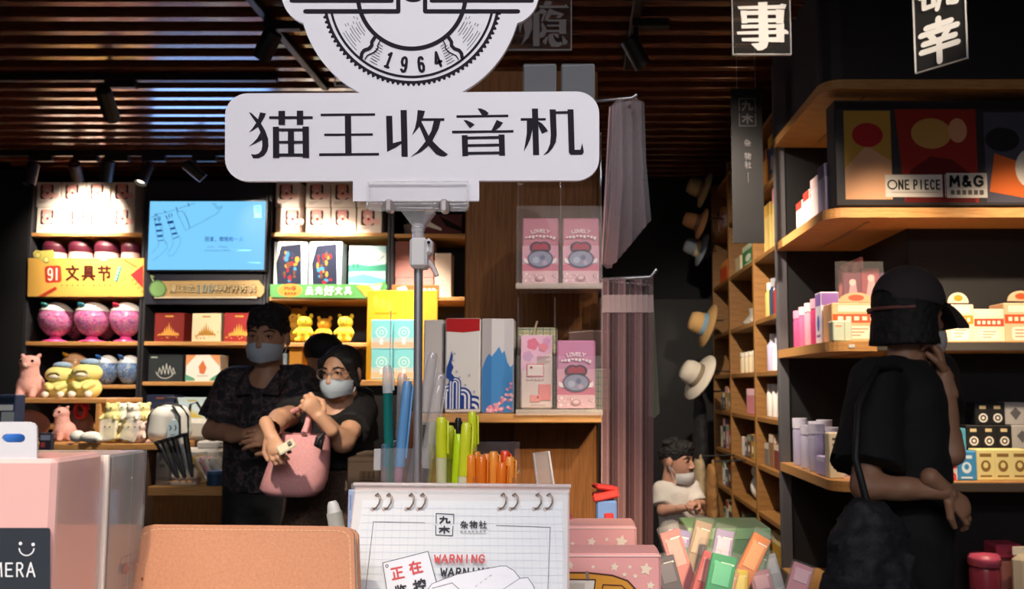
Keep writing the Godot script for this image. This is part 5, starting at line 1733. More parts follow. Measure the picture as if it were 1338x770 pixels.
func alpaca(label: String, foot: Vector3, h: float, turn: float) -> void:
	var t := thing("alpaca_plush", label, "plush toy", foot, "pink alpaca plush toys", turn)
	var f := Field.new(Vector3(-0.5, -0.04, -0.5) * h, Vector3(0.5, 1.06, 0.5) * h, h * 0.03)
	f.ell(Vector3(0, 0.28, -0.05) * h, Vector3(0.27, 0.28, 0.3) * h)
	f.bone(Vector3(0, 0.4, 0.03) * h, Vector3(0, 0.75, 0.06) * h, 0.2 * h, 0.17 * h, 0.05 * h)
	f.ell(Vector3(0, 0.8, 0.07) * h, Vector3(0.2, 0.16, 0.19) * h, 0.04 * h)
	f.ell(Vector3(0, 0.74, 0.24) * h, Vector3(0.085, 0.07, 0.06) * h, 0.03 * h)
	for s in [-1, 1]:
		f.bone(Vector3(0.13 * s, 0.9, 0.03) * h, Vector3(0.17 * s, 0.97, 0.02) * h, 0.05 * h, 0.04 * h, 0.02 * h)
		f.bone(Vector3(0.12 * s, 0.22, 0.14) * h, Vector3(0.13 * s, 0.05, 0.2) * h, 0.085 * h, 0.075 * h, 0.03 * h)
		f.bone(Vector3(0.19 * s, 0.12, -0.08) * h, Vector3(0.2 * s, 0.04, -0.06) * h, 0.1 * h, 0.08 * h, 0.03 * h)
	f.ripple(0.012 * h, 60.0)
	f.trim(Vector3(0, 0.003, 0), Vector3.DOWN)
	var acc := Acc.new()
	f.net(acc)
	part(t, "body", acc.mesh(), fur("e3a9a0"))
	var st := begin(true)
	for s in [-1, 1]:
		add_lathe(st, round_profile(0.03 * h, 0, 6), 12, Vector3(0.11 * s, 0.83, 0.225) * h)
	part(t, "eyes", done(st), mat("2a1a16", 0.2))
	var st2 := begin(true)
	add_lathe(st2, round_profile(0.05 * h, 0, 6), 12, Vector3(0, 0.735, 0.265) * h, 1.1, 0.7)
	part(t, "muzzle", done(st2), fur("f0dcd2"))

func shade_plush(label: String, at_p: Vector3, r: Vector3, hex: String, floor_y: float, ears := false) -> void:
	var t := thing("plush_toy", label, "plush toy", Vector3(at_p.x, floor_y + 0.0008, at_p.z), "small plush toys on the oak stand" if ears else "")
	var f := Field.new(Vector3(-r.x * 1.6, -0.01, -r.z * 1.6), Vector3(r.x * 1.6, r.y * 2.5, r.z * 1.6), r.x * 0.16)
	f.ell(Vector3(0, r.y * 0.75, 0), Vector3(r.x, r.y * 0.8, r.z))
	if ears:
		f.ell(Vector3(0, r.y * 1.55, r.z * 0.15), Vector3(r.x * 0.85, r.y * 0.55, r.z * 0.8), r.x * 0.15)
		for s in [-1, 1]:
			f.ell(Vector3(s * r.x * 0.65, r.y * 2.0, 0), Vector3.ONE * r.x * 0.3, r.x * 0.1)
			f.bone(Vector3(s * r.x * 0.7, r.y * 0.9, r.z * 0.5), Vector3(s * r.x * 1.0, r.y * 0.55, r.z * 1.0), r.x * 0.3, r.x * 0.26, r.x * 0.1)
	else:
		f.ell(Vector3(-r.x * 0.3, r.y * 1.1, 0), Vector3(r.x * 0.8, r.y * 0.6, r.z * 0.9), 0.02)
	f.trim(Vector3(0, 0.002, 0), Vector3.DOWN)
	var acc := Acc.new()
	f.net(acc)
	part(t, "body", acc.mesh(), fur(hex))
	if ears:
		var st := begin(true)
		for s in [-1, 1]:
			add_lathe(st, round_profile(r.x * 0.1, 0, 6), 8, Vector3(s * r.x * 0.35, r.y * 1.65, r.z * 0.92))
		part(t, "eyes", done(st), mat("2a1a16", 0.3))

func sleepy_plush(label: String, foot: Vector3, h: float) -> void:
	var t := thing("plush_toy", label, "plush toy", foot, "yellow plush toys with blue caps", 0.12)
	var f := Field.new(Vector3(-0.6, -0.04, -0.5) * h, Vector3(0.6, 1.1, 0.55) * h, h * 0.032)
	f.ell(Vector3(0, 0.25, 0) * h, Vector3(0.36, 0.3, 0.3) * h)
	f.ell(Vector3(0, 0.66, 0.02) * h, Vector3(0.37, 0.26, 0.3) * h, 0.02 * h)
	for s in [-1, 1]:
		f.bone(Vector3(0.2 * s, 0.36, 0.2) * h, Vector3(0.1 * s, 0.28, 0.33) * h, 0.1 * h, 0.08 * h, 0.02 * h)
	f.trim(Vector3(0, 0.003, 0), Vector3.DOWN)
	var acc := Acc.new()
	f.net(acc)
	part(t, "body", acc.mesh(), grained("pyjamas", [[0.0, "d8cf72"], [0.62, "e6de92"], [0.7, "c4bd62"], [0.76, "e8e09a"], [1.0, "ece6b0"]], 0.06, Vector3(14, 14, 14), 0.9))
	var g := Field.new(Vector3(-0.4, 0.5, 0.0) * h, Vector3(0.4, 1.15, 0.5) * h, h * 0.03)
	g.ell(Vector3(0, 0.6, 0.25) * h, Vector3(0.17, 0.08, 0.1) * h)
	var acc2 := Acc.new()
	g.net(acc2)
	part(t, "muzzle", acc2.mesh(), fur("e9e2d2"))
	var c := Field.new(Vector3(-0.5, 0.7, -0.4) * h, Vector3(0.5, 1.15, 0.4) * h, h * 0.03)
	c.ell(Vector3(0.06, 0.93, 0) * h, Vector3(0.25, 0.11, 0.2) * h)
	var acc3 := Acc.new()
	c.net(acc3)
	part(t, "cap", acc3.mesh(), fur("8aa4c0"))
	var st := begin(true)
	for s in [-1, 1]:
		add_lathe(st, round_profile(0.095 * h, 0, 8), 14, Vector3(0.2 * s, 0.1, 0.33) * h)
	part(t, "feet", done(st), fur("eae6dc"))
	part(t, "brow", tube([Vector3(-0.16, 0.64, 0.325) * h, Vector3(-0.09, 0.71, 0.33) * h, Vector3(0.09, 0.71, 0.33) * h, Vector3(0.16, 0.64, 0.325) * h], [0.012 * h], 6), mat("4a3a30", 0.5))

func rucksack() -> void:
	var z := 3.55
	var foot := at(221, 577, z)
	var t := thing("rucksack", "white mini rucksack with black piping and a pale blue front pocket", "rucksack", Vector3(foot.x, at(300, 577, 3.62).y, foot.z), "", 0.25)
	var f := Field.new(Vector3(-0.12, -0.01, -0.08), Vector3(0.12, 0.23, 0.1), 0.006)
	f.bone(Vector3(-0.04, 0.05, 0), Vector3(-0.03, 0.12, 0), 0.055, 0.055, 0.01)
	f.bone(Vector3(0.04, 0.05, 0), Vector3(0.03, 0.12, 0), 0.055, 0.055, 0.02)
	f.trim(Vector3(0, 0.002, 0), Vector3.DOWN)
	var acc := Acc.new()
	f.net(acc)
	part(t, "body", acc.mesh(), mat("dcdcd6", 0.5))
	var ol := []
	for q in vs("18,20 62,20 64,80 52,105 28,105 16,80"):
		ol.append(Vector3(q.x * 0.001 - 0.01, q.y * 0.001, 0.068))
	part(t, "pocket", slab(ol, Vector3(0, 0, -0.02)), mat("b6cdd8", 0.5))
	part(t, "piping", tube([Vector3(-0.085, 0.02, 0.03), Vector3(-0.083, 0.12, 0.03), Vector3(-0.05, 0.17, 0.03), Vector3(0.0, 0.18, 0.03), Vector3(0.05, 0.17, 0.03), Vector3(0.083, 0.12, 0.03), Vector3(0.085, 0.02, 0.03)], [0.0045], 8), mat("17171a", 0.5))
	part(t, "handle", tube([Vector3(-0.03, 0.175, 0), Vector3(-0.025, 0.205, 0), Vector3(0.025, 0.205, 0), Vector3(0.03, 0.175, 0)], [0.005], 8), mat("17171a", 0.5))
	part(t, "strap", tube([Vector3(0.02, 0.17, 0.05), Vector3(0.055, 0.12, 0.066), Vector3(0.06, 0.03, 0.066)], [0.005], 8), mat("17171a", 0.5))
	var k := Ink.new(Vector3(0.005, 0.1, 0.0685), Vector3(0.001, 0, 0), Vector3(0, -0.001, 0))
	k.line(Array(vs("10,20 18,30 12,40")), 4, "1c2430")
	k.line(Array(vs("34,18 38,32 32,42")), 4, "1c2430")
	k.line(Array(vs("16,58 24,64 34,58")), 2.4, "1c2430")
	print_on(t, k)
	var g := thing("handbag", "grey handbag with a tall black frame handle behind the white rucksack", "bag", Vector3(at(258, 577, z + 0.16).x, at(300, 577, 3.62).y + 0.0008, -z - 0.16))
	part(g, "body", rbox(Vector3(0.12, 0.1, 0.06), 0.02), mat("c9c7c0", 0.5))
	part(g, "handle", tube([Vector3(-0.05, 0.09, 0), Vector3(-0.04, 0.17, 0), Vector3(-0.01, 0.18, 0), Vector3(0.05, 0.09, 0)], [0.006], 8), mat("3a3a38", 0.5))

func counter() -> void:
	var z := 3.34
	var top := 0.872
	var a := at(196, 640, z).x
	var b := at(298, 640, z).x
	var t := thing("counter", "low oak counter with a dark recess beside the man", "counter", Vector3((a + b) / 2, 0, -3.5))
	part(t, "top", rbox(Vector3(b - a, 0.04, 0.36), 0.003), OAK, Vector3(0, top - 0.04, 0))
	part(t, "front_panel", rbox(Vector3(b - a - 0.04, 0.12, 0.02), 0.003), WOOD, Vector3(0, top - 0.16, 0.165))
	part(t, "body", rbox(Vector3(b - a - 0.04, top - 0.05, 0.3), 0.003), mat("17120e", 0.7), Vector3(0, 0, -0.01))
	var w := thing("label_printer", "white boxy label printer on the oak counter beside the man's sleeve", "printer", Vector3(at(262, 610, 3.6).x, top + 0.0008, -3.6))
	part(w, "housing", rbox(Vector3(0.22, 0.14, 0.14), 0.014), mat("d6d4d0", 0.4))
	part(w, "cover", rbox(Vector3(0.1, 0.035, 0.1), 0.008), mat("e6e4e0", 0.4), Vector3(0.05, 0.14, 0))
	part(w, "slot", rbox(Vector3(0.08, 0.014, 0.006), 0.002), mat("23232a", 0.5), Vector3(0.04, 0.06, 0.069))
	for e in [["yellow edged notebook leaning on the label printer", 258, "c9a94e", 0.5], ["pink notebook leaning on the yellow edged one", 271, "e0a0ac", 0.6], ["white notebook leaning nearest the man", 285, "e6e2da", 0.66]]:
		var p := at(e[1] + 20.0, 625, 3.45)
		var n := thing("notebook", e[0], "notebook", Vector3(p.x, top, -3.47))
		part(n, "cover", rbox(Vector3(0.012, 0.13, 0.1), 0.002), mat(e[2], 0.5), Vector3(-0.02, 0.004, 0), Vector3(0, 0, e[3]))
		part(n, "pages", rbox(Vector3(0.008, 0.122, 0.094), 0.001), mat("efece4", 0.7), Vector3(-0.009, 0.006, 0), Vector3(0, 0, e[3]))
	var r := thing("tape_roll", "dark blue round tin on the oak counter's corner beside the man", "tin", Vector3(at(281, 636, 3.36).x, top + 0.0008, -3.365))
	part(r, "body", lathe(pr("0,0 36,0 36,0 36,52 36,52 0,52"), 28), mat("23405c", 0.35))
	part(r, "lid", lathe(pr("37,50 37,50 37,62 37,62 0,63"), 28), mat("4a6c88", 0.35))
	# folded black umbrellas in a clear bin
	var c := at(229, 636, z)
	var bin := thing("acrylic_bin", "clear acrylic bin holding the folded black umbrellas", "bin", Vector3(c.x, top, -z - 0.05))
	for s in [-1, 1]:
		part(bin, "side_pane", rbox(Vector3(0.003, 0.14, 0.1), 0.0005), CLEAR, Vector3(s * 0.085, 0, 0))
		part(bin, "front_pane", rbox(Vector3(0.17, 0.14, 0.003), 0.0005), CLEAR, Vector3(0, 0, s * 0.05))
	part(bin, "base", rbox(Vector3(0.166, 0.004, 0.096), 0.0005), CLEAR)
	for j in 6:
		var top_p := at(205 + 7.4 * j, 577 - 2.2 * j, z + 0.05 - 0.03 * (j % 2))
		var foot := Vector3(c.x - 0.005 + 0.014 * j, top + 0.008, -z - 0.05 + 0.024 * (j % 2))
		var u := thing("folded_umbrella", "black folded umbrella in the clear bin, %s" % ["leaning furthest towards the pink box", "second from the pink box side", "third from the pink box side", "fourth from the pink box side", "fifth, with a white strap", "last, standing most upright"][j], "umbrella", foot, "folded umbrellas in the clear bin")
		var d := top_p - foot
		part(u, "canopy", tube([d * 0.12, d * 0.3, d * 0.9, d * 0.94], [0.006, 0.011, 0.0125, 0.009], 10), mat("121214", 0.45) if j != 4 else mat("c9c9c6", 0.5))
		part(u, "tip", tube([Vector3.ZERO, d * 0.13], [0.003, 0.004], 8), CHROME)
		part(u, "handle", tube([d * 0.93, d], [0.012, 0.014], 10), mat("202024", 0.3))

# ---------------------------------------------------------------- people
func hand(acc: Acc, w: Vector3, dir: Vector3, nrm: Vector3, thumb: float, curl: float, k := 1.0) -> void:
	dir = dir.normalized()
	nrm = (nrm - dir * nrm.dot(dir)).normalized()
	var side := dir.cross(nrm).normalized() * thumb
	var m := Vector3.ONE * 0.16 * k
	var f := Field.new(w + dir * 0.06 * k - m, w + dir * 0.06 * k + m, 0.0048)
	f.bone(w - dir * 0.06 * k, w + dir * 0.015 * k, 0.027 * k, 0.024 * k, 0.008)
	f.bone(w + dir * 0.025 * k, w + dir * 0.07 * k, 0.028 * k, 0.036 * k, 0.008, nrm, 0.5)
	for i in 4:
		var p := w + dir * (0.082 - 0.004 * absf(i - 1.0)) * k + side * (1.5 - i) * 0.0185 * k
		var l: float = [0.07, 0.078, 0.072, 0.056][i] * k
		var th := curl * (0.35 + 0.08 * i)
		for s in 3:
			var d := dir * cos(th) - nrm * sin(th) + side * (1.5 - i) * 0.05
			var q: Vector3 = p + d * l * [0.45, 0.31, 0.24][s]
			f.bone(p, q, [0.0095, 0.0088, 0.0082][s] * k, [0.0088, 0.0082, 0.0074][s] * k, 0.003)
			p = q
			th += curl * 0.8
	var a := w + dir * 0.025 * k + side * 0.026 * k
	var b := a + (dir * 0.65 + side * 0.6 - nrm * 0.35 * curl).normalized() * 0.042 * k
	var c := b + (dir * 0.9 + side * (0.4 - 0.4 * curl) - nrm * 0.5 * curl).normalized() * 0.033 * k
	f.bone(a, b, 0.0125 * k, 0.0105 * k, 0.006)
	f.bone(b, c, 0.0105 * k, 0.0085 * k, 0.003)
	f.net(acc)

# head in its own frame: centre between the ears, face towards +z
func head(acc: Acc, tf: Transform3D) -> void:
	var f := Field.new(Vector3(-0.11, -0.17, -0.13), Vector3(0.11, 0.14, 0.15), 0.0052)
	f.ell(Vector3(0, 0.03, -0.012), Vector3(0.074, 0.088, 0.094))
	f.ell(Vector3(0, -0.03, 0.022), Vector3(0.06, 0.08, 0.07), 0.03)
	f.bone(Vector3(0, -0.085, 0.05), Vector3(0, -0.09, 0.06), 0.026, 0.022, 0.025)
	f.bone(Vector3(0, -0.04, -0.02), Vector3(0, -0.15, -0.035), 0.05, 0.052, 0.02)
	f.bone(Vector3(0, 0.008, 0.088), Vector3(0, -0.03, 0.105), 0.009, 0.013, 0.008)
	for s in [-1, 1]:
		f.ell(Vector3(0.032 * s, 0.008, 0.094), Vector3(0.018, 0.012, 0.012), 0.006, true)
		f.bone(Vector3(0.012 * s, 0.026, 0.084), Vector3(0.048 * s, 0.026, 0.07), 0.007, 0.006, 0.012)
		f.ell(Vector3(0.03 * s, 0.006, 0.076), Vector3(0.014, 0.011, 0.011), 0.004)
		f.ell(Vector3(0.077 * s, -0.005, -0.01), Vector3(0.011, 0.031, 0.02), 0.006)
		f.ell(Vector3(0.013 * s, -0.036, 0.098), Vector3(0.008, 0.007, 0.009), 0.005)
	f.bone(Vector3(-0.02, -0.062, 0.08), Vector3(0.02, -0.062, 0.08), 0.0065, 0.0065, 0.006)
	f.bone(Vector3(-0.016, -0.072, 0.078), Vector3(0.016, -0.072, 0.078), 0.007, 0.007, 0.006)
	f.net(acc, tf)

func features(node: Node3D, tf: Transform3D) -> void:
	var st := begin(true)
	var bs := begin(true)
	for s in [-1, 1]:
		add_lathe(st, round_profile(0.0052, 0, 6), 10, tf * Vector3(0.031 * s, 0.007, 0.0855), 1, 1, tf.basis)
		add_tube(bs, [tf * Vector3(0.014 * s, 0.027, 0.0925), tf * Vector3(0.034 * s, 0.033, 0.088), tf * Vector3(0.053 * s, 0.026, 0.072)], [0.003, 0.0035, 0.002], 6)
		add_tube(bs, [tf * Vector3(0.018 * s, 0.0085, 0.088), tf * Vector3(0.031 * s, 0.0145, 0.089), tf * Vector3(0.046 * s, 0.008, 0.082)], [0.0016], 6)
	part(node, "irises", done(st), mat("1a1210", 0.15))
	part(node, "brows", done(bs), mat("15110f", 0.7))

func mask(node: Node3D, tf: Transform3D, drop := 0.0, hex := "c3ced6") -> void:
	var st := begin(true)
	st.set_smooth_group(1)
	var g := []
	for j in 9:
		var v := j / 8.0
		var row := []
		for i in 17:
			var a := deg_to_rad(-78.0 + 156.0 * i / 16.0)
			var mid := sin(PI * v)
			var y := -0.014 - 0.086 * v - 0.012 * absf(sin(a)) * (1.0 - 2.0 * v)
			var r := 0.008 + 0.012 * mid * cos(a) + 0.0012 * sin(v * 22.0)
			row.append(tf * Vector3(sin(a) * (0.069 - 0.014 * v + r), y + drop, cos(a) * (0.087 - 0.012 * v + r) + 0.012))
		g.append(row)
	for j in 8:
		for i in 16:
			var c: Vector3 = (g[j][i] + g[j + 1][i + 1]) / 2.0
			quad(st, g[j][i], g[j][i + 1], g[j + 1][i + 1], g[j + 1][i], c - tf * Vector3(0, -0.05 + drop, 0))
	var m := mat(hex, 0.8)
	m.cull_mode = BaseMaterial3D.CULL_DISABLED
	var o := part(node, "face_mask", done(st), m)
	var ls := begin(true)
	for s in [-1, 1]:
		for yy in [-0.024, -0.08]:
			add_tube(ls, [tf * Vector3(0.072 * s, yy + drop, 0.03), tf * Vector3(0.083 * s, -0.01 + drop * 0.3, -0.012)], [0.0016], 5)
	part(o, "ear_loops", done(ls), mat("d8dadc", 0.8))

func hair(node: Node3D, tf: Transform3D, kind: String) -> void:
	var f := Field.new(Vector3(-0.15, -0.2, -0.16), Vector3(0.15, 0.18, 0.15), 0.0062)
	if kind == "short":
		f.ell(Vector3(0, 0.045, -0.014), Vector3(0.081, 0.086, 0.102))
		f.ell(Vector3(0.01, 0.088, 0.045), Vector3(0.068, 0.04, 0.052), 0.02)
		f.ripple(0.014, 55.0)
		f.ell(Vector3(0, -0.045, 0.085), Vector3(0.085, 0.102, 0.1), 0.0, true)
		f.trim(Vector3(0, -0.055, 0), Vector3.DOWN)
		for i in 9:
			var x := -0.06 + 0.015 * i
			f.bone(Vector3(x * 0.8, 0.105, 0.05 - absf(x) * 0.3), Vector3(x + 0.006 * sin(i * 2.3), 0.052 + 0.012 * sin(i * 1.7), 0.089 - x * x * 8.0), 0.017, 0.006, 0.01)
			f.bone(Vector3(x, 0.11, -0.05), Vector3(x * 1.15 + 0.008 * sin(i * 3.1), 0.142 - x * x * 9.0, -0.02 + 0.02 * sin(i * 2.0)), 0.02, 0.008, 0.012)
	elif kind == "tied":
		f.ell(Vector3(0, 0.038, -0.016), Vector3(0.08, 0.088, 0.101))
		f.ell(Vector3(0, -0.02, -0.1), Vector3(0.045, 0.05, 0.035), 0.02)
		for s in [-1, 1]:
			f.bone(Vector3(0.066 * s, 0.05, 0.04), Vector3(0.08 * s, -0.05, 0.01), 0.022, 0.014, 0.02)
		f.ripple(0.005, 45.0)
		f.ell(Vector3(0, -0.022, 0.1), Vector3(0.064, 0.106, 0.085), 0.0, true)
		f.trim(Vector3(0, -0.09, 0), Vector3.DOWN)
	elif kind == "bob":
		f.ell(Vector3(0, 0.035, -0.014), Vector3(0.088, 0.09, 0.106))
		f.bone(Vector3(0, 0.02, -0.03), Vector3(0, -0.095, -0.03), 0.094, 0.104, 0.02, Vector3.ZERO, 1.0, true)
		f.ripple(0.006, 40.0)
		f.ell(Vector3(0, -0.05, 0.11), Vector3(0.085, 0.14, 0.11), 0.0, true)
	else:
		f.ell(Vector3(0, 0.045, -0.014), Vector3(0.084, 0.085, 0.104))
		f.ell(Vector3(0, -0.05, 0.085), Vector3(0.085, 0.115, 0.1), 0.0, true)
		f.trim(Vector3(0, -0.05, 0), Vector3.DOWN)
	var acc := Acc.new()
	f.net(acc, tf)
	part(node, "hair", acc.mesh(), grained("hair_black", [[0.0, "0b0a0b"], [1.0, "1d1a1b"]], 0.08, Vector3(30, 4, 30), 0.75))

func limbs(acc: Acc, lo: Vector3, hi: Vector3, list: Array, cell := 0.012, k := 0.02, trims := []) -> void:
	var f := Field.new(lo, hi, cell)
	for b in list:
		if b.size() > 4 and b[4] is bool:
			f.bone(b[0], b[1], b[2], b[3], k, Vector3.ZERO, 1.0, true)
		elif b.size() > 4:
			f.bone(b[0], b[1], b[2], b[3], k, b[4], b[5], b.size() > 6)
		else:
			f.bone(b[0], b[1], b[2], b[3], k)
	for t in trims:
		if t[0] is float:
			f.ell(t[1], Vector3.ONE * t[0], 0.0, true)
		else:
			f.trim(t[0], t[1])
	f.ripple(0.006 if cell > 0.011 else 0.0, 11.0)
	f.net(acc)

func cloth(node: Node3D, called: String, lo: Vector3, hi: Vector3, list: Array, m: Material, k := 0.025, trims := []) -> void:
	var acc := Acc.new()
	limbs(acc, lo, hi, list, 0.0115, k, trims)
	part(node, called, acc.mesh(), m)

func shoes(node: Node3D, spots: Array, turn: float, hex: String) -> void:
	for s in spots:
		var f := Field.new(Vector3(-0.07, -0.01, -0.1), Vector3(0.07, 0.12, 0.2), 0.01)
		f.bone(Vector3(0, 0.045, -0.04), Vector3(0, 0.035, 0.13), 0.044, 0.04, 0.02)
		f.bone(Vector3(0, 0.05, -0.03), Vector3(0, 0.09, -0.03), 0.045, 0.045, 0.02)
		f.trim(Vector3(0, 0.003, 0), Vector3.DOWN)
		var acc := Acc.new()
		f.net(acc, Transform3D(Basis(Vector3.UP, turn), s))
		part(node, "shoe", acc.mesh(), mat(hex, 0.5))

func skin(hex: String) -> StandardMaterial3D:
	var m := mat(hex, 0.5)
	m.subsurf_scatter_enabled = true
	m.subsurf_scatter_strength = 0.06
	return m

func people() -> void:
	man()
	woman_with_bag()
	person_behind()
	woman_in_cap()
	child()

func man() -> void:
	var z := 3.12
	var foot := at(347, 500, z)
	foot.y = 0.0
	var t := thing("person", "person in a dark floral short sleeved shirt and pale blue face mask, hands held together", "person", foot)
	var L := func(px: float, py: float, d := 3.12) -> Vector3: return at(px, py, d) - foot
	var tf := Transform3D(Basis(Vector3.UP, 0.06) * Basis(Vector3.RIGHT, 0.08), L.call(350, 442, z - 0.02)).scaled_local(Vector3.ONE * 0.98)
	var acc := Acc.new()
	head(acc, tf)
	var sl: Vector3 = L.call(304, 503)
	var sr: Vector3 = L.call(396, 501, 3.14)
	var el: Vector3 = L.call(279, 563, 3.1)
	var er: Vector3 = L.call(414, 566, 3.12)
	var wl: Vector3 = L.call(318, 569, 2.93)
	var wr: Vector3 = L.call(366, 574, 2.92)
	var neck: Vector3 = L.call(350, 487)
	var hl: Vector3 = L.call(325, 640)
	var hr: Vector3 = L.call(374, 640)
	var chest: Vector3 = (sl + sr) / 2 + Vector3(0, -0.13, 0)
	var list := [[neck, neck + Vector3(0, -0.07, 0), 0.054, 0.07], [sl, sr, 0.05, 0.05], [chest, (hl + hr) / 2, 0.15, 0.13, Vector3.BACK, 0.62], [sl, el, 0.047, 0.038], [el, wl, 0.04, 0.027], [sr, er, 0.047, 0.038], [er, wr, 0.04, 0.027]]
	for s in [[hl, -1], [hr, 1]]:
		var kn: Vector3 = Vector3(s[0].x + 0.015 * s[1], 0.47, 0.02)
		list.append([s[0], kn, 0.08, 0.055])
		list.append([kn, Vector3(kn.x, 0.09, -0.02), 0.055, 0.04])
	limbs(acc, Vector3(-0.34, 0.02, -0.2), Vector3(0.34, 1.5, 0.32), list)
	hand(acc, wl, L.call(345, 566, 2.88) - wl, Vector3(0.1, 0.35, 1), 1.0, 0.75)
	hand(acc, wr, L.call(342, 572, 2.86) - wr, Vector3(0, 0.35, 1), -1.0, 0.75)
	part(t, "body", acc.mesh(), skin("b5876a"))
	features(t, tf)
	hair(t, tf, "short")
	mask(t, tf, 0.0, "b4c2cc")
	var shirt := grained("floral_shirt", [[0.0, "17161a"], [0.44, "1b1a1e"], [0.47, "3c3639"], [0.52, "201e22"], [0.55, "946460"], [0.6, "1b1a1e"], [0.64, "606468"], [0.7, "161519"], [1.0, "121116"]], 0.022, Vector3(2.8, 2.8, 2.8), 0.75)
	var hem: Vector3 = L.call(340, 641)
	cloth(t, "shirt", Vector3(-0.36, hem.y - 0.05, -0.24), Vector3(0.36, sl.y + 0.14, 0.3), [[sl + Vector3(0.02, 0.01, 0), sr + Vector3(-0.02, 0.01, 0), 0.068, 0.068], [chest, (hl + hr) / 2 + Vector3(0, -0.08, 0), 0.17, 0.172, Vector3.BACK, 0.7],
		[sl, sl.lerp(el, 0.78), 0.066, 0.078, true], [sr, sr.lerp(er, 0.78), 0.066, 0.078, true]], shirt, 0.03, [[hem, Vector3.DOWN], [0.075, neck + Vector3(0, 0.01, 0.06)]])
	for s in [-1, 1]:
		var a := neck + Vector3(0.075 * s, 0.0, 0.0)
		part(t, "collar", slab([a, a + Vector3(-0.012 * s, 0.012, 0.05), neck + Vector3(0.022 * s, -0.085, 0.115), neck + Vector3(0.085 * s, -0.09, 0.105), neck + Vector3(0.1 * s, -0.03, 0.06)], Vector3(0, -0.004, -0.006)), shirt)
	var legs := []
	for s in [[hl, -1], [hr, 1]]:
		var kn: Vector3 = Vector3(s[0].x + 0.015 * s[1], 0.47, 0.02)
		legs.append([s[0], kn, 0.098, 0.075])
		legs.append([kn, Vector3(kn.x, 0.08, -0.02), 0.075, 0.06, true])
	legs.append([(hl + hr) / 2 + Vector3(0, 0.1, 0), (hl + hr) / 2, 0.14, 0.145, Vector3.BACK, 0.7])
	cloth(t, "trousers", Vector3(-0.26, 0.04, -0.2), Vector3(0.26, 1.12, 0.22), legs, mat("121214", 0.7))
	var sh := []
	for s in [[hl, -1], [hr, 1]]:
		sh.append(Vector3(s[0].x + 0.015 * s[1], 0, -0.01))
	shoes(t, sh, 0.0, "1c1c1e")

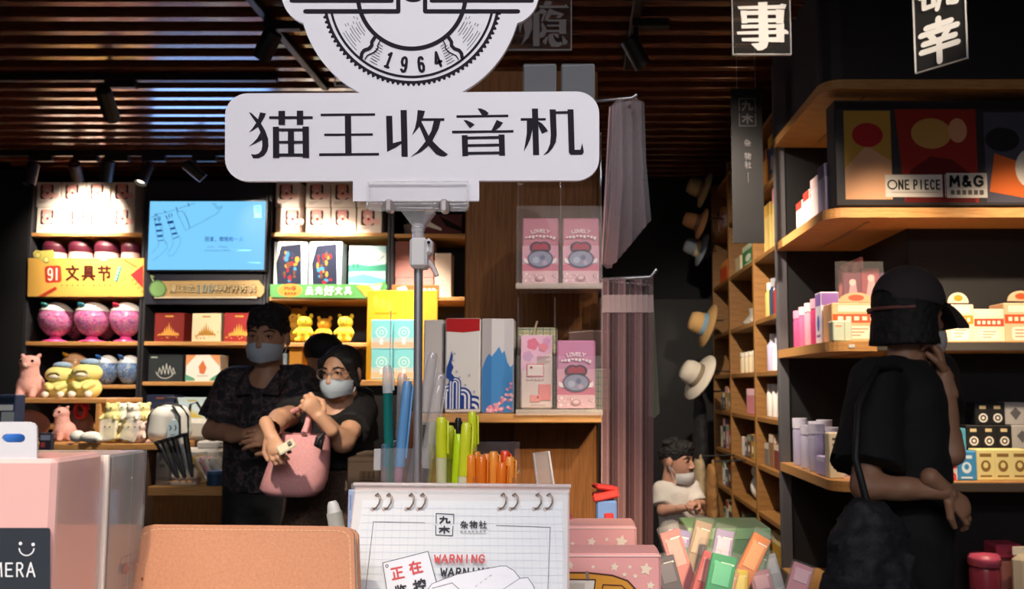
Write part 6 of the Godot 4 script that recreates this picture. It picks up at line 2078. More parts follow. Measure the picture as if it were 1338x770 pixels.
func woman_with_bag() -> void:
	var z := 2.86
	var foot := at(440, 500, z)
	foot.y = 0.0
	var t := thing("person", "person in glasses, mask and black T-shirt lifting a pink bucket bag by its strap", "person", foot)
	var L := func(px: float, py: float, d := 2.86) -> Vector3: return at(px, py, d) - foot
	var tf := Transform3D(Basis(Vector3.UP, -0.22) * Basis(Vector3.RIGHT, 0.1), L.call(446, 488, z - 0.04)).scaled_local(Vector3.ONE * 0.84)
	var acc := Acc.new()
	head(acc, tf)
	var sr: Vector3 = L.call(474, 537, 2.88)
	var sl: Vector3 = L.call(402, 536, 2.9)
	var er: Vector3 = L.call(449, 577, 2.68)
	var el: Vector3 = L.call(366, 548, 2.62)
	var wr: Vector3 = L.call(421, 548, 2.58)
	var wl: Vector3 = L.call(353, 567, 2.46)
	var neck: Vector3 = L.call(442, 526)
	var hips: Vector3 = L.call(436, 655)
	var chest: Vector3 = L.call(438, 568)
	var list := [[neck + Vector3(0, 0.03, 0), neck + Vector3(0, -0.04, 0), 0.046, 0.055], [sl, sr, 0.042, 0.042], [chest, hips, 0.115, 0.125, Vector3.BACK, 0.7], [sr, er, 0.042, 0.036], [er, wr, 0.037, 0.024], [sl, el, 0.042, 0.035], [el, wl, 0.036, 0.024]]
	for s in [-1, 1]:
		var h := hips + Vector3(0.07 * s, -0.02, 0)
		var kn := Vector3(h.x, 0.42, 0.03)
		list.append([h, kn, 0.075, 0.05])
		list.append([kn, Vector3(h.x, 0.08, -0.01), 0.05, 0.035])
	limbs(acc, Vector3(-0.36, 0.02, -0.22), Vector3(0.24, 1.38, 0.36), list)
	hand(acc, wr, L.call(405, 528, 2.56) - wr, Vector3(0.3, 0.5, 1), 1.0, 1.5, 0.84)
	hand(acc, wl, L.call(360, 586, 2.43) - wl, Vector3(-0.3, 0.45, 1), 1.0, 0.8, 0.8)
	part(t, "body", acc.mesh(), skin("cf9f80"))
	features(t, tf)
	hair(t, tf, "tied")
	mask(t, tf, 0.0, "b9c8d4")
	var gl := begin(true)
	for s in [-1, 1]:
		var ring := []
		for j in 19:
			var a := TAU * j / 18.0
			ring.append(tf * Vector3(0.034 * s + cos(a) * 0.025, 0.004 + sin(a) * 0.022, 0.106 - 0.25 * absf(0.034 * s + cos(a) * 0.025) * 0.5))
		add_tube(gl, ring, [0.0016], 6)
		add_tube(gl, [tf * Vector3(0.058 * s, 0.008, 0.098), tf * Vector3(0.082 * s, 0.004, -0.01)], [0.0014], 6)
	add_tube(gl, [tf * Vector3(-0.01, 0.008, 0.106), tf * Vector3(0.01, 0.008, 0.106)], [0.0014], 6)
	part(t, "glasses", done(gl), mat("b9a49a", 0.3, 0.8))
	var hem: Vector3 = L.call(436, 612)
	cloth(t, "tshirt", Vector3(-0.34, hem.y - 0.04, -0.24), Vector3(0.26, sr.y + 0.12, 0.3), [[sl + Vector3(0.02, 0.01, 0), sr + Vector3(-0.02, 0.01, 0), 0.056, 0.056], [chest, hips, 0.14, 0.15, Vector3.BACK, 0.72],
		[sr, sr.lerp(er, 0.62), 0.055, 0.066, true], [sl, sl.lerp(el, 0.66), 0.055, 0.066, true]], mat("131315", 0.8), 0.03, [[hem, Vector3.DOWN], [0.07, neck + Vector3(0, 0.02, 0.05)]])
	var skirt := grained("tawny_print", [[0.0, "2c211b"], [0.4, "4a382c"], [0.55, "6a523e"], [0.62, "3a2c24"], [1.0, "7a624a"]], 0.04, Vector3(5, 5, 5), 0.85)
	var leg := []
	for s in [-1, 1]:
		var h := hips + Vector3(0.07 * s, 0.02, 0)
		leg.append([h, Vector3(h.x + 0.02 * s, 0.3, 0.0), 0.105, 0.15, true])
	leg.append([hips + Vector3(0, 0.13, 0), hips, 0.12, 0.15, Vector3.BACK, 0.75])
	cloth(t, "skirt", Vector3(-0.3, 0.24, -0.24), Vector3(0.3, 1.1, 0.26), leg, skirt)
	shoes(t, [Vector3(hips.x - 0.07, 0, 0.0), Vector3(hips.x + 0.07, 0, 0.0)], -0.2, "6a5a50")
	# the bag and the phone
	var bz := 2.6
	var bc := at(386, 642, bz)
	var bag := thing("bucket_bag", "dusty pink bucket bag with a black bow held up by its strap", "bag", bc)
	var st := begin(true)
	st.set_smooth_group(1)
	var lv := [[362, 430, 566, 0.05], [358, 431, 585, 0.06], [352, 430, 605, 0.068], [345, 427, 625, 0.072], [341, 422, 637, 0.068], [348, 412, 645, 0.06], [368, 396, 647, 0.01]]
	var rings := []
	for l in lv:
		var a := at(l[0], l[2], bz) - bc
		var b := at(l[1], l[2] + 3, bz) - bc
		var c := (a + b) / 2
		var ring := []
		for j in 28:
			var q := TAU * j / 28.0
			var fold := 1.0 + 0.06 * sin(q * 5.0 + l[2] * 0.06) * float(l[2] < 640)
			ring.append(c + Vector3(signf(cos(q)) * pow(absf(cos(q)), 0.7) * (b.x - a.x) / 2, cos(q) * (b.y - a.y) / 2, sin(q) * l[3] * fold))
		rings.append(ring)
	for i in rings.size() - 1:
		for j in 28:
			var j2 := (j + 1) % 28
			var mid: Vector3 = (rings[i][0] + rings[i][14]) / 2
			quad(st, rings[i][j], rings[i][j2], rings[i + 1][j2], rings[i + 1][j], (rings[i][j] + rings[i + 1][j2]) / 2 - mid)
	var pm := grained("pink_canvas", [[0.0, "d08e90"], [0.5, "dc9ea0"], [1.0, "e4aaaa"]], 0.06, Vector3(7, 7, 7), 0.7)
	pm.cull_mode = BaseMaterial3D.CULL_DISABLED
	part(bag, "body", done(st), pm)
	var top := at(408, 527, 2.6) - bc
	part(bag, "strap", tube([at(397, 567, bz - 0.06) - bc, at(401, 556, bz - 0.03) - bc, top + Vector3(0, -0.01, 0.01)], [0.011, 0.01, 0.008], 8), pm)
	part(bag, "strap", tube([at(405, 567, bz + 0.06) - bc, at(406, 550, bz + 0.05) - bc, top], [0.007, 0.008, 0.008], 8), pm)
	part(bag, "strap", tube([top, at(385, 537, bz + 0.05) - bc, at(368, 548, bz + 0.09) - bc, at(366, 568, bz + 0.06) - bc], [0.008, 0.01, 0.01, 0.009], 8), pm)
	part(bag, "bow", tube([at(424, 566, bz - 0.075) - bc, at(417, 573, bz - 0.09) - bc, at(413, 582, bz - 0.09) - bc, at(418, 587, bz - 0.09) - bc, at(420, 574, bz - 0.085) - bc, at(424, 570, bz - 0.08) - bc], [0.006, 0.012, 0.008, 0.009, 0.01, 0.005], 8), mat("18161a", 0.5))
	var ph := at(374, 584, 2.4)
	var phone := thing("phone", "small pale cream phone in the hand over the pink bag", "phone", ph)
	part(phone, "case", rbox(Vector3(0.034, 0.056, 0.008), 0.004, true), mat("d8d0b4", 0.35), Vector3.ZERO, Vector3(-0.5, 0.0, -0.95))
	part(phone, "camera_bump", rbox(Vector3(0.012, 0.012, 0.003), 0.001, true), mat("6a6660", 0.3), Vector3(0.012, 0.012, 0.007), Vector3(-0.5, 0.0, -0.95))

func person_behind() -> void:
	var z := 3.75
	var foot := at(424, 500, z)
	foot.y = 0.0
	var t := thing("person", "dark haired person in black seen only behind the woman with the pink bag", "person", foot)
	var L := func(px: float, py: float, d := 3.75) -> Vector3: return at(px, py, d) - foot
	var tf := Transform3D(Basis(Vector3.UP, 2.6) * Basis(Vector3.RIGHT, 0.1), L.call(425, 470, z))
	var acc := Acc.new()
	head(acc, tf)
	var neck: Vector3 = L.call(425, 505)
	var hips := Vector3(0, 0.85, 0)
	var list := [[neck, neck + Vector3(0, -0.06, 0), 0.05, 0.06], [neck + Vector3(0, -0.1, 0), hips, 0.14, 0.13, Vector3.BACK, 0.65]]
	for s in [-1, 1]:
		var sh := neck + Vector3(0.18 * s, -0.07, 0)
		list.append_array([[neck + Vector3(0, -0.07, 0), sh, 0.05, 0.045], [sh, sh + Vector3(0.03 * s, -0.28, 0), 0.045, 0.038], [sh + Vector3(0.03 * s, -0.28, 0), sh + Vector3(0.0, -0.45, 0.12), 0.038, 0.026]])
		list.append_array([[hips + Vector3(0.08 * s, 0, 0), Vector3(0.09 * s, 0.45, 0), 0.08, 0.055], [Vector3(0.09 * s, 0.45, 0), Vector3(0.09 * s, 0.08, 0), 0.055, 0.04]])
		hand(acc, sh + Vector3(0.0, -0.45, 0.12), Vector3(-0.3 * s, -0.5, 0.6), Vector3(s, 0.3, 0.3), 1.0 * s, 0.7, 0.95)
	limbs(acc, Vector3(-0.32, 0.02, -0.2), Vector3(0.32, 1.36, 0.24), list, 0.014)
	part(t, "body", acc.mesh(), skin("b5876a"))
	hair(t, tf, "cap_hair")
	var top := [[neck + Vector3(-0.17, -0.06, 0), neck + Vector3(0.17, -0.06, 0), 0.06, 0.06], [neck + Vector3(0, -0.1, 0), hips + Vector3(0, -0.06, 0), 0.155, 0.16, Vector3.BACK, 0.7]]
	var legs := [[hips + Vector3(0, 0.05, 0), hips, 0.14, 0.145, Vector3.BACK, 0.7]]
	for s in [-1, 1]:
		var sh := neck + Vector3(0.18 * s, -0.07, 0)
		top.append([sh, sh + Vector3(0.022 * s, -0.2, 0), 0.058, 0.068, true])
		legs.append([hips + Vector3(0.08 * s, 0, 0), Vector3(0.09 * s, 0.06, 0), 0.1, 0.065, true])
	cloth(t, "tshirt", Vector3(-0.34, 0.72, -0.24), Vector3(0.34, 1.3, 0.24), top, mat("141416", 0.8), 0.03, [[Vector3(0, 0.78, 0), Vector3.DOWN]])
	cloth(t, "trousers", Vector3(-0.26, 0.04, -0.2), Vector3(0.26, 1.05, 0.2), legs, mat("18181c", 0.8))
	shoes(t, [Vector3(-0.09, 0, 0), Vector3(0.09, 0, 0)], 0.0, "202022")

func woman_in_cap() -> void:
	var z := 2.36
	var foot := at(1180, 500, z)
	foot.y = 0.0
	var t := thing("person", "person in a grey cap and loose black T-shirt, chin resting on a raised hand", "person", foot)
	var L := func(px: float, py: float, d := 2.36) -> Vector3: return at(px, py, d) - foot
	var tf := Transform3D(Basis(Vector3.UP, 1.85), L.call(1191, 412)).scaled_local(Vector3.ONE * 0.98)
	var acc := Acc.new()
	head(acc, tf)
	var neck: Vector3 = L.call(1184, 455)
	var near: Vector3 = L.call(1142, 496, 2.24)
	var far: Vector3 = L.call(1222, 486, 2.5)
	var hips: Vector3 = L.call(1176, 680)
	var chest: Vector3 = L.call(1180, 530)
	var ne: Vector3 = L.call(1131, 636, 2.13)
	var nw: Vector3 = L.call(1234, 641, 2.1)
	var fe: Vector3 = L.call(1241, 592, 2.28)
	var fw: Vector3 = L.call(1234, 492, 2.31)
	var list := [[neck + Vector3(0, 0.03, 0), neck + Vector3(0, -0.05, 0), 0.046, 0.06], [near, far, 0.048, 0.048], [chest, hips, 0.13, 0.14, Vector3.RIGHT, 0.85], [near, ne, 0.045, 0.038], [ne, nw, 0.04, 0.026], [far, fe, 0.043, 0.037], [fe, fw, 0.037, 0.026]]
	for s in [-1, 1]:
		var h := hips + Vector3(0, -0.02, 0.07 * s)
		list.append([h, Vector3(h.x + 0.02, 0.46, h.z), 0.085, 0.058])
		list.append([Vector3(h.x + 0.02, 0.46, h.z), Vector3(h.x, 0.09, h.z), 0.058, 0.04])
	limbs(acc, Vector3(-0.28, 0.02, -0.3), Vector3(0.28, 1.5, 0.36), list)
	hand(acc, nw, L.call(1268, 672, 2.12) - nw, Vector3(0.3, 0.5, 1), 1.0, 0.6, 0.95)
	hand(acc, fw, L.call(1224, 458, 2.32) - fw, Vector3(0.9, 0.2, 0.3), -1.0, 1.2, 0.92)
	part(t, "body", acc.mesh(), skin("a57a5e"))
	features(t, tf)
	hair(t, tf, "bob")
	mask(t, tf, -0.03, "cfcac6")
	var cf := Field.new(Vector3(-0.13, 0.0, -0.14), Vector3(0.13, 0.2, 0.22), 0.006)
	cf.ell(Vector3(0, 0.04, -0.012), Vector3(0.099, 0.118, 0.117))
	cf.trim(Vector3(0, 0.03, 0), Vector3(0, -1, -0.12).normalized())
	cf.ell(Vector3(0, 0.035, -0.12), Vector3(0.055, 0.04, 0.05), 0.0, true)
	var ca := Acc.new()
	cf.net(ca, tf)
	var cm := grained("grey_melange", [[0.0, "2c2728"], [0.5, "383132"], [1.0, "443c3d"]], 0.12, Vector3(12, 12, 12), 0.85)
	var cap := part(t, "cap", ca.mesh(), cm)
	var ol := []
	var pk := begin(true)
	pk.set_smooth_group(1)
	for j in 12:
		for i in 5:
			var P := func(jj: int, ii: int) -> Vector3:
				var a := deg_to_rad(-62.0 + 124.0 * jj / 12.0)
				var r := 0.1 + 0.02 * ii * (0.35 + 0.65 * pow(cos(a), 0.5))
				return tf * Vector3(sin(a) * (0.096 + 0.004 * ii), 0.036 - 0.0025 * ii * ii - 0.03 * absf(sin(a)) * ii * 0.12, cos(a) * r + 0.0)
			quad(pk, P.call(j, i), P.call(j + 1, i), P.call(j + 1, i + 1), P.call(j, i + 1), tf.basis * Vector3.UP)
			quad(pk, P.call(j, i) - Vector3(0, 0.006, 0), P.call(j + 1, i) - Vector3(0, 0.006, 0), P.call(j + 1, i + 1) - Vector3(0, 0.006, 0), P.call(j, i + 1) - Vector3(0, 0.006, 0), tf.basis * Vector3.DOWN)
	part(cap, "brim", done(pk), cm)
	part(cap, "strap", tube([tf * Vector3(0.09, 0.016, -0.06), tf * Vector3(0.055, 0.016, -0.118), tf * Vector3(0, 0.016, -0.137), tf * Vector3(-0.055, 0.016, -0.118), tf * Vector3(-0.09, 0.016, -0.06)], [0.006], 8), mat("7a4a44", 0.6))
	part(cap, "buckle", rbox(Vector3(0.02, 0.02, 0.01), 0.003, true), mat("c9c4c0", 0.35, 0.6), tf * Vector3(0.068, 0.016, -0.1))
	var hem: Vector3 = L.call(1170, 628)
	cloth(t, "tshirt", Vector3(-0.3, hem.y - 0.04, -0.34), Vector3(0.28, near.y + 0.14, 0.4), [[near, far, 0.06, 0.06], [chest, hips, 0.15, 0.185, Vector3.RIGHT, 0.8], [near + Vector3(0, -0.02, 0), near.lerp(ne, 0.84), 0.07, 0.1, true],
		[far, far.lerp(fe, 0.5), 0.056, 0.07, true]], mat("0f0f11", 0.85), 0.04, [[hem, Vector3.DOWN], [0.085, neck + Vector3(-0.01, 0.03, 0.01)]])
	var legs := [[hips + Vector3(0, 0.12, 0), hips, 0.15, 0.155, Vector3.RIGHT, 0.85]]
	for s in [-1, 1]:
		var h := hips + Vector3(0, -0.02, 0.08 * s)
		legs.append([h, Vector3(h.x + 0.02, 0.46, h.z), 0.115, 0.09])
		legs.append([Vector3(h.x + 0.02, 0.46, h.z), Vector3(h.x, 0.08, h.z), 0.09, 0.08, true])
	cloth(t, "trousers", Vector3(-0.24, 0.04, -0.28), Vector3(0.24, 1.12, 0.28), legs, mat("0e0e10", 0.85))
	shoes(t, [Vector3(hips.x, 0, -0.08), Vector3(hips.x, 0, 0.08)], PI / 2, "1c1c1e")
	# the bag that hangs at her side
	var bc := at(1128, 738, 2.0)
	var bag := thing("shoulder_bag", "soft black patterned shoulder bag hanging behind the woman in the cap", "bag", bc)
	var f := Field.new(Vector3(-0.15, -0.24, -0.1), Vector3(0.15, 0.22, 0.1), 0.011)
	f.bone(Vector3(0.01, 0.08, 0), Vector3(-0.01, -0.1, 0), 0.085, 0.1, 0.02, Vector3.BACK, 0.6)
	f.bone(Vector3(0.05, 0.06, 0), Vector3(0.06, -0.1, 0), 0.06, 0.08, 0.03, Vector3.BACK, 0.6)
	f.ripple(0.02, 12.0)
	var ba := Acc.new()
	f.net(ba)
	part(bag, "body", ba.mesh(), grained("bag_print", [[0.0, "121214"], [0.55, "17171a"], [0.62, "34343a"], [0.7, "1a1a1e"], [1.0, "2a2a30"]], 0.06, Vector3(7, 7, 7), 0.7))
	part(bag, "strap", tube([Vector3(0.02, 0.13, 0), L.call(1118, 600, 2.0) + foot - bc, L.call(1122, 530, 2.08) + foot - bc, L.call(1146, 480, 2.14) + foot - bc, L.call(1176, 482, 2.22) + foot - bc], [0.01], 8), mat("141416", 0.6))

func child() -> void:
	var z := 4.2
	var foot := at(888, 500, z)
	foot.y = 0.0
	var t := thing("person", "small child in a white T-shirt with a mask pulled under the chin, hands together", "person", foot)
	var L := func(px: float, py: float, d := 4.2) -> Vector3: return at(px, py, d) - foot
	var tf := Transform3D(Basis(Vector3.UP, 1.0) * Basis(Vector3.RIGHT, 0.05), L.call(884, 602)).scaled_local(Vector3(0.93, 0.86, 0.93))
	var acc := Acc.new()
	head(acc, tf)
	var neck: Vector3 = L.call(884, 626)
	var hips := Vector3(0, 0.46, 0)
	var sl: Vector3 = L.call(864, 640)
	var sr: Vector3 = L.call(904, 638)
	var el: Vector3 = L.call(866, 668, 4.15)
	var er: Vector3 = L.call(914, 664, 4.15)
	var wl: Vector3 = L.call(896, 664, 4.06)
	var wr: Vector3 = L.call(912, 658, 4.05)
	var list := [[neck, neck + Vector3(0, -0.03, 0), 0.035, 0.042], [sl, sr, 0.034, 0.034], [neck + Vector3(0, -0.1, 0), hips, 0.085, 0.09, Vector3.BACK, 0.75], [sl, el, 0.032, 0.027], [el, wl, 0.028, 0.02], [sr, er, 0.032, 0.027], [er, wr, 0.028, 0.02]]
	for s in [-1, 1]:
		list.append_array([[hips + Vector3(0.05 * s, 0, 0), Vector3(0.05 * s, 0.25, 0.01), 0.055, 0.042], [Vector3(0.05 * s, 0.25, 0.01), Vector3(0.05 * s, 0.06, 0), 0.042, 0.03]])
	limbs(acc, Vector3(-0.2, 0.02, -0.14), Vector3(0.2, 0.86, 0.22), list, 0.01)
	hand(acc, wl, Vector3(0.8, 0.1, 0.5), Vector3(0, 1, 0.4), 1.0, 0.9, 0.7)
	hand(acc, wr, Vector3(-0.5, 0.1, 0.6), Vector3(0, 1, 0.4), -1.0, 0.9, 0.7)
	part(t, "body", acc.mesh(), skin("c0907a"))
	features(t, tf)
	hair(t, tf, "short")
	mask(t, tf, -0.045, "d0d0d0")
	var tee := [[sl, sr, 0.044, 0.044], [neck + Vector3(0, -0.1, 0), hips + Vector3(0, -0.02, 0), 0.1, 0.115, Vector3.BACK, 0.78], [sl, sl.lerp(el, 0.7), 0.044, 0.052, true], [sr, sr.lerp(er, 0.7), 0.044, 0.052, true]]
	cloth(t, "tshirt", Vector3(-0.22, 0.36, -0.16), Vector3(0.22, 0.84, 0.2), tee, mat("d8d2ca", 0.8), 0.02, [[Vector3(0, 0.42, 0), Vector3.DOWN], [0.045, neck + Vector3(0.01, 0.015, 0.03)]])
	var k := photo_ink(Vector3(0, 0, -4.085), Vector3.BACK, foot)
	var legs := []
	for s in [-1, 1]:
		legs.append([hips + Vector3(0.05 * s, 0.02, 0), Vector3(0.055 * s, 0.22, 0.01), 0.072, 0.07, true])
	cloth(t, "shorts", Vector3(-0.18, 0.18, -0.14), Vector3(0.18, 0.6, 0.16), legs, mat("2a2a32", 0.8))
	shoes(t, [Vector3(-0.05, 0, 0), Vector3(0.05, 0, 0)], 0.5, "7a7a7e")

# ---------------------------------------------------------------- the wooden gondola behind the pens
const GZ := 1.75

func column_display() -> void:
	var a := at(605, 540, GZ)
	var b := at(781, 92, GZ)
	var w := b.x - a.x
	var t := thing("gondola", "tall oak gondola column with a ledge for the slim gift boxes", "display column", Vector3((a.x + b.x) / 2, 0, -GZ - 0.16))
	part(t, "column", rbox(Vector3(w, b.y, 0.32), 0.004), WOOD)
	var ledge := at(600, 540.5, 1.6)
	var la := at(552, 540, 1.6).x
	part(t, "ledge", rbox(Vector3(b.x - la, 0.018, 0.19), 0.002), OAK, Vector3((la + b.x) / 2 - t.position.x, ledge.y - 0.018, GZ + 0.16 - 1.66))
	part(t, "plinth_panel", rbox(Vector3(at(779, 600, 1.68).x - at(671, 600, 1.68).x, ledge.y - 0.02, 0.06), 0.003), WOOD, Vector3(at(725, 600, 1.68).x - t.position.x, 0, GZ + 0.16 - 1.71))
	part(t, "back_panel", rbox(Vector3(0.1, ledge.y - 0.02, 0.02), 0.002), mat("6a4a30", 0.6), Vector3(at(590, 600, 1.74).x - t.position.x, 0, GZ + 0.16 - 1.75))
	# slim gift boxes on the ledge
	var z := 1.6
	var gb := packet("slim_gift_box", "plain pale grey slim gift box half behind the chrome pole", "gift box", [552, 418, 580, 540.3], z + 0.015, 0.06, "b9b4b2", "slim gift boxes on the ledge")
	var wb := packet("slim_gift_box", "white slim gift box with a red top and blue wave pattern", "gift box", [580.5, 416, 628, 540.3], z, 0.06, "d2d0ce", "slim gift boxes on the ledge")
	var k := front(wb)
	k.poly(vs("1,0.5 46.5,0.5 46.5,17 24,19.5 1,18"), "a81f26")
	for e in [[12.0, 122.0, 20.0], [38.0, 122.0, 18.0], [24.0, 106.0, 13.0], [6.0, 100.0, 12.0], [14.0, 88.0, 8.5]]:
		for j in 5:
			var r: float = e[2] * (1.0 - 0.2 * j)
			var pts := PackedVector2Array()
			for q in 15:
				var an := PI + PI * q / 14.0
				pts.append(Vector2(clampf(e[0] + cos(an) * r, 1.0, 46.5), minf(e[1] + sin(an) * r, 122.0)))
			pts.append(Vector2(clampf(e[0] + r, 1.0, 46.5), 122.0))
			pts.append(Vector2(clampf(e[0] - r, 1.0, 46.5), 122.0))
			if Geometry2D.triangulate_polygon(pts).size():
				k.poly(pts, "26418c" if j % 2 == 0 else "d7dbe6")
	k.poly(vs("2,80 3,66 6,58 8,50 9,44 11,52 9,60 12,66 9,74 14,80 10,86"), "26418c")
	for e in [[13, 48], [11, 57], [16, 72], [20, 80], [28, 90], [40, 99], [33, 77]]:
		k.ring(Vector2(e[0], e[1]), 0.8, 1.4, 0, TAU, "5a6ea8", 10)
	print_on(wb, k)
	# the mountain box: a second, shaded side is painted onto its front
	var p := at(650, 540.3, z)
	var h := at(650, 416, z).y - p.y
	var mb := thing("slim_gift_box", "white slim gift box with a blue mountain and pink blossom at its foot", "gift box", Vector3(at(649, 540, z).x, p.y, -z - 0.04), "slim gift boxes on the ledge", 0.0)
	var s := z / F
	part(mb, "carton", rbox(Vector3(42 * s, h, 0.06), 0.002), mat("cfccd0", 0.45))
	var mk := Ink.new(Vector3(-21 * s, h, 0.03), Vector3(s, 0, 0), Vector3(0, -s, 0))
	mk.rect(0.6, 0.6, 13, 122, "a8a4a8")
	mk.poly(vs("0.6,123 0.6,66 6,52 10,46 13,50 13,123"), "3f78b4")
	mk.poly(vs("13,123 13,50 18,44 23,37 27,46 30,42 34,58 38,64 41.5,60 41.5,123"), "4a8cc9")
	var lr := RandomNumberGenerator.new()
	lr.seed = 8
	for j in 60:
		var q := lr.randf()
		var x := 8.0 + 33.0 * q
		var y := 122.0 - lr.randf() * (6.0 + 38.0 * q * q)
		for m in 4:
			mk.lay = 4.0 + ((j * 4 + m) % 83) * 0.3
			mk.disc(x + cos(m * 1.57) * 1.1, y + sin(m * 1.57) * 1.1, 1.1, ["e9a0b4", "f2c0cc", "dd7f9c"][j % 3], -1.0, 6)
	print_on(mb, mk)
	bins()
	sleeves()
	# things between gondola and table
	var cb := packet("cardboard_box", "plain brown cardboard box with a barcode behind the pens", "box", [453, 598, 522, 640], 2.2, 0.2, "7d6650", "", 0.8)
	var ck := front(cb)
	for j in 9:
		ck.rect(17 + j * 2.2, 18, 18 + j * 2.2 + 0.4 * (j % 3), 28, "4a3a2e")
	ck.rect(17, 29, 36, 30.5, "4a3a2e")
	ck.rect(0.5, 5, 68, 5.8, "6a543f")
	print_on(cb, ck)
	part(cb, "lid_flap", rbox(Vector3(0.15, 0.004, 0.1), 0.001), mat("86705a", 0.8), Vector3(0, at(480, 598, 2.2).y - cb.position.y, -0.04))
	var pl := thing("plinth", "low dark plinth under the cardboard box", "plinth", Vector3(cb.position.x, 0, cb.position.z))
	part(pl, "body", rbox(Vector3(0.14, cb.position.y - 0.02, 0.2), 0.004), mat("2a221c", 0.7))
	part(pl, "top", rbox(Vector3(0.148, 0.02, 0.2), 0.003), mat("3a3028", 0.6), Vector3(0, cb.position.y - 0.0205, 0))
	var toy := thing("toy_house", "small red and blue toy house on the edge of the second table", "toy", at(792, 686, 1.3))
	part(toy, "walls", rbox(Vector3(0.034, 0.042, 0.034), 0.003), mat("5f7fb8", 0.5))
	part(toy, "door", rbox(Vector3(0.016, 0.018, 0.006), 0.002), mat("b82a2c", 0.5), Vector3(0.004, 0.004, 0.016))
	part(toy, "roof", rbox(Vector3(0.044, 0.012, 0.044), 0.003), mat("d23a34", 0.5), Vector3(0, 0.044, 0), Vector3(0, 0, 0.2))
	part(toy, "roof_ridge", rbox(Vector3(0.04, 0.008, 0.03), 0.003), mat("b02a2a", 0.5), Vector3(-0.002, 0.058, 0), Vector3(0, 0.3, -0.15))

func candy_face(t: Node3D, base: String) -> void:
	var d: Array = t.get_meta("dims")
	var w: float = d[0] / d[3]
	var h: float = d[1] / d[3]
	var k := front(t)
	k.rect(0.6, h * 0.42, w - 0.6, h * 0.7, "d8a4b8")
	k.rect(0.6, h * 0.7, w - 0.6, h - 0.6, "c9728a")
	k.rect(0.6, h * 0.8, w - 0.6, h - 0.6, "dcb4bc")
	var lr := RandomNumberGenerator.new()
	lr.seed = 3
	for j in 22:
		k.disc(lr.randf_range(2, w - 2), lr.randf_range(h * 0.82, h * 0.96), lr.randf_range(0.6, 2.0), ["e8ccd0", "b8808c", "f0dce0"][j % 3], -1.0, 8)
	for s in [-1, 1]:
		k.disc(w * 0.5 + s * w * 0.36, h * 0.64, w * 0.09, "efe4e8")
		k.disc(w * 0.5 + s * w * 0.36, h * 0.6, w * 0.05, "d88a9c")
	# dark window with a round jar and a two lobed lid
	k.disc(w * 0.5, h * 0.62, w * 0.355, "5a5a74", h * 0.14)
	k.disc(w * 0.4, h * 0.45, w * 0.19, "4a3c4e", h * 0.09)
	k.disc(w * 0.6, h * 0.45, w * 0.19, "4a3c4e", h * 0.09)
	k.disc(w * 0.5, h * 0.62, w * 0.31, "8f93ac", h * 0.115)
	k.poly(PackedVector2Array([Vector2(w * 0.26, h * 0.48), Vector2(w * 0.3, h * 0.41), Vector2(w * 0.42, h * 0.38), Vector2(w * 0.5, h * 0.41), Vector2(w * 0.58, h * 0.38), Vector2(w * 0.7, h * 0.41), Vector2(w * 0.74, h * 0.48)]), "a83a50")
	k.disc(w * 0.38, h * 0.64, w * 0.09, "a9b4c8")
	k.disc(w * 0.56, h * 0.6, w * 0.07, "6a7290")
	k.disc(w * 0.62, h * 0.68, w * 0.06, "b4a4bc")
	k.disc(w * 0.5, h * 0.91, w * 0.13, "b88a94", h * 0.045)
	k.disc(w * 0.5, h * 0.9, w * 0.08, "e0c4c4", h * 0.028)
	for j in 6:
		var an := (j - 2.5) * 0.15
		k.glyph(strokes("LOVELY"[j]), w * 0.5 + sin(an) * 28 - 2.2 * w / 48, h * 0.29 - cos(an) * 12 + 2, 4.2 * w / 48, 4.6 * w / 48, 0.9, "f4e8ec", 0.0, an * 0.8)
	for j in 9:
		var an := (j - 4.0) * 0.14
		k.rrect(w * 0.5 + sin(an) * 34 - 1.6, h * 0.36 - cos(an) * 14 + 5.6, w * 0.5 + sin(an) * 34 + 1.6, h * 0.36 - cos(an) * 14 + 7.6 + (j % 3), 0.8, "ecdce2", an * 0.8)
	print_on(t, k)

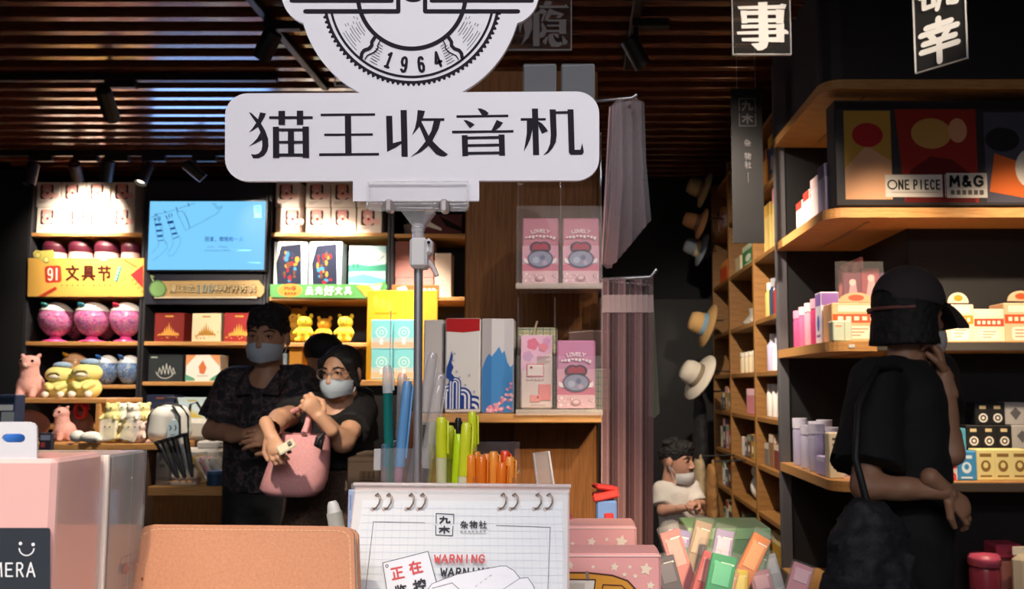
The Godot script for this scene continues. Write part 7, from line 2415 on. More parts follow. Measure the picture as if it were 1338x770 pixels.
func bins() -> void:
	var z := 1.56
	# two acrylic trays, one above the other
	for r in 2:
		var y0: float = [539.0, 374.0][r]
		var y1: float = [392.0, 184.0][r]
		var a := at(674, y0, z)
		var b := at(787, y1, z)
		var t := thing("acrylic_bin", "clear acrylic bin with two compartments on the gondola, %s" % ["lower one holding the white floral box" if r == 0 else "upper one right behind the sign board"], "bin", Vector3((a.x + b.x) / 2, a.y, -z - 0.066), "acrylic bins on the gondola")
		var w := b.x - a.x
		var h := b.y - a.y
		part(t, "front_pane", rbox(Vector3(w, h * (0.5 if r == 0 else 0.55), 0.003), 0.0006), CLEAR, Vector3(0, 0, 0.065))
		part(t, "base", rbox(Vector3(w, 0.005, 0.125), 0.0006), clear("eae4de", 0.1, 0.06))
		for s in [-1, 0, 1]:
			var dx: float = s * (w / 2 - 0.003) if s != 0 else at(724.6 if r == 0 else 732.4, y0, z).x - t.position.x
			part(t, "divider", rbox(Vector3(0.003, h, 0.122), 0.0006), CLEAR, Vector3(dx, 0.006, 0))
		part(t, "label_lip", rbox(Vector3(w, 0.012, 0.006), 0.001), clear("e8dcd4", 0.3, 0.1), Vector3(0, -0.006, 0.069))
	for e in [["pink lidded jar box in the upper bin, nearest the plain oak panel", [682, 285, 730, 371.5], "c4788c", 0.0], ["pink lidded jar box in the upper bin, nearest the hanging sleeves", [735, 285, 783, 371.5], "c4788c", 0.0], ["pink jar box beside the white floral box in the lower bin", [727.5, 445, 778, 536.5], "c080a4", 0.0]]:
		candy_face(packet("jar_box", e[0], "gift box", e[1], z + 0.03, 0.085, e[2], "pink jar boxes in the acrylic bins"), e[2])
	var f := packet("floral_box", "white box with pink blossom and square patches in the lower bin", "gift box", [680, 438, 721.5, 536.5], z + 0.03, 0.085, "dcccc8")
	var k := front(f)
	k.poly(vs("0.6,0.6 40.9,0.6 40.9,22 30,30 18,36 8,46 0.6,48"), "dfb4cc")
	for e in [[16.0, 12.0, 8.0, "d87a94"], [9.5, 28.0, 7.0, "c9a0c4"], [34.0, 8.0, 5.0, "cf9cc0"], [30.0, 16.0, 6.0, "dd8a9c"]]:
		for m in 5:
			var q := TAU * m / 5.0
			k.disc(e[0] + cos(q) * e[2] * 0.55, e[1] + sin(q) * e[2] * 0.55, e[2] * 0.5, e[3], -1.0, 10)
	k.rect(8, 38, 31, 55, "d88a94")
	k.rect(9.5, 39.5, 29.5, 53.5, "e9dcd8")
	k.disc(14, 43, 1.8, "a83a48")
	k.rect(24, 65, 40, 86, "e08a8c")
	k.rect(13, 79, 26, 88, "e79a98")
	k.disc(23, 82, 1.4, "a83a48")
	for j in 5:
		k.rect(22, 28 + j * 2.0, 39 - (j % 3) * 3, 28.9 + j * 2.0, "b89aa0")
		k.rect(8 + j * 5, 58, 11 + j * 5, 59.4, "b89aa0")
		k.rect(14 + j * 4, 91, 17 + j * 4, 92.2, "c9aaa8")
	print_on(f, k)
	var s1 := solo("pen_stick", "thin cream stick leaning behind the white floral box", "stick", tube([at(696, 440, z + 0.13), at(702, 420, z + 0.14)], [0.0025], 6), mat("d8c9a8", 0.6))
	for j in 2:
		var g := packet("tall_box", "tall grey box on the gondola above the sign board, %s" % ["nearest the round emblem" if j == 0 else "nearest the hanging sleeves"], "carton", [683 + 50 * j, 82.5, 727 + 50 * j, 178], z + 0.04, 0.06, "7f8488", "tall grey boxes on the gondola")
		var gk := front(g)
		gk.line([Vector2(0.8, 4), Vector2(42, 2), Vector2(43.2, 5), Vector2(43.2, 94)], 0.8, "c9ccd0")
		print_on(g, gk)
	var shelf := solo("acrylic_shelf", "clear acrylic shelf carrying the tall grey boxes behind the sign board", "shelf", rbox(Vector3(at(787, 180, z).x - at(674, 180, z).x, 0.004, 0.17), 0.0006), clear("eae4de", 0.2, 0.08), Vector3(at(730, 180, z).x, at(730, 178, z + 0.04).y - 0.0045, -z - 0.1))
	var br := packet("carton", "plain dark brown carton sticking out behind the lower pink jar box", "carton", [742, 431, 803, 481], 1.7, 0.035, "5c4034")
	var bk := front(br)
	bk.line([Vector2(1, 4), Vector2(30, 1.5), Vector2(59, 3)], 0.8, "b8a498")
	print_on(br, bk)
	for e in [["green and cream checked carton beside the lower pink jar box", [752, 482, 797, 538], 1.7], ["green and cream checked carton standing behind the white floral box", [680, 428, 728, 538], 1.7]]:
		var g := packet("checked_carton", e[0], "carton", e[1], e[2], 0.03, "dcdcbc", "checked cartons in the lower bin")
		var d: Array = g.get_meta("dims")
		var k3 := front(g)
		var w: float = d[0] / d[3]
		var h: float = d[1] / d[3]
		for j in int(w / 4.5):
			k3.rect(2 + j * 4.5, 0.6, 3.1 + j * 4.5, h - 0.6, ["7fa08c", "d8cf8a"][j % 2])
		for j in int(h / 4.5):
			k3.rect(0.6, 2 + j * 4.5, w - 0.6, 3.0 + j * 4.5, ["8aa89a", "d8cf94"][j % 2])
		print_on(g, k3)

func sleeves() -> void:
	# clear plastic sleeves hung in a fan from two pegs at the side of the gondola
	var ms := [clear("7a565a", 0.32, 0.3), clear("9a7476", 0.4, 0.3), clear("4a3034", 0.45, 0.3)]
	var peg := solo("display_peg", "chrome peg carrying the upper fan of clear sleeves", "peg", tube([Vector3(at(778, 140, 1.7).x, at(800, 128, 1.7).y, -1.72), at(826, 128, 1.7), at(832, 124, 1.7)], [0.004], 8), CHROME)
	for j in 9:
		var q := j / 8.0
		var z := 1.62 + 0.028 * j
		var top0 := at(797 + 34 * q, 140 - 12 * q, z)
		var top1 := at(808 + 34 * q, 128 + 6 * q, z)
		var bot0 := at(786 + 26 * q, 345 - 28 * q * q, z)
		var bot1 := at(800 + 51 * q, 350 - 62 * q, z)
		var wv := 0.01 * sin(j * 2.3)
		var t := thing("plastic_sleeve", "clear mauve plastic sleeve in the upper hanging fan, number %s from the gondola side" % ["one", "two", "three", "four", "five", "six", "seven", "eight", "nine"][j], "sleeve", (top0 + top1) / 2, "sleeves in the upper hanging fan")
		var o := t.position
		part(t, "sheet", slab([top0 - o, top1 - o, (top1 + bot1) / 2 + Vector3(wv, 0, 0) - o, bot1 - o, bot1.lerp(bot0, 0.5) + Vector3(0, -0.006, 0) - o, bot0 - o, (top0 + bot0) / 2 + Vector3(wv, 0, 0) - o], Vector3(0, 0, -0.002)), ms[j % 3])
		part(t, "hem", tube([top0 - o, bot0.lerp(top0, 0.4) + Vector3(wv, 0, 0) - o, bot0 - o], [0.0022], 5), clear("d8a8a8", 0.85, 0.2))
	var peg2 := solo("display_peg", "chrome peg carrying the lower row of clear sleeves", "peg", tube([Vector3(at(778, 364, 1.7).x, at(800, 364, 1.7).y, -1.72), at(850, 362, 1.7), at(858, 352, 1.7)], [0.004], 8), CHROME)
	for j in 9:
		var z := 1.67 + 0.012 * j
		var x := 787.0 + 7.2 * j
		var top0 := at(x, 365 + 2 * sin(j * 1.7), z)
		var top1 := at(x + 9, 363 + 2 * sin(j * 2.1), z)
		var mid1 := at(x + 9.5, 410, z)
		var mid0 := at(x - 0.5, 410, z)
		var bot0 := at(x - 1, 730, z)
		var bot1 := at(x + 9, 730 + 8 * sin(j), z)
		var t := thing("plastic_sleeve", "long clear mauve sleeve in the lower hanging row, number %s from the gondola side" % ["one", "two", "three", "four", "five", "six", "seven", "eight", "nine"][j], "sleeve", (top0 + top1) / 2, "sleeves in the lower hanging row")
		var o := t.position
		part(t, "sheet", slab([top0 - o, top1 - o, mid1 - o, bot1 - o, bot0 - o, mid0 - o], Vector3(0, 0, -0.002)), ms[(j + 1) % 3])
		part(t, "header", slab([at(x, 386, z - 0.002) - o, at(x + 9, 385, z - 0.002) - o, at(x + 9.4, 408, z - 0.002) - o, at(x - 0.4, 409, z - 0.002) - o], Vector3(0, 0, -0.001)), clear("cbb0ae", 0.6, 0.3))
		part(t, "hem", tube([top0 - o, mid0 - o, bot0 - o], [0.0014], 5), clear("d8b4b4", 0.6, 0.2))
	var fl := thing("patterned_sleeve", "leafy patterned cloth sleeve hanging beyond the lower clear sleeves", "sleeve", at(852, 390, 1.95))
	var o2 := fl.position
	part(fl, "sheet", slab([at(848, 372, 1.95) - o2, at(853, 372, 1.95) - o2, at(862, 540, 1.95) - o2, at(856, 546, 1.95) - o2, at(848, 544, 1.95) - o2], Vector3(0, 0, -0.01)), grained("leafy", [[0.0, "5a5e50"], [0.5, "8a8a78"], [0.6, "6a7a5c"], [1.0, "a8a494"]], 0.06, Vector3(12, 12, 12), 0.8))
	part(fl, "loop", tube([at(850, 373, 1.955) - o2, Vector3(0.054, at(850, 366, 1.95).y, -1.95) - o2], [0.003], 6), CHROME)

# ---------------------------------------------------------------- clear boards with white characters, hung from the ceiling
func hang_board(label: String, a: Vector3, b: Vector3, top: float, painter: Callable, tone: String, m: StandardMaterial3D) -> void:
	var p := Vector3((a.x + b.x) / 2, a.y, (a.z + b.z) / 2)
	var ax := (b - a)
	ax.y = 0
	var w := ax.length()
	var t := thing("hanging_board", label, "hanging sign", p, "", atan2(-ax.z, ax.x))
	var h := top - p.y
	part(t, "pane", rbox(Vector3(w, h, 0.006), 0.001), m)
	var clearly := m.transparency != BaseMaterial3D.TRANSPARENCY_DISABLED
	for s in [-1, 1] if clearly else []:
		part(t, "edge_strip", rbox(Vector3(0.0025, h, 0.008), 0.0006), clear("f4f4f4", 0.5, 0.2), Vector3(s * (w / 2 - 0.0012), 0, 0))
	for s in [-1, 1]:
		part(t, "wire", tube([Vector3(s * w * 0.3, h, 0), Vector3(s * w * 0.3, CEIL - p.y, 0)], [0.0012], 5), CHROME)
	if clearly:
		part(t, "edge_strip", rbox(Vector3(w, 0.0025, 0.008), 0.0006), clear("f4f4f4", 0.5, 0.2))
	var k := Ink.new(Vector3(-w / 2, h, 0.0035), Vector3(w / 100.0, 0, 0), Vector3(0, -w / 100.0, 0))
	painter.call(k, h / w * 100.0)
	var im := mat(tone, 0.5)
	part(t, "lettering", k.st.commit(), im)

func hanging_boards() -> void:
	var glass := clear("ffffff", 0.012, 0.03)
	# 事, facing us
	hang_board("clear hanging board with one bold white character, next to the dark end unit", at(957, 72, 1.95), at(1034, 72, 1.95), CEIL - 0.12, func(k: Ink, hh: float) -> void:
		var f := 100.0 / (77.0 * 4.18)
		var off := Vector2(-28 * f, hh - 300 * f)
		for s in ["58,28 290,20 300,12 328,18 318,42 65,45", "172,5 222,3 225,230 215,260 190,276 165,278 128,240 172,235", "75,52 108,52 110,125 80,125", "268,45 315,48 308,125 268,125", "75,55 300,50 300,75 75,78",
				"80,98 300,96 300,118 80,120", "78,133 280,130 310,125 312,150 78,154", "52,172 320,160 335,172 335,185 55,188", "78,208 310,202 308,232 80,226", "268,130 312,128 310,230 268,230"]:
			k.poly(vs(s, off, f), "ffffff"), "d8d4d0", glass)
	# 瘾, partly behind the emblem
	hang_board("clear hanging board with a dense grey character, partly behind the round emblem", at(660, 66, 1.95), at(747, 67, 1.95), CEIL - 0.12, func(k: Ink, hh: float) -> void:
		var f := 100.0 / (87.0 * 10.7)
		var off := Vector2(107 * f, hh - 708 * f)
		for s in ["370,65 720,65 745,45 785,100 375,105", "450,0 520,0 555,20 520,60 430,60", "150,330 270,230 270,400 220,530 110,650 150,560 170,470", "75,340 140,330 100,470", "285,180 370,150 375,655 285,655",
				"370,130 420,115 480,150 415,310 395,280 430,190 370,185", "415,310 470,400 475,450 440,520 375,540 375,470 410,430 395,330", "510,110 600,150 720,190 660,250 600,250 640,205 540,200 500,260 440,300 470,200",
				"480,270 740,270 740,300 480,300", "650,270 745,270 745,480 650,480", "480,345 660,345 660,375 480,375", "460,420 660,420 660,455 460,455", "415,590 480,510 495,530 460,640",
				"500,490 560,470 575,540 600,590 640,605 680,590 690,640 640,668 540,665 505,600", "560,470 640,480 640,550 600,520", "690,500 770,590 750,630 700,640"]:
			k.poly(vs(s, off, f), "ffffff"), "8a8280", glass)
	# 小确幸, turned towards the aisle
	hang_board("clear hanging board turned aside, with bold white characters over the end unit", at(1196, 97, 2.0), at(1265, 75, 1.9), CEIL - 0.05, func(k: Ink, hh: float) -> void:
		k.glyph(strokes("幸"), 10, hh - 96, 78, 86, 11.5, "ffffff")
		k.glyph(strokes("确"), 12, hh - 196, 78, 84, 9.5, "ffffff"), "e9e7e4", glass)
	hang_board("clear hanging board mostly hidden by the round emblem and sign board", at(437, 113, 2.15), at(508, 113, 2.15), CEIL - 0.12, func(k: Ink, hh: float) -> void:
		k.poly(PackedVector2Array([Vector2(10, hh - 24), Vector2(36, hh - 90), Vector2(52, hh - 86), Vector2(34, hh - 20)]), "ffffff")
		k.poly(PackedVector2Array([Vector2(60, hh - 90), Vector2(74, hh - 90), Vector2(74, hh - 18), Vector2(60, hh - 18)]), "ffffff"), "b8b0ac", glass)
	# the black banner before the oak bookcase
	hang_board("tall black hanging banner with small grey lettering before the oak bookcase", at(958, 318, 3.3), at(999, 318, 3.3), at(980, 116, 3.3).y, func(k: Ink, hh: float) -> void:
		k.line([Vector2(26, 74), Vector2(26, 34), Vector2(78, 34), Vector2(78, 74)], 2.4, "ffffff")
		k.line([Vector2(26, 84), Vector2(26, 124), Vector2(78, 124), Vector2(78, 84)], 2.4, "ffffff")
		k.glyph(strokes("九"), 34, 42, 36, 32, 5, "ffffff")
		k.glyph(strokes("木"), 34, 84, 36, 32, 5, "ffffff")
		k.glyph(strokes("杂"), 40, 168, 22, 24, 3, "ffffff")
		k.glyph(strokes("物"), 40, 212, 22, 24, 3, "ffffff")
		k.glyph(strokes("社"), 40, 240, 22, 24, 3, "ffffff")
		k.line([Vector2(51, 278), Vector2(51, 310)], 2, "ffffff"), "4a4648", mat("0a090b", 0.95))

# ---------------------------------------------------------------- the table in front, with the sign
const TOP := 1.05

func display_table() -> void:
	var t := thing("display_table", "white display table under the sign stand, calendar and pink boxes", "table", Vector3(-0.39, 0, -0.75))
	part(t, "top", rbox(Vector3(0.98, 0.03, 0.66), 0.004), mat("d9d4ce", 0.5), Vector3(0, TOP - 0.03, 0))
	part(t, "body", rbox(Vector3(0.94, TOP - 0.03, 0.6), 0.004), WOOD)
	sign_board()
	sign_stand()
	calendar()
	binder()
	camera_boxes()
	pens()
	star_boxes()

func sign_board() -> void:
	var z := 0.8
	var p := at(538, 180, z)
	var t := thing("sign_board", "white cut-out sign board with a round 1964 emblem over five bold black characters", "sign", p)
	var disc := PackedVector2Array()
	for j in 96:
		disc.append(Vector2(536, -8) + Vector2(cos(TAU * j / 96.0), sin(TAU * j / 96.0)) * 145.0)
	var wing := PackedVector2Array()
	for j in 20:
		var a := -PI / 2 + PI * j / 19.0
		wing.append(Vector2(536 + 128, -8) + Vector2(cos(a), sin(a)) * 40.0)
	for j in 20:
		var a := PI / 2 + PI * j / 19.0
		wing.append(Vector2(536 - 128, -8) + Vector2(cos(a), sin(a)) * 40.0)
	var bar := PackedVector2Array()
	for e in [[783 - 30, 236 - 29, 0.0], [294 + 30, 237 - 29, PI / 2], [294 + 30, 122 + 29, PI], [783 - 30, 119.5 + 29, PI * 1.5]]:
		for j in 9:
			var a: float = e[2] + PI / 2 * j / 8.0
			bar.append(Vector2(e[0], e[1]) + Vector2(cos(a) * 30.0, sin(a) * 29.0))
	var tab := vs("461,225 626,225 626,262.5 461,263")
	var all := disc
	for s in [wing, bar, tab]:
		all = Geometry2D.merge_polygons(all, s)[0]
	var ol := []
	for q in all:
		ol.append(at(q.x, q.y, z) - p)
	part(t, "board", slab(ol, Vector3(0, 0, -0.005)), mat("ecebef", 0.4))
	var k := photo_ink(Vector3(0, 0, -z), Vector3.BACK, p)
	var ink := "232128"
	var f := 1.0 / 8.56
	for e in [[316.0, ["80,145 105,150 180,220 215,268 262,350 295,440 300,520 285,580 250,630 190,660 128,660 103,612 150,618 190,605 220,570 230,520 228,455 210,370 180,305 160,262 120,205",
			"205,145 272,158 255,200 215,268 180,310 130,345 78,372 120,325 160,265 185,215", "210,370 228,455 160,490 78,530 130,485 175,435", "308,190 795,190 795,220 308,220", "412,130 485,130 485,287 412,287",
			"617,128 688,128 688,285 617,285", "350,308 418,308 422,657 352,657", "680,306 752,306 755,655 685,655", "518,330 585,330 588,635 520,635", "415,328 682,328 682,356 415,356", "418,467 684,467 684,493 418,493", "420,608 686,608 686,638 420,638"]],
		[410.0, ["78,160 686,156 686,184 78,188", "118,384 660,380 660,407 118,411", "62,604 730,600 730,628 62,634", "348,165 418,165 424,620 354,620"]],
		[495.0, ["82,184 150,184 158,490 255,465 256,497 190,540 92,588", "243,120 313,120 325,642 255,642", "435,120 518,130 495,205 470,270 450,310 410,360 370,405 405,320 425,230", "480,212 733,212 733,240 470,240",
			"615,240 692,240 670,330 600,465 545,530 470,590 355,645 430,585 530,465 590,350", "470,240 490,275 560,410 605,470 680,545 775,618 740,637 690,635 640,612 560,525 525,470 455,305"]],
		[585.0, ["333,100 375,103 425,125 460,155 440,178 385,180", "98,178 678,172 678,198 98,206", "175,230 215,235 265,258 302,283 250,325", "548,230 620,262 585,310 530,350 490,350", "50,352 736,345 736,370 50,380", "157,402 222,402 230,633 165,636",
			"570,395 636,395 642,628 577,630", "222,418 572,412 572,440 222,446", "225,503 575,498 575,524 225,530", "228,590 577,585 577,612 228,618"]],
		[672.0, ["72,210 352,210 352,236 72,240", "197,104 265,104 278,624 210,624", "140,235 205,235 205,330 180,440 150,510 105,588 120,510 140,380", "262,240 310,270 350,315 378,355 310,385 275,310",
			"395,114 465,114 475,400 465,480 425,550 380,600 325,625 370,575 400,500 408,400", "465,135 600,132 600,160 465,162", "595,114 662,114 675,565 740,565 760,490 778,590 760,618 630,618 610,595"]]]:
		for s in e[1]:
			k.poly(vs(s, Vector2(e[0], 130), f), ink)
		k.lay = 0
	# the emblem: a toothed ring cut off by a bar, an inner circle, waves and the year
	var c := Vector2(538, -6.5)
	var a0 := 0.2
	k.ring(c, 112.4, 116.2, a0, PI - a0, ink, 188, 3.0, 4)
	k.ring(c, 105.6, 108.8, a0 + 0.02, PI - a0 - 0.02, ink, 120)
	k.ring(c, 67.5, 73.0, 0.0, TAU, ink, 96)
	for s in [-1.0, 1.0]:
		k.line([c + Vector2(s * 139, 21.5), c + Vector2(s * 17.5, 21.5), c + Vector2(s * 17.5, -22)], 5.6, ink)
		k.line([c + Vector2(s * 157, 7.5), c + Vector2(s * 26, 7.5)], 5.2, ink)
		var wave := []
		var wave2 := []
		for q in vs("490,49 486,55 486,60 482,64 476,66 473,70 472,76"):
			wave.append(Vector2(538 + s * (538 - q.x), q.y))
		for q in vs("497,53 494,59 494,63 490,68 484,71 480,73 477,78"):
			wave2.append(Vector2(538 + s * (538 - q.x), q.y))
		k.line(wave, 4.6, ink)
		k.line(wave2, 1.5, ink)
		for j in 8:
			var r := 77.0 + j * 3.5
			var mid: float = PI / 2 + s * (0.86 - 0.012 * j)
			var len0 := 0.2 + 0.07 * sin(j * 2.1)
			k.ring(c, r, r + 0.75, mid - len0 / 2 + s * 0.14, mid + len0 / 2 + s * 0.14, ink, 8)
			k.ring(c, r, r + 0.75, mid + s * (0.3 + 0.05 * sin(j * 1.7)) - 0.022, mid + s * (0.3 + 0.05 * sin(j * 1.7)) + 0.022, ink, 3)
			var m2: float = PI / 2 + s * (0.56 - 0.006 * j)
			k.ring(c, r, r + 0.75, m2 - 0.05 - 0.012 * (j % 3), m2 + 0.05, ink, 6)
			k.lay = 0
	k.disc(540, -5, 13.5, ink, 8.0)
	for e in [["1", 508, 78.5, 0.35], ["9", 528, 84.5, 0.12], ["6", 550.5, 84.5, -0.12], ["4", 571.5, 78.0, -0.35]]:
		k.glyph(strokes(e[0]), e[1] - 5.0, e[2] - 9.8, 10.0, 19.6, 3.5, ink, 0.0, e[3])
	print_on(t, k, "lettering")

func sign_stand() -> void:
	var z := 0.8
	var foot := Vector3(at(547, 640, z).x, TOP, -z)
	var t := thing("sign_stand", "chrome pole with a white clamp and clear plastic clip holding up the sign board", "sign stand", foot)
	var L := func(px: float, py: float, d := 0.8) -> Vector3: return at(px, py, d) - foot
	part(t, "base", lathe(pr("0,0 30,0 30,4 28,7 8,9 8,9 8,14 0,14"), 32), CHROME)
	part(t, "pole", tube([Vector3(0, 0.01, 0), L.call(547, 350)], [0.0046], 20), CHROME)
	var a: Vector3 = L.call(537.5, 352)
	var b: Vector3 = L.call(561, 313)
	part(t, "clamp", rbox(Vector3(b.x - a.x, b.y - a.y, 0.022), 0.003), mat("d9d7d4", 0.4), Vector3((a.x + b.x) / 2, a.y, 0.002))
	var a2: Vector3 = L.call(557, 335)
	var b2: Vector3 = L.call(566.5, 313.5)
	part(t, "clamp_cheek", rbox(Vector3(b2.x - a2.x, b2.y - a2.y, 0.016), 0.003), mat("dddbd8", 0.4), Vector3((a2.x + b2.x) / 2, a2.y, 0.003))
	part(t, "lever", tube([L.call(560, 341), L.call(567, 352), L.call(571, 361)], [0.0032, 0.0028, 0.0024], 8), mat("d6c4c0", 0.4))
	part(t, "screw", tube([L.call(560, 317, 0.787), L.call(560, 317, 0.7855)], [0.0018], 10), mat("3a3e48", 0.3, 0.8))
	part(t, "stem", tube([L.call(547, 313), L.call(546, 300)], [0.0062, 0.0055], 14), clear("e8e6e6", 0.35, 0.05))
	var st := begin(true)
	add_lathe(st, round_profile(0.0072, 0, 8), 16, L.call(546, 300))
	part(t, "ball_joint", done(st), clear("e8e6e6", 0.3, 0.05))
	var funnel := []
	for q in vs("524,276 567,276 553,296 539,296"):
		funnel.append(L.call(q.x, q.y, 0.794))
	part(t, "bracket", slab(funnel, Vector3(0, 0, -0.012)), clear("eeecec", 0.14, 0.05))
	for e in [["front_plate", 0.7955, 237.0], ["back_plate", 0.8085, 240.0]]:
		var o := []
		for q in vs("481,%f 611,%f 611,272 608,276 484,276 481,272" % [e[2], e[2]]):
			o.append(L.call(q.x, q.y, e[1]))
		part(t, e[0], slab(o, Vector3(0, 0, -0.002)), clear("f4f2f4", 0.03, 0.04))
	part(t, "plate_rim", tube([L.call(481, 237, 0.795), L.call(611, 237, 0.795)], [0.0011], 6), clear("ffffff", 0.45, 0.1))
	part(t, "plate_rim", tube([L.call(481, 237, 0.795), L.call(480, 270, 0.795)], [0.0009], 6), clear("ffffff", 0.45, 0.1))
	part(t, "plate_rim", tube([L.call(611, 237, 0.795), L.call(612, 270, 0.795)], [0.0009], 6), clear("ffffff", 0.45, 0.1))
	for e in [[480, 501], [517, 572], [589, 612]]:
		part(t, "hinge_tube", tube([L.call(e[0], 269, 0.79), L.call(e[1], 269, 0.79)], [0.0052], 14), clear("f2f0f0", 0.08, 0.05))
	for x in [509, 581]:
		part(t, "hinge_spring", rbox(Vector3(0.008, 0.014, 0.013), 0.002), mat("cfc9c4", 0.25, 0.6), (L.call(x, 275, 0.79) as Vector3) + Vector3(0, -0.003, 0))

func calendar() -> void:
	var o := at(604, 640, 0.74)
	var n := Vector3(0, 0.353, 0.936)
	var foot := hit(600, 868, o, n)
	foot.y = TOP
	var t := thing("desk_calendar", "white ring bound desk calendar with a grid, red warning lettering and a small black logo", "calendar", foot)
	var poly := func(text: String, lift: float) -> Array:
		var out := []
		for q in vs(text):
			out.append(hit(q.x, q.y, o, n) + n * lift - foot)
		return out
	part(t, "back_board", slab(poly.call("464,636 744,638 744,868 438,868", 0.0), -n * 0.003), mat("cfb4ac", 0.5))
	part(t, "page_block", slab(poly.call("466,641 742,643 741,867 440,867", 0.003), -n * 0.003), mat("d8d6d4", 0.6))
	part(t, "page", slab(poly.call("475,655 735,657 735,866 447,866", 0.0036), -n * 0.0006), mat("dde1e2", 0.5))
	part(t, "easel_leg", slab([hit(470, 640, o, n) - foot - n * 0.004, hit(740, 642, o, n) - foot - n * 0.004, hit(740, 642, o, n) * Vector3(1, 0, 0) - foot * Vector3(1, 0, 1) + Vector3(0, 0.002, -0.762), hit(470, 640, o, n) * Vector3(1, 0, 0) - foot * Vector3(1, 0, 1) + Vector3(0, 0.002, -0.762)], Vector3(0, 0.0005, -0.003)), mat("b8aaa4", 0.6))
	part(t, "clear_cover", slab(poly.call("461,634 745,636 745,646 461,644", 0.0062), -n * 0.0008), clear("ffffff", 0.08, 0.05))
	part(t, "cover_rim", tube(poly.call("463,633.5 604,634.5 746,636", 0.002), [0.0018], 8), clear("e8d8d4", 0.55, 0.12))
	for x in [493.5, 508.5, 537.5, 552.5, 657.5, 672.5, 703.0, 717.5]:
		var q: Vector3 = hit(x, 660, o, n) - foot
		var d := Vector3(0, 0.936, -0.353)
		part(t, "ring", tube([q - d * 0.0045 + n * 0.004 - Vector3(0.003, 0, 0), q - d * 0.004 + n * 0.0062 + Vector3(0.0005, 0, 0), q + n * 0.0075 + Vector3(0.0032, 0, 0), q + d * 0.006 + n * 0.0075 + Vector3(0.0034, 0, 0), q + d * 0.0095 + n * 0.006 + Vector3(0.0005, 0, 0), q + d * 0.008 + n * 0.004 - Vector3(0.002, 0, 0)], [0.0008], 8), mat("a08c7c", 0.3, 0.7))
		part(t, "punch_hole", tube([q - d * 0.0048 + n * 0.0035 - Vector3(0.0035, 0, 0), q - d * 0.0048 + n * 0.0038 - Vector3(0.0035, 0, 0)], [0.0022], 10), mat("b8aaa2", 0.7))
	var k := photo_ink(o + n * 0.0036, n, foot)
	var g := "ccd5e0"
	for j in 25:
		var x := 483.0 + j * 10.4
		k.line([Vector2(x, 660), Vector2(x - 0.11 * (604 - x) * 1.1, 862)], 0.45, g, false)
		k.lay = 0
	for j in 21:
		k.line([Vector2(475 - j * 1.2, 664 + j * 9.6), Vector2(735, 666 + j * 9.6)], 0.45, g, false)
		k.lay = 0
	k.lay = 1
	var ink := "3a3a40"
	for s in ["555,683.5 488,682 478,770 470,862", "648,687 719,689.5 716,770 715,862"]:
		k.line(Array(vs(s)), 0.7, "5a5a60", false)
	k.line(Array(vs("570,684.5 570,671.5 593,672.5 593,685")), 1.0, ink)
	k.line(Array(vs("569.5,687 569.5,699.5 591.5,700.5 592,688")), 1.0, ink)
	k.glyph(strokes("九"), 574, 675.5, 14.5, 9, 2.1, ink)
	k.glyph(strokes("木"), 573.5, 688, 14.5, 9.5, 2.1, ink)
	for j in 7:
		k.disc(568 + j * 4.2, 686.3, 0.5, "8a8a90", -1.0, 6)
	write(k, "杂物社", 601.5, 681, 10.6, 10.8, 1.6, 1.25, ink)
	for j in 7:
		k.rect(602 + j * 5.0, 694.4, 605 + j * 5.0, 696.6, "9a9aa0")
	var card := vs("501,736.5 560,721.5 572,766 590,842 520,860")
	k.poly(card, "e6e9ee")
	k.line([card[4], card[0], card[1], card[2], card[3]], 0.9, "4a4a50")
	k.ring(Vector2(506.5, 740.5), 1.2, 2.2, 0, TAU, "4a4a50", 14)
	k.glyph(strokes("正"), 512, 741.5, 16.5, 16.5, 2.5, "cf5a5c", 0.0, -0.2)
	k.glyph(strokes("在"), 535.5, 734, 17, 17, 2.5, "cf5a5c", 0.0, -0.2)
	k.glyph(strokes("监"), 517, 765, 16.5, 16.5, 2.3, ink, 0.0, -0.2)
	k.glyph(strokes("控"), 541, 758, 17, 17, 2.3, ink, 0.0, -0.2)
	write(k, "WARNING", 568.5, 726, 8.0, 11, 1.6, 2.1, "cf5a5c", 0.05)
	write(k, "WARNING", 577, 743.5, 8.0, 11, 1.6, 2.1, ink, 0.05)
	k.poly(vs("560,772 566,764 598,752 655,741 662,741 672,747 680,757 690,756 697,766 700,775 704,860 580,860 568,800"), "e8eaef")
	k.line(Array(vs("560,800 556,785 560,772 566,764 598,752 655,741 662,741 672,747 680,757 690,756 697,766 700,775")), 0.8, "5a5a62")
	k.line(Array(vs("566,770 592,763 602,772")), 0.8, "5a5a62")
	k.line(Array(vs("680,757 660,770 640,782")), 0.6, "7a7a82")
	for j in 4:
		k.line([Vector2(622 + j * 6, 768 - j * 4.5), Vector2(625 + j * 6, 766 - j * 4.5)], 0.5, "8a8a92", false)
	print_on(t, k)

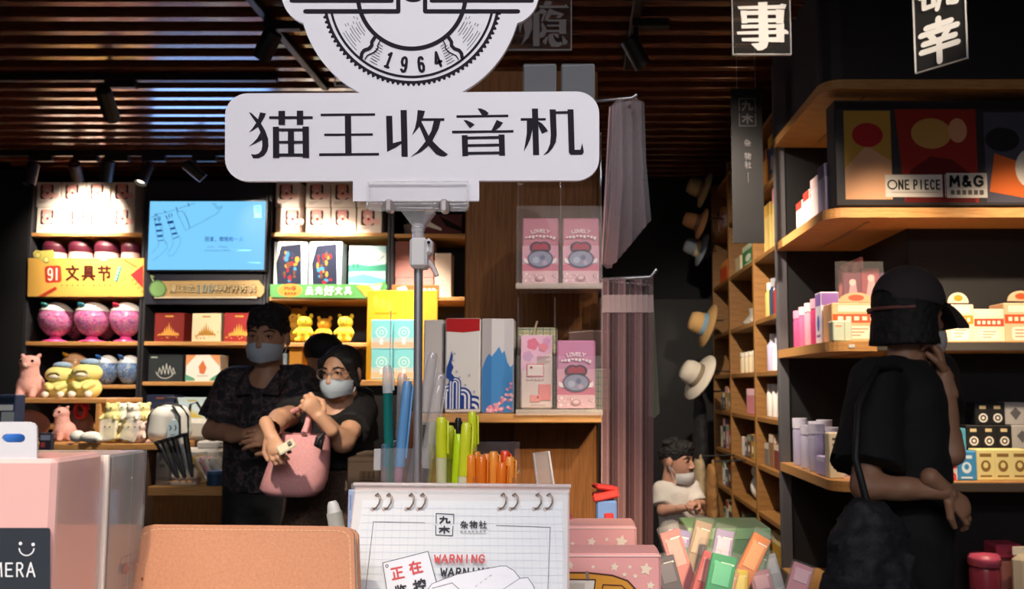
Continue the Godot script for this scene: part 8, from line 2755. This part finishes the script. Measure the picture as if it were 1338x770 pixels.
func binder() -> void:
	var o := at(300, 687, 0.66)
	var n := Vector3(0, 0.24, 0.971)
	var foot := hit(300, 890, o, n)
	foot.y = TOP
	var t := thing("leather_binder", "tan leather binder with rounded corners and pale stitching, standing below the two shoppers", "binder", foot)
	var ol := []
	for q in vs("120,885 136,830 153,770 165,724 172,708 180,696 190,688 203,685.5 330,686.5 448,688 457,691 462,698 465,790 468,885"):
		ol.append(hit(q.x, q.y, o, n) - foot)
	var lm := grained("tan_leather", [[0.0, "bb7e5a"], [0.5, "c48864"], [1.0, "cb926e"]], 0.12, Vector3(9, 9, 9), 0.55, FastNoiseLite.TYPE_SIMPLEX_SMOOTH, 0.07)
	part(t, "cover", slab(ol, -n * 0.004), lm)
	part(t, "back_cover", slab(ol, -n * 0.004), lm, Vector3(0, 0.0, 0) - n * 0.014)
	var inner := []
	for q in ol:
		inner.append(q * Vector3(0.985, 0.97, 1.0) + Vector3(0, 0.0005, 0) - n * 0.0045)
	part(t, "pages", slab(inner, -n * 0.009), mat("e6dccb", 0.8))
	var k := photo_ink(o, n, foot)
	var path := vs("133,862 147,810 159,770 171,727 178,711 186,700 195,694 205,691.5 330,692.5 446,694 453,697 457,704 459,790 461,860")
	for i in path.size() - 1:
		var len2 := path[i].distance_to(path[i + 1])
		var cnt := maxi(1, int(len2 / 6.0))
		for j in cnt:
			k.line([path[i].lerp(path[i + 1], (j + 0.2) / cnt), path[i].lerp(path[i + 1], (j + 0.8) / cnt)], 1.3, "dcae86")
			k.lay = 0
	k.lay = 0
	k.disc(186, 757, 1.6, "8a4f30", 2.6)
	print_on(t, k, "stitching")

func camera_boxes() -> void:
	var z := 0.55
	var d := 0.056
	var a := at(-130, 600, z)
	var b := at(72, 600, z)
	var h := a.y - TOP
	var w := b.x - a.x
	var t := thing("camera_box", "pale pink boxed toy camera with a white hanging tab and a black smiling label", "gift box", Vector3((a.x + b.x) / 2, TOP, -z - d / 2))
	var pm := mat("eebcb6", 0.28)
	pm.clearcoat_enabled = true
	pm.clearcoat = 0.6
	pm.clearcoat_roughness = 0.08
	part(t, "carton", rbox(Vector3(w, h, d), 0.003), pm)
	part(t, "clear_sleeve", rbox(Vector3(0.0015, h, d - 0.004), 0.0004), clear("f6e6e6", 0.12, 0.04), Vector3(w / 2 + 0.0012, 0, 0))
	var o := t.position
	var tab := func(text: String) -> Array:
		var out := []
		for q in vs(text):
			out.append(at(q.x, q.y, z + 0.004) - o)
		return out
	var wm := mat("dcdde2", 0.4)
	part(t, "hanging_tab", slab(tab.call("-60,601 -60,551.5 38,551.5 44,553.5 47.5,558 48,566 48,572.5 33,572.5 31.5,569 27,567 8,567 4,569 2,572.5"), Vector3(0, 0, -0.0015)), wm)
	part(t, "hanging_tab", slab(tab.call("2,572.5 4,576.5 8,578.5 27,578.5 31.5,576.5 33,572.5 48,572.5 48,601 -60,601 -60,572.5"), Vector3(0, 0, -0.0015)), wm)
	var k := photo_ink(Vector3(0, 0, -z), Vector3.BACK, o)
	k.rrect(-120, 690, 66, 772, 3, "343a42")
	k.rect(-120, 700, 66, 830, "343a42")
	k.disc(27.3, 710.3, 2.3, "e8ecee")
	k.disc(44.0, 711.6, 2.3, "e8ecee")
	var arc := []
	for j in 11:
		var q := 0.15 + (PI - 0.3) * j / 10.0
		arc.append(Vector2(35.5 - cos(q) * 9.8, 715.5 + sin(q) * 10.5))
	k.line(arc, 1.7, "e8ecee")
	write(k, "CAMERA", -36, 734.5, 11.5, 19.5, 2.9, 2.2, "e8ecee")
	print_on(t, k)
	# the second box, right behind it
	var z2 := 0.609
	var x1 := at(143, 600, z2).x
	var d2 := 0.052
	var top := at(143, 595, z2).y
	var g := thing("camera_box", "grey boxed toy camera with a cream edge, right behind the pale pink one", "gift box", Vector3(x1 - w / 2, TOP, -z2 - d2 / 2))
	var gm := mat("918b88", 0.25)
	gm.clearcoat_enabled = true
	gm.clearcoat = 0.6
	part(g, "carton", rbox(Vector3(w, top - TOP, d2), 0.002), gm)
	part(g, "edge_strip", rbox(Vector3(0.007, top - TOP, 0.003), 0.0006), mat("efe4d8", 0.5), Vector3(w / 2 - 0.003, 0, d2 / 2 + 0.0005))
	part(g, "clear_sleeve", rbox(Vector3(0.0015, top - TOP, d2 - 0.004), 0.0004), clear("f2f2f2", 0.1, 0.04), Vector3(w / 2 + 0.0012, 0, 0))
	var s := Ink.new(Vector3(w / 2 + 0.0022, top - TOP, d2 / 2), Vector3(0, 0, -d2 / 100.0), Vector3(0, -d2 / 100.0, 0))
	s.n = Vector3.RIGHT
	for e in [[34.0, 160.0, 84.0, 161.0], [34.0, 205.0, 84.0, 206.0], [34.0, 160.0, 35.0, 206.0], [83.5, 160.0, 84.5, 206.0]]:
		s.rect(e[0], e[1], e[2], e[3], "a8837c")
	s.disc(48, 180, 8, "b0807a")
	s.rect(60, 174, 80, 177, "a8837c")
	s.rect(60, 182, 76, 185, "a8837c")
	s.line([Vector2(52, 2), Vector2(50, 300)], 1.0, "b4b0ae", false)
	s.disc(51, 40, 1.6, "f2f2f2")
	print_on(g, s)
	var ball := solo("blue_bead", "bright blue bead seen through the slot of the white hanging tab", "bead", lathe(round_profile(0.0125, 0.0125), 20), mat("2f6fc4", 0.3), Vector3(at(13, 572, 0.632).x, top, -0.635))

func pen(label: String, top: Vector3, foot: Vector3, r: float, body: Material, cap: Material, cap_share: float, group := "", clip := true, band := "") -> void:
	var t := thing("pen", label, "pen", foot, group)
	var d := top - foot
	part(t, "barrel", tube([Vector3.ZERO, d * 0.03, d * 0.06, d * (1.0 - cap_share)], [r * 0.35, r * 0.6, r, r], 12), body)
	part(t, "cap", tube([d * (1.0 - cap_share), d * (1.0 - cap_share * 0.5), d * 0.985, d], [r * 1.1, r * 1.08, r * 1.0, r * 0.7], 12), cap)
	if clip:
		var s := Vector3(r * 1.3, 0, r * 0.6)
		part(t, "clip", tube([d * 0.98, d * 0.975 + s, d * (1.0 - cap_share * 0.9) + s], [r * 0.25], 6), cap)
	if band != "":
		part(t, "label_band", tube([d * 0.5, d * 0.78], [r * 1.04], 14), mat(band, 0.5))
		var u := d.normalized()
		var k := Ink.new(d * 0.5 + Vector3(-r * 0.5, 0, r * 1.12), Vector3(r * 0.1, 0, 0), u * 0.001)
		k.n = Vector3.BACK
		for j in 9:
			k.rect(2, 4 + j * 3.2, 8, 5 + j * 3.2 + 0.6 * (j % 2), "2a2a2a")
		print_on(t, k)

func pens() -> void:
	var z := 0.9
	var floor_y := TOP + 0.006
	var P := func(px: float, py: float, d := 0.9) -> Vector3: return at(px, py, d)
	var B := func(px: float, d := 0.9) -> Vector3:
		var v := at(px, 775, d)
		v.y = floor_y
		return v
	# the holder
	var a := at(499, 586, 0.86)
	var b := at(671, 600, 0.86)
	var h := a.y - TOP
	var t := thing("pen_holder", "clear acrylic pen holder with three compartments behind the desk calendar", "holder", Vector3((a.x + b.x) / 2, TOP, -0.91))
	var w := b.x - a.x
	part(t, "base", rbox(Vector3(w, 0.004, 0.1), 0.0006), CLEAR)
	part(t, "back_pane", rbox(Vector3(w, h, 0.003), 0.0006), CLEAR, Vector3(0, 0, -0.05))
	part(t, "front_pane", rbox(Vector3(w * 0.36, h, 0.003), 0.0006), clear("ffffff", 0.05, 0.05), Vector3(-w * 0.32, 0, 0.05))
	part(t, "front_pane", rbox(Vector3(w * 0.64, h * 0.72, 0.003), 0.0006), clear("ffffff", 0.05, 0.05), Vector3(w * 0.18, 0, 0.05))
	for x in [-0.5, -0.14, 0.2, 0.5]:
		part(t, "divider", rbox(Vector3(0.003, h * (1.0 if x < 0.0 else 0.8), 0.096), 0.0006), CLEAR, Vector3(x * w, 0.004, 0))
	part(t, "edge_tab", rbox(Vector3(0.008, 0.024, 0.004), 0.001), clear("f0f0f0", 0.4, 0.1), Vector3(-w / 2 - 0.006, h - 0.025, 0.045))
	var cl := clear("d9d6d6", 0.32, 0.08)
	pen("deep teal gel pen with a pale cap, farthest from the orange highlighters", P.call(506, 478), B.call(512), 0.0056, mat("0d6a64", 0.3), clear("dfe6e4", 0.5, 0.1), 0.12)
	pen("blue click pen with a rosy lower barrel, leaning beside the teal one", P.call(533, 498, 0.91), B.call(505, 0.9), 0.0056, mat("a8788e", 0.35), mat("5f96c8", 0.3), 0.4)
	pen("rust brown pen standing in the shade next to the chrome pole", P.call(538, 538, 0.93), B.call(522, 0.93), 0.005, mat("8a4a26", 0.35), mat("9a5a34", 0.35), 0.2)
	pen("clear grey pen leaning, the taller of two behind the chrome pole", P.call(566, 461, 0.92), B.call(514, 0.92), 0.0062, mat("6a6066", 0.35), cl, 0.3)
	pen("clear grey pen with a dark refill, the shorter of two behind the chrome pole", P.call(577, 488, 0.9), B.call(522, 0.88), 0.0066, mat("3a3438", 0.3), cl, 0.42)
	pen("clear pen with a frosted cap standing right behind the blue click pen", P.call(526, 488, 0.935), B.call(519, 0.935), 0.006, cl, clear("c9c9cc", 0.4, 0.1), 0.3)
	var y := mat("c9d42a", 0.25)
	var yc := mat("d8e22e", 0.2)
	pen("yellow highlighter with a barcode label, nearest the chrome pole", P.call(577, 545, 0.885), B.call(576, 0.885), 0.006, mat("c2c236", 0.3), yc, 0.22, "", true, "d9d8a8")
	pen("lime pen half hidden behind the barcode highlighter", P.call(567, 552, 0.915), B.call(562, 0.915), 0.006, y, clear("d8e44a", 0.5, 0.1), 0.3)
	pen("slim black pen among the yellow highlighters", P.call(599, 546, 0.925), B.call(590, 0.925), 0.004, mat("17171a", 0.3), mat("1e1e22", 0.3), 0.25)
	pen("bright lime highlighter leaning beside the slim black pen", P.call(600, 567, 0.89), B.call(588, 0.885), 0.0056, mat("a8cf1e", 0.2), mat("c4e61c", 0.2), 0.35)
	pen("bright yellow highlighter with a pale label, leaning in the middle of the holder", P.call(610, 552, 0.885), B.call(596, 0.88), 0.0062, mat("d6d440", 0.25), yc, 0.3, "", true, "e2e0b8")
	pen("tall thin yellow highlighter behind the orange pens", P.call(617, 538, 0.92), B.call(618, 0.92), 0.0055, mat("dcd878", 0.3), yc, 0.2)
	pen("clear lime pen at the front of the yellow highlighters", P.call(588, 556, 0.91), B.call(583, 0.9), 0.005, clear("cfe04a", 0.6, 0.1), y, 0.2)
	var spots := [[615.5, 594, 0.882], [622, 590, 0.902], [629, 596, 0.88], [636.5, 593, 0.9], [645, 590, 0.884], [652, 598, 0.905], [660, 589, 0.9], [666.5, 597, 0.882], [656, 604, 0.878]]
	var names := ["nearest the yellow highlighters", "second from the yellow highlighters", "third from the yellow highlighters", "fourth from the yellow highlighters", "fifth from the yellow highlighters", "sixth from the yellow highlighters", "with a red top", "leaning out at the end of the holder", "short one at the front of the end"]
	for j in spots.size():
		var e: Array = spots[j]
		pen("orange highlighter, %s" % names[j], P.call(e[0], e[1], e[2]), B.call(e[0] - (0 if j < 6 else 6), e[2]), 0.0056, mat(["e8741a", "f08424", "e06a14"][j % 3], 0.22), mat("f04a1c" if j == 6 else ["f28a2a", "f59a3a", "ee7a1e"][j % 3], 0.2), 0.3, "orange highlighters in the pen holder")
	var st := packet("paper_strip", "tall narrow white paper strip with red print standing above the teal pen", "paper strip", [503.5, 406, 511, 770], 0.925, 0.0012, "cfccd0", "", 0.5, null, "sheet")
	var k := front(st)
	for j in 5:
		k.rect(1.5, 42 + j * 14, 6, 50 + j * 14, ["b87a80", "c9a0a4", "8a8a94"][j % 3])
	print_on(st, k)
	var blk := thing("acrylic_stand", "small clear acrylic stand leaning against the gondola behind the calendar", "stand", at(716, 632, 1.0))
	blk.position.y = TOP
	var o := blk.position
	var fr := []
	for q in vs("697,592 717,590 740,745 716,748"):
		fr.append(at(q.x, q.y, 1.0) - o)
	part(blk, "front_sheet", slab(fr, Vector3(0, 0, -0.004)), clear("e6e0d8", 0.3, 0.08))
	part(blk, "rim", tube([fr[3], fr[0], fr[1], fr[2]], [0.0018], 6), clear("ffffff", 0.5, 0.1))
	var tubey := thing("lotion_tube", "pale clear tube with yellow filling leaning between the binder and the calendar", "tube", Vector3(at(462, 740, 0.85).x, TOP + 0.004, -0.85))
	var dv := at(434, 655, 0.85) - tubey.position
	part(tubey, "tube", tube([Vector3.ZERO, d_at(dv, 0.2), d_at(dv, 0.9)], [0.006, 0.0085, 0.0085], 14), clear("eef0e4", 0.45, 0.1))
	part(tubey, "filling", tube([dv * 0.05, dv * 0.7], [0.0045], 10), mat("d9dc9a", 0.4))
	part(tubey, "cap", tube([dv * 0.9, dv * 0.97, dv], [0.0075, 0.006, 0.004], 12), clear("f4f4f0", 0.6, 0.15))
	var cardb := packet("card", "pale blue card standing behind the calendar's corner", "card", [452, 640, 476, 770], 0.83, 0.002, "aebfe0", "", 0.5, null, "sheet")
	var ck := front(cardb)
	ck.rect(3, 8, 5, 30, "8a9ac4")
	ck.rrect(5, 42, 18, 52, 3, "4f8fd8")
	print_on(cardb, ck)
	packet("pink_box", "plain pink box half hidden behind the calendar's lower corner", "gift box", [441, 712, 500, 775], 0.85, 0.05, "dd9a98")

func d_at(v: Vector3, k: float) -> Vector3:
	return v * k

func star_boxes() -> void:
	var a := packet("star_box", "pink box with cream stars, the farther of two beside the calendar", "gift box", [700, 688, 832, 770], 0.95, 0.06, "e3a6a2", "pink star boxes", 0.4)
	var b := packet("star_box", "pink box with cream stars and a brown outlined orange picture, the nearer of two", "gift box", [700, 724, 864, 775], 0.84, 0.05, "e6a5a2", "pink star boxes", 0.4)
	for t in [a, b]:
		var d: Array = t.get_meta("dims")
		var more: float = t.position.y - TOP
		part(t, "lower_half", rbox(Vector3(d[0], more, d[2]), 0.001), mat("e3a6a2", 0.4), Vector3(0, -more, 0))
	var k := photo_ink(Vector3(0, 0, -0.95), Vector3.BACK, a.position)
	for e in [[748, 711, 3.5], [773, 708, 6.2], [793, 705, 3], [812, 708, 9], [786, 716, 3.4], [799, 717, 3]]:
		k.star(e[0], e[1], e[2], "ecdcc4", 0.2)
	k.rect(701, 690, 831, 691.2, "f0d2ca")
	k.disc(744, 719, 3.5, "8a5a54", 1.6)
	print_on(a, k)
	var m := photo_ink(Vector3(0, 0, -0.84), Vector3.BACK, b.position)
	for e in [[745, 739, 5.5], [775, 741, 3], [803, 741, 6], [844, 744, 9], [823, 741, 3.2], [816, 751, 3.6], [830, 753, 3.6], [850, 765, 6]]:
		m.star(e[0], e[1], e[2], "ecdcc4", 0.15)
	m.rect(701, 726, 863, 727.4, "f2d6ce")
	m.poly(vs("701,748 768,748.5 800,752 820,759 834,774 701,774"), "d2963c")
	m.line(Array(vs("701,748 768,748.5 800,752 820,759 834,774")), 2.4, "5c3a30")
	m.poly(vs("701,757 778,757.5 776,774 701,774"), "e2ddd4")
	m.line(Array(vs("701,757 778,757.5 776,774")), 1.8, "5c3a30")
	m.line(Array(vs("767,748 768,757")), 4, "8a7a70")
	m.poly(vs("740,762 764,762 764,774 740,774"), "c9c2b8")
	m.line(Array(vs("786,774 788,764 812,765 822,774")), 1.6, "5c3a30")
	m.line(Array(vs("701,767 730,767")), 1.4, "6a5aa0")
	print_on(b, m)
	packet("strip_box", "small red and white box peeping out behind the farther star box", "carton", [738, 676, 748, 690], 1.0, 0.02, "a8444c")

func second_table() -> void:
	var top := 0.93
	var t := thing("side_table", "low table heaped with clear wrapped stationery in front of the child", "table", Vector3(0.225, 0, -1.41))
	part(t, "top", rbox(Vector3(0.4, 0.03, 0.48), 0.004), mat("5a4634", 0.5), Vector3(0, top - 0.03, 0))
	part(t, "body", rbox(Vector3(0.36, top - 0.03, 0.44), 0.004), mat("4a3a2c", 0.6))
	var toy_y := at(792, 686, 1.3).y
	var bl := solo("acrylic_block", "clear acrylic block under the toy house behind the pink star boxes", "block", rbox(Vector3(0.05, toy_y - top - 0.0005, 0.05), 0.002), clear("e8ecee", 0.2, 0.06), Vector3(at(792, 686, 1.3).x, top, -1.3))
	var g := packet("green_box", "pale green box with a lighter lid standing behind the wrapped packets", "gift box", [900, 692, 1006, 749], 1.5, 0.12, "86ac80", "", 0.45)
	g.get_child(0).position.y = 0.0
	var d: Array = g.get_meta("dims")
	part(g, "lower_half", rbox(Vector3(d[0], g.position.y - top - 0.0008, d[2]), 0.001), mat("86ac80", 0.45), Vector3(0, top + 0.0008 - g.position.y, 0))
	part(g, "lid", rbox(Vector3(d[0] + 0.004, 0.022, d[2] + 0.004), 0.002), mat("a4cf98", 0.4), Vector3(0, d[1] - 0.02, 0))
	var k := front(g)
	var lr := RandomNumberGenerator.new()
	lr.seed = 21
	for j in 7:
		var x := 24.0 + 11.0 * j
		k.line([Vector2(x, 64), Vector2(x + 3, 48 + 5 * sin(j * 2.0)), Vector2(x + 8, 60)], 1.2, "5c7a58")
		k.lay = 0
	print_on(g, k)
	# packets: [label, top-left, top-right, colour, depth, tilt, second colour]
	var rows := [["lilac packet farthest towards the gondola side of the table heap", 858, 690, 30, "8f86b4", 1.34, 0.2, "b4acd0"], ["white and red striped tag packet standing tall in the table heap", 886, 686, 9, "e2dcdc", 1.29, -0.12, "c84a4e"],
		["beige packet peeping out behind the striped tag", 880, 680, 26, "a8927c", 1.365, 0.3, "c4b09a"], ["salmon packet in the middle of the table heap", 892, 692, 30, "c97a78", 1.268, -0.3, "dda09a"], ["violet and white packet beside the salmon one", 914, 690, 28, "a498bc", 1.3, 0.22, "d4cede"],
		["orange packet leaning out towards the green box", 934, 702, 28, "e0884a", 1.27, 0.5, "f0b07a"], ["dark slate packet at the front of the table heap", 872, 728, 30, "4c4a54", 1.244, -0.25, "6a6872"], ["coral packet crossing the dark slate one", 888, 722, 24, "c45a5c", 1.222, 0.35, "d88480"],
		["bright green packet shining at the front of the table heap", 908, 726, 38, "2f9a6a", 1.198, 0.24, "68c49a"], ["teal packet behind the bright green one", 868, 712, 26, "4a8a80", 1.315, 0.1, "7ab4a8"], ["peach packet low before the green box", 926, 748, 22, "e0a884", 1.222, 0.3, "f0c8a8"],
		["yellow packet low before the green box", 944, 744, 30, "d8c24a", 1.246, 0.1, "ecdc84"], ["clear sage packet standing before the green box", 962, 722, 28, "6f8f7a", 1.3, 0.25, "94b09c"], ["smoky pink packet at the corner of the green box", 988, 748, 30, "b88a90", 1.27, -0.2, "d4aab0"],
		["rose packet farthest towards the end unit", 1018, 742, 30, "d89aa0", 1.3, 0.35, "ecc0c4"], ["white tube shaped packet between the green box and the end unit", 1008, 726, 22, "c9c9c4", 1.345, -0.25, "e4e4e0"]]
	for e in rows:
		var z: float = e[5]
		var p0 := at(e[1], e[2], z)
		var s: float = z / F
		var w: float = e[3] * s
		var h := (p0.y - top) / cos(e[6] as float)
		var n := thing("wrapped_packet", e[0], "packet", Vector3(p0.x + w / 2 - sin(e[6] as float) * h * -0.5 * 0.0, top, -z), "clear wrapped packets on the low table")
		var b := Basis(Vector3.BACK, -(e[6] as float)) 
		var card := part(n, "card", rbox(Vector3(w * 0.88, h * 0.9, 0.006), 0.0015), mat(e[4], 0.5), b * Vector3(0, 0.004, 0) + Vector3(0, absf(sin(e[6] as float)) * w * 0.5, 0), Vector3(-0.12, 0, -(e[6] as float)))
		part(card, "panel", rbox(Vector3(w * 0.6, h * 0.3, 0.002), 0.0005), mat(e[7], 0.45), Vector3(0, h * 0.5, 0.0035))
		var k2 := Ink.new(Vector3(-w * 0.4, h * 0.84, 0.0034), Vector3(w * 0.08, 0, 0), Vector3(0, -w * 0.08, 0))
		k2.disc(2, 2, 1.2, e[7])
		k2.rect(4, 1, 9.5, 1.8, "e9e4dc")
		k2.rect(4, 2.6, 8, 3.3, e[7])
		k2.rect(0.6, h * 10.0 / w * 0.78, 9.4, h * 10.0 / w * 0.78 + 1.4, "efece6")
		print_on(card, k2)
		part(n, "wrapper", rbox(Vector3(w, h, 0.011), 0.003), clear("f4f2f2", 0.05, 0.06), Vector3(0, absf(sin(e[6] as float)) * w * 0.5, 0), Vector3(-0.12, 0, -(e[6] as float)))
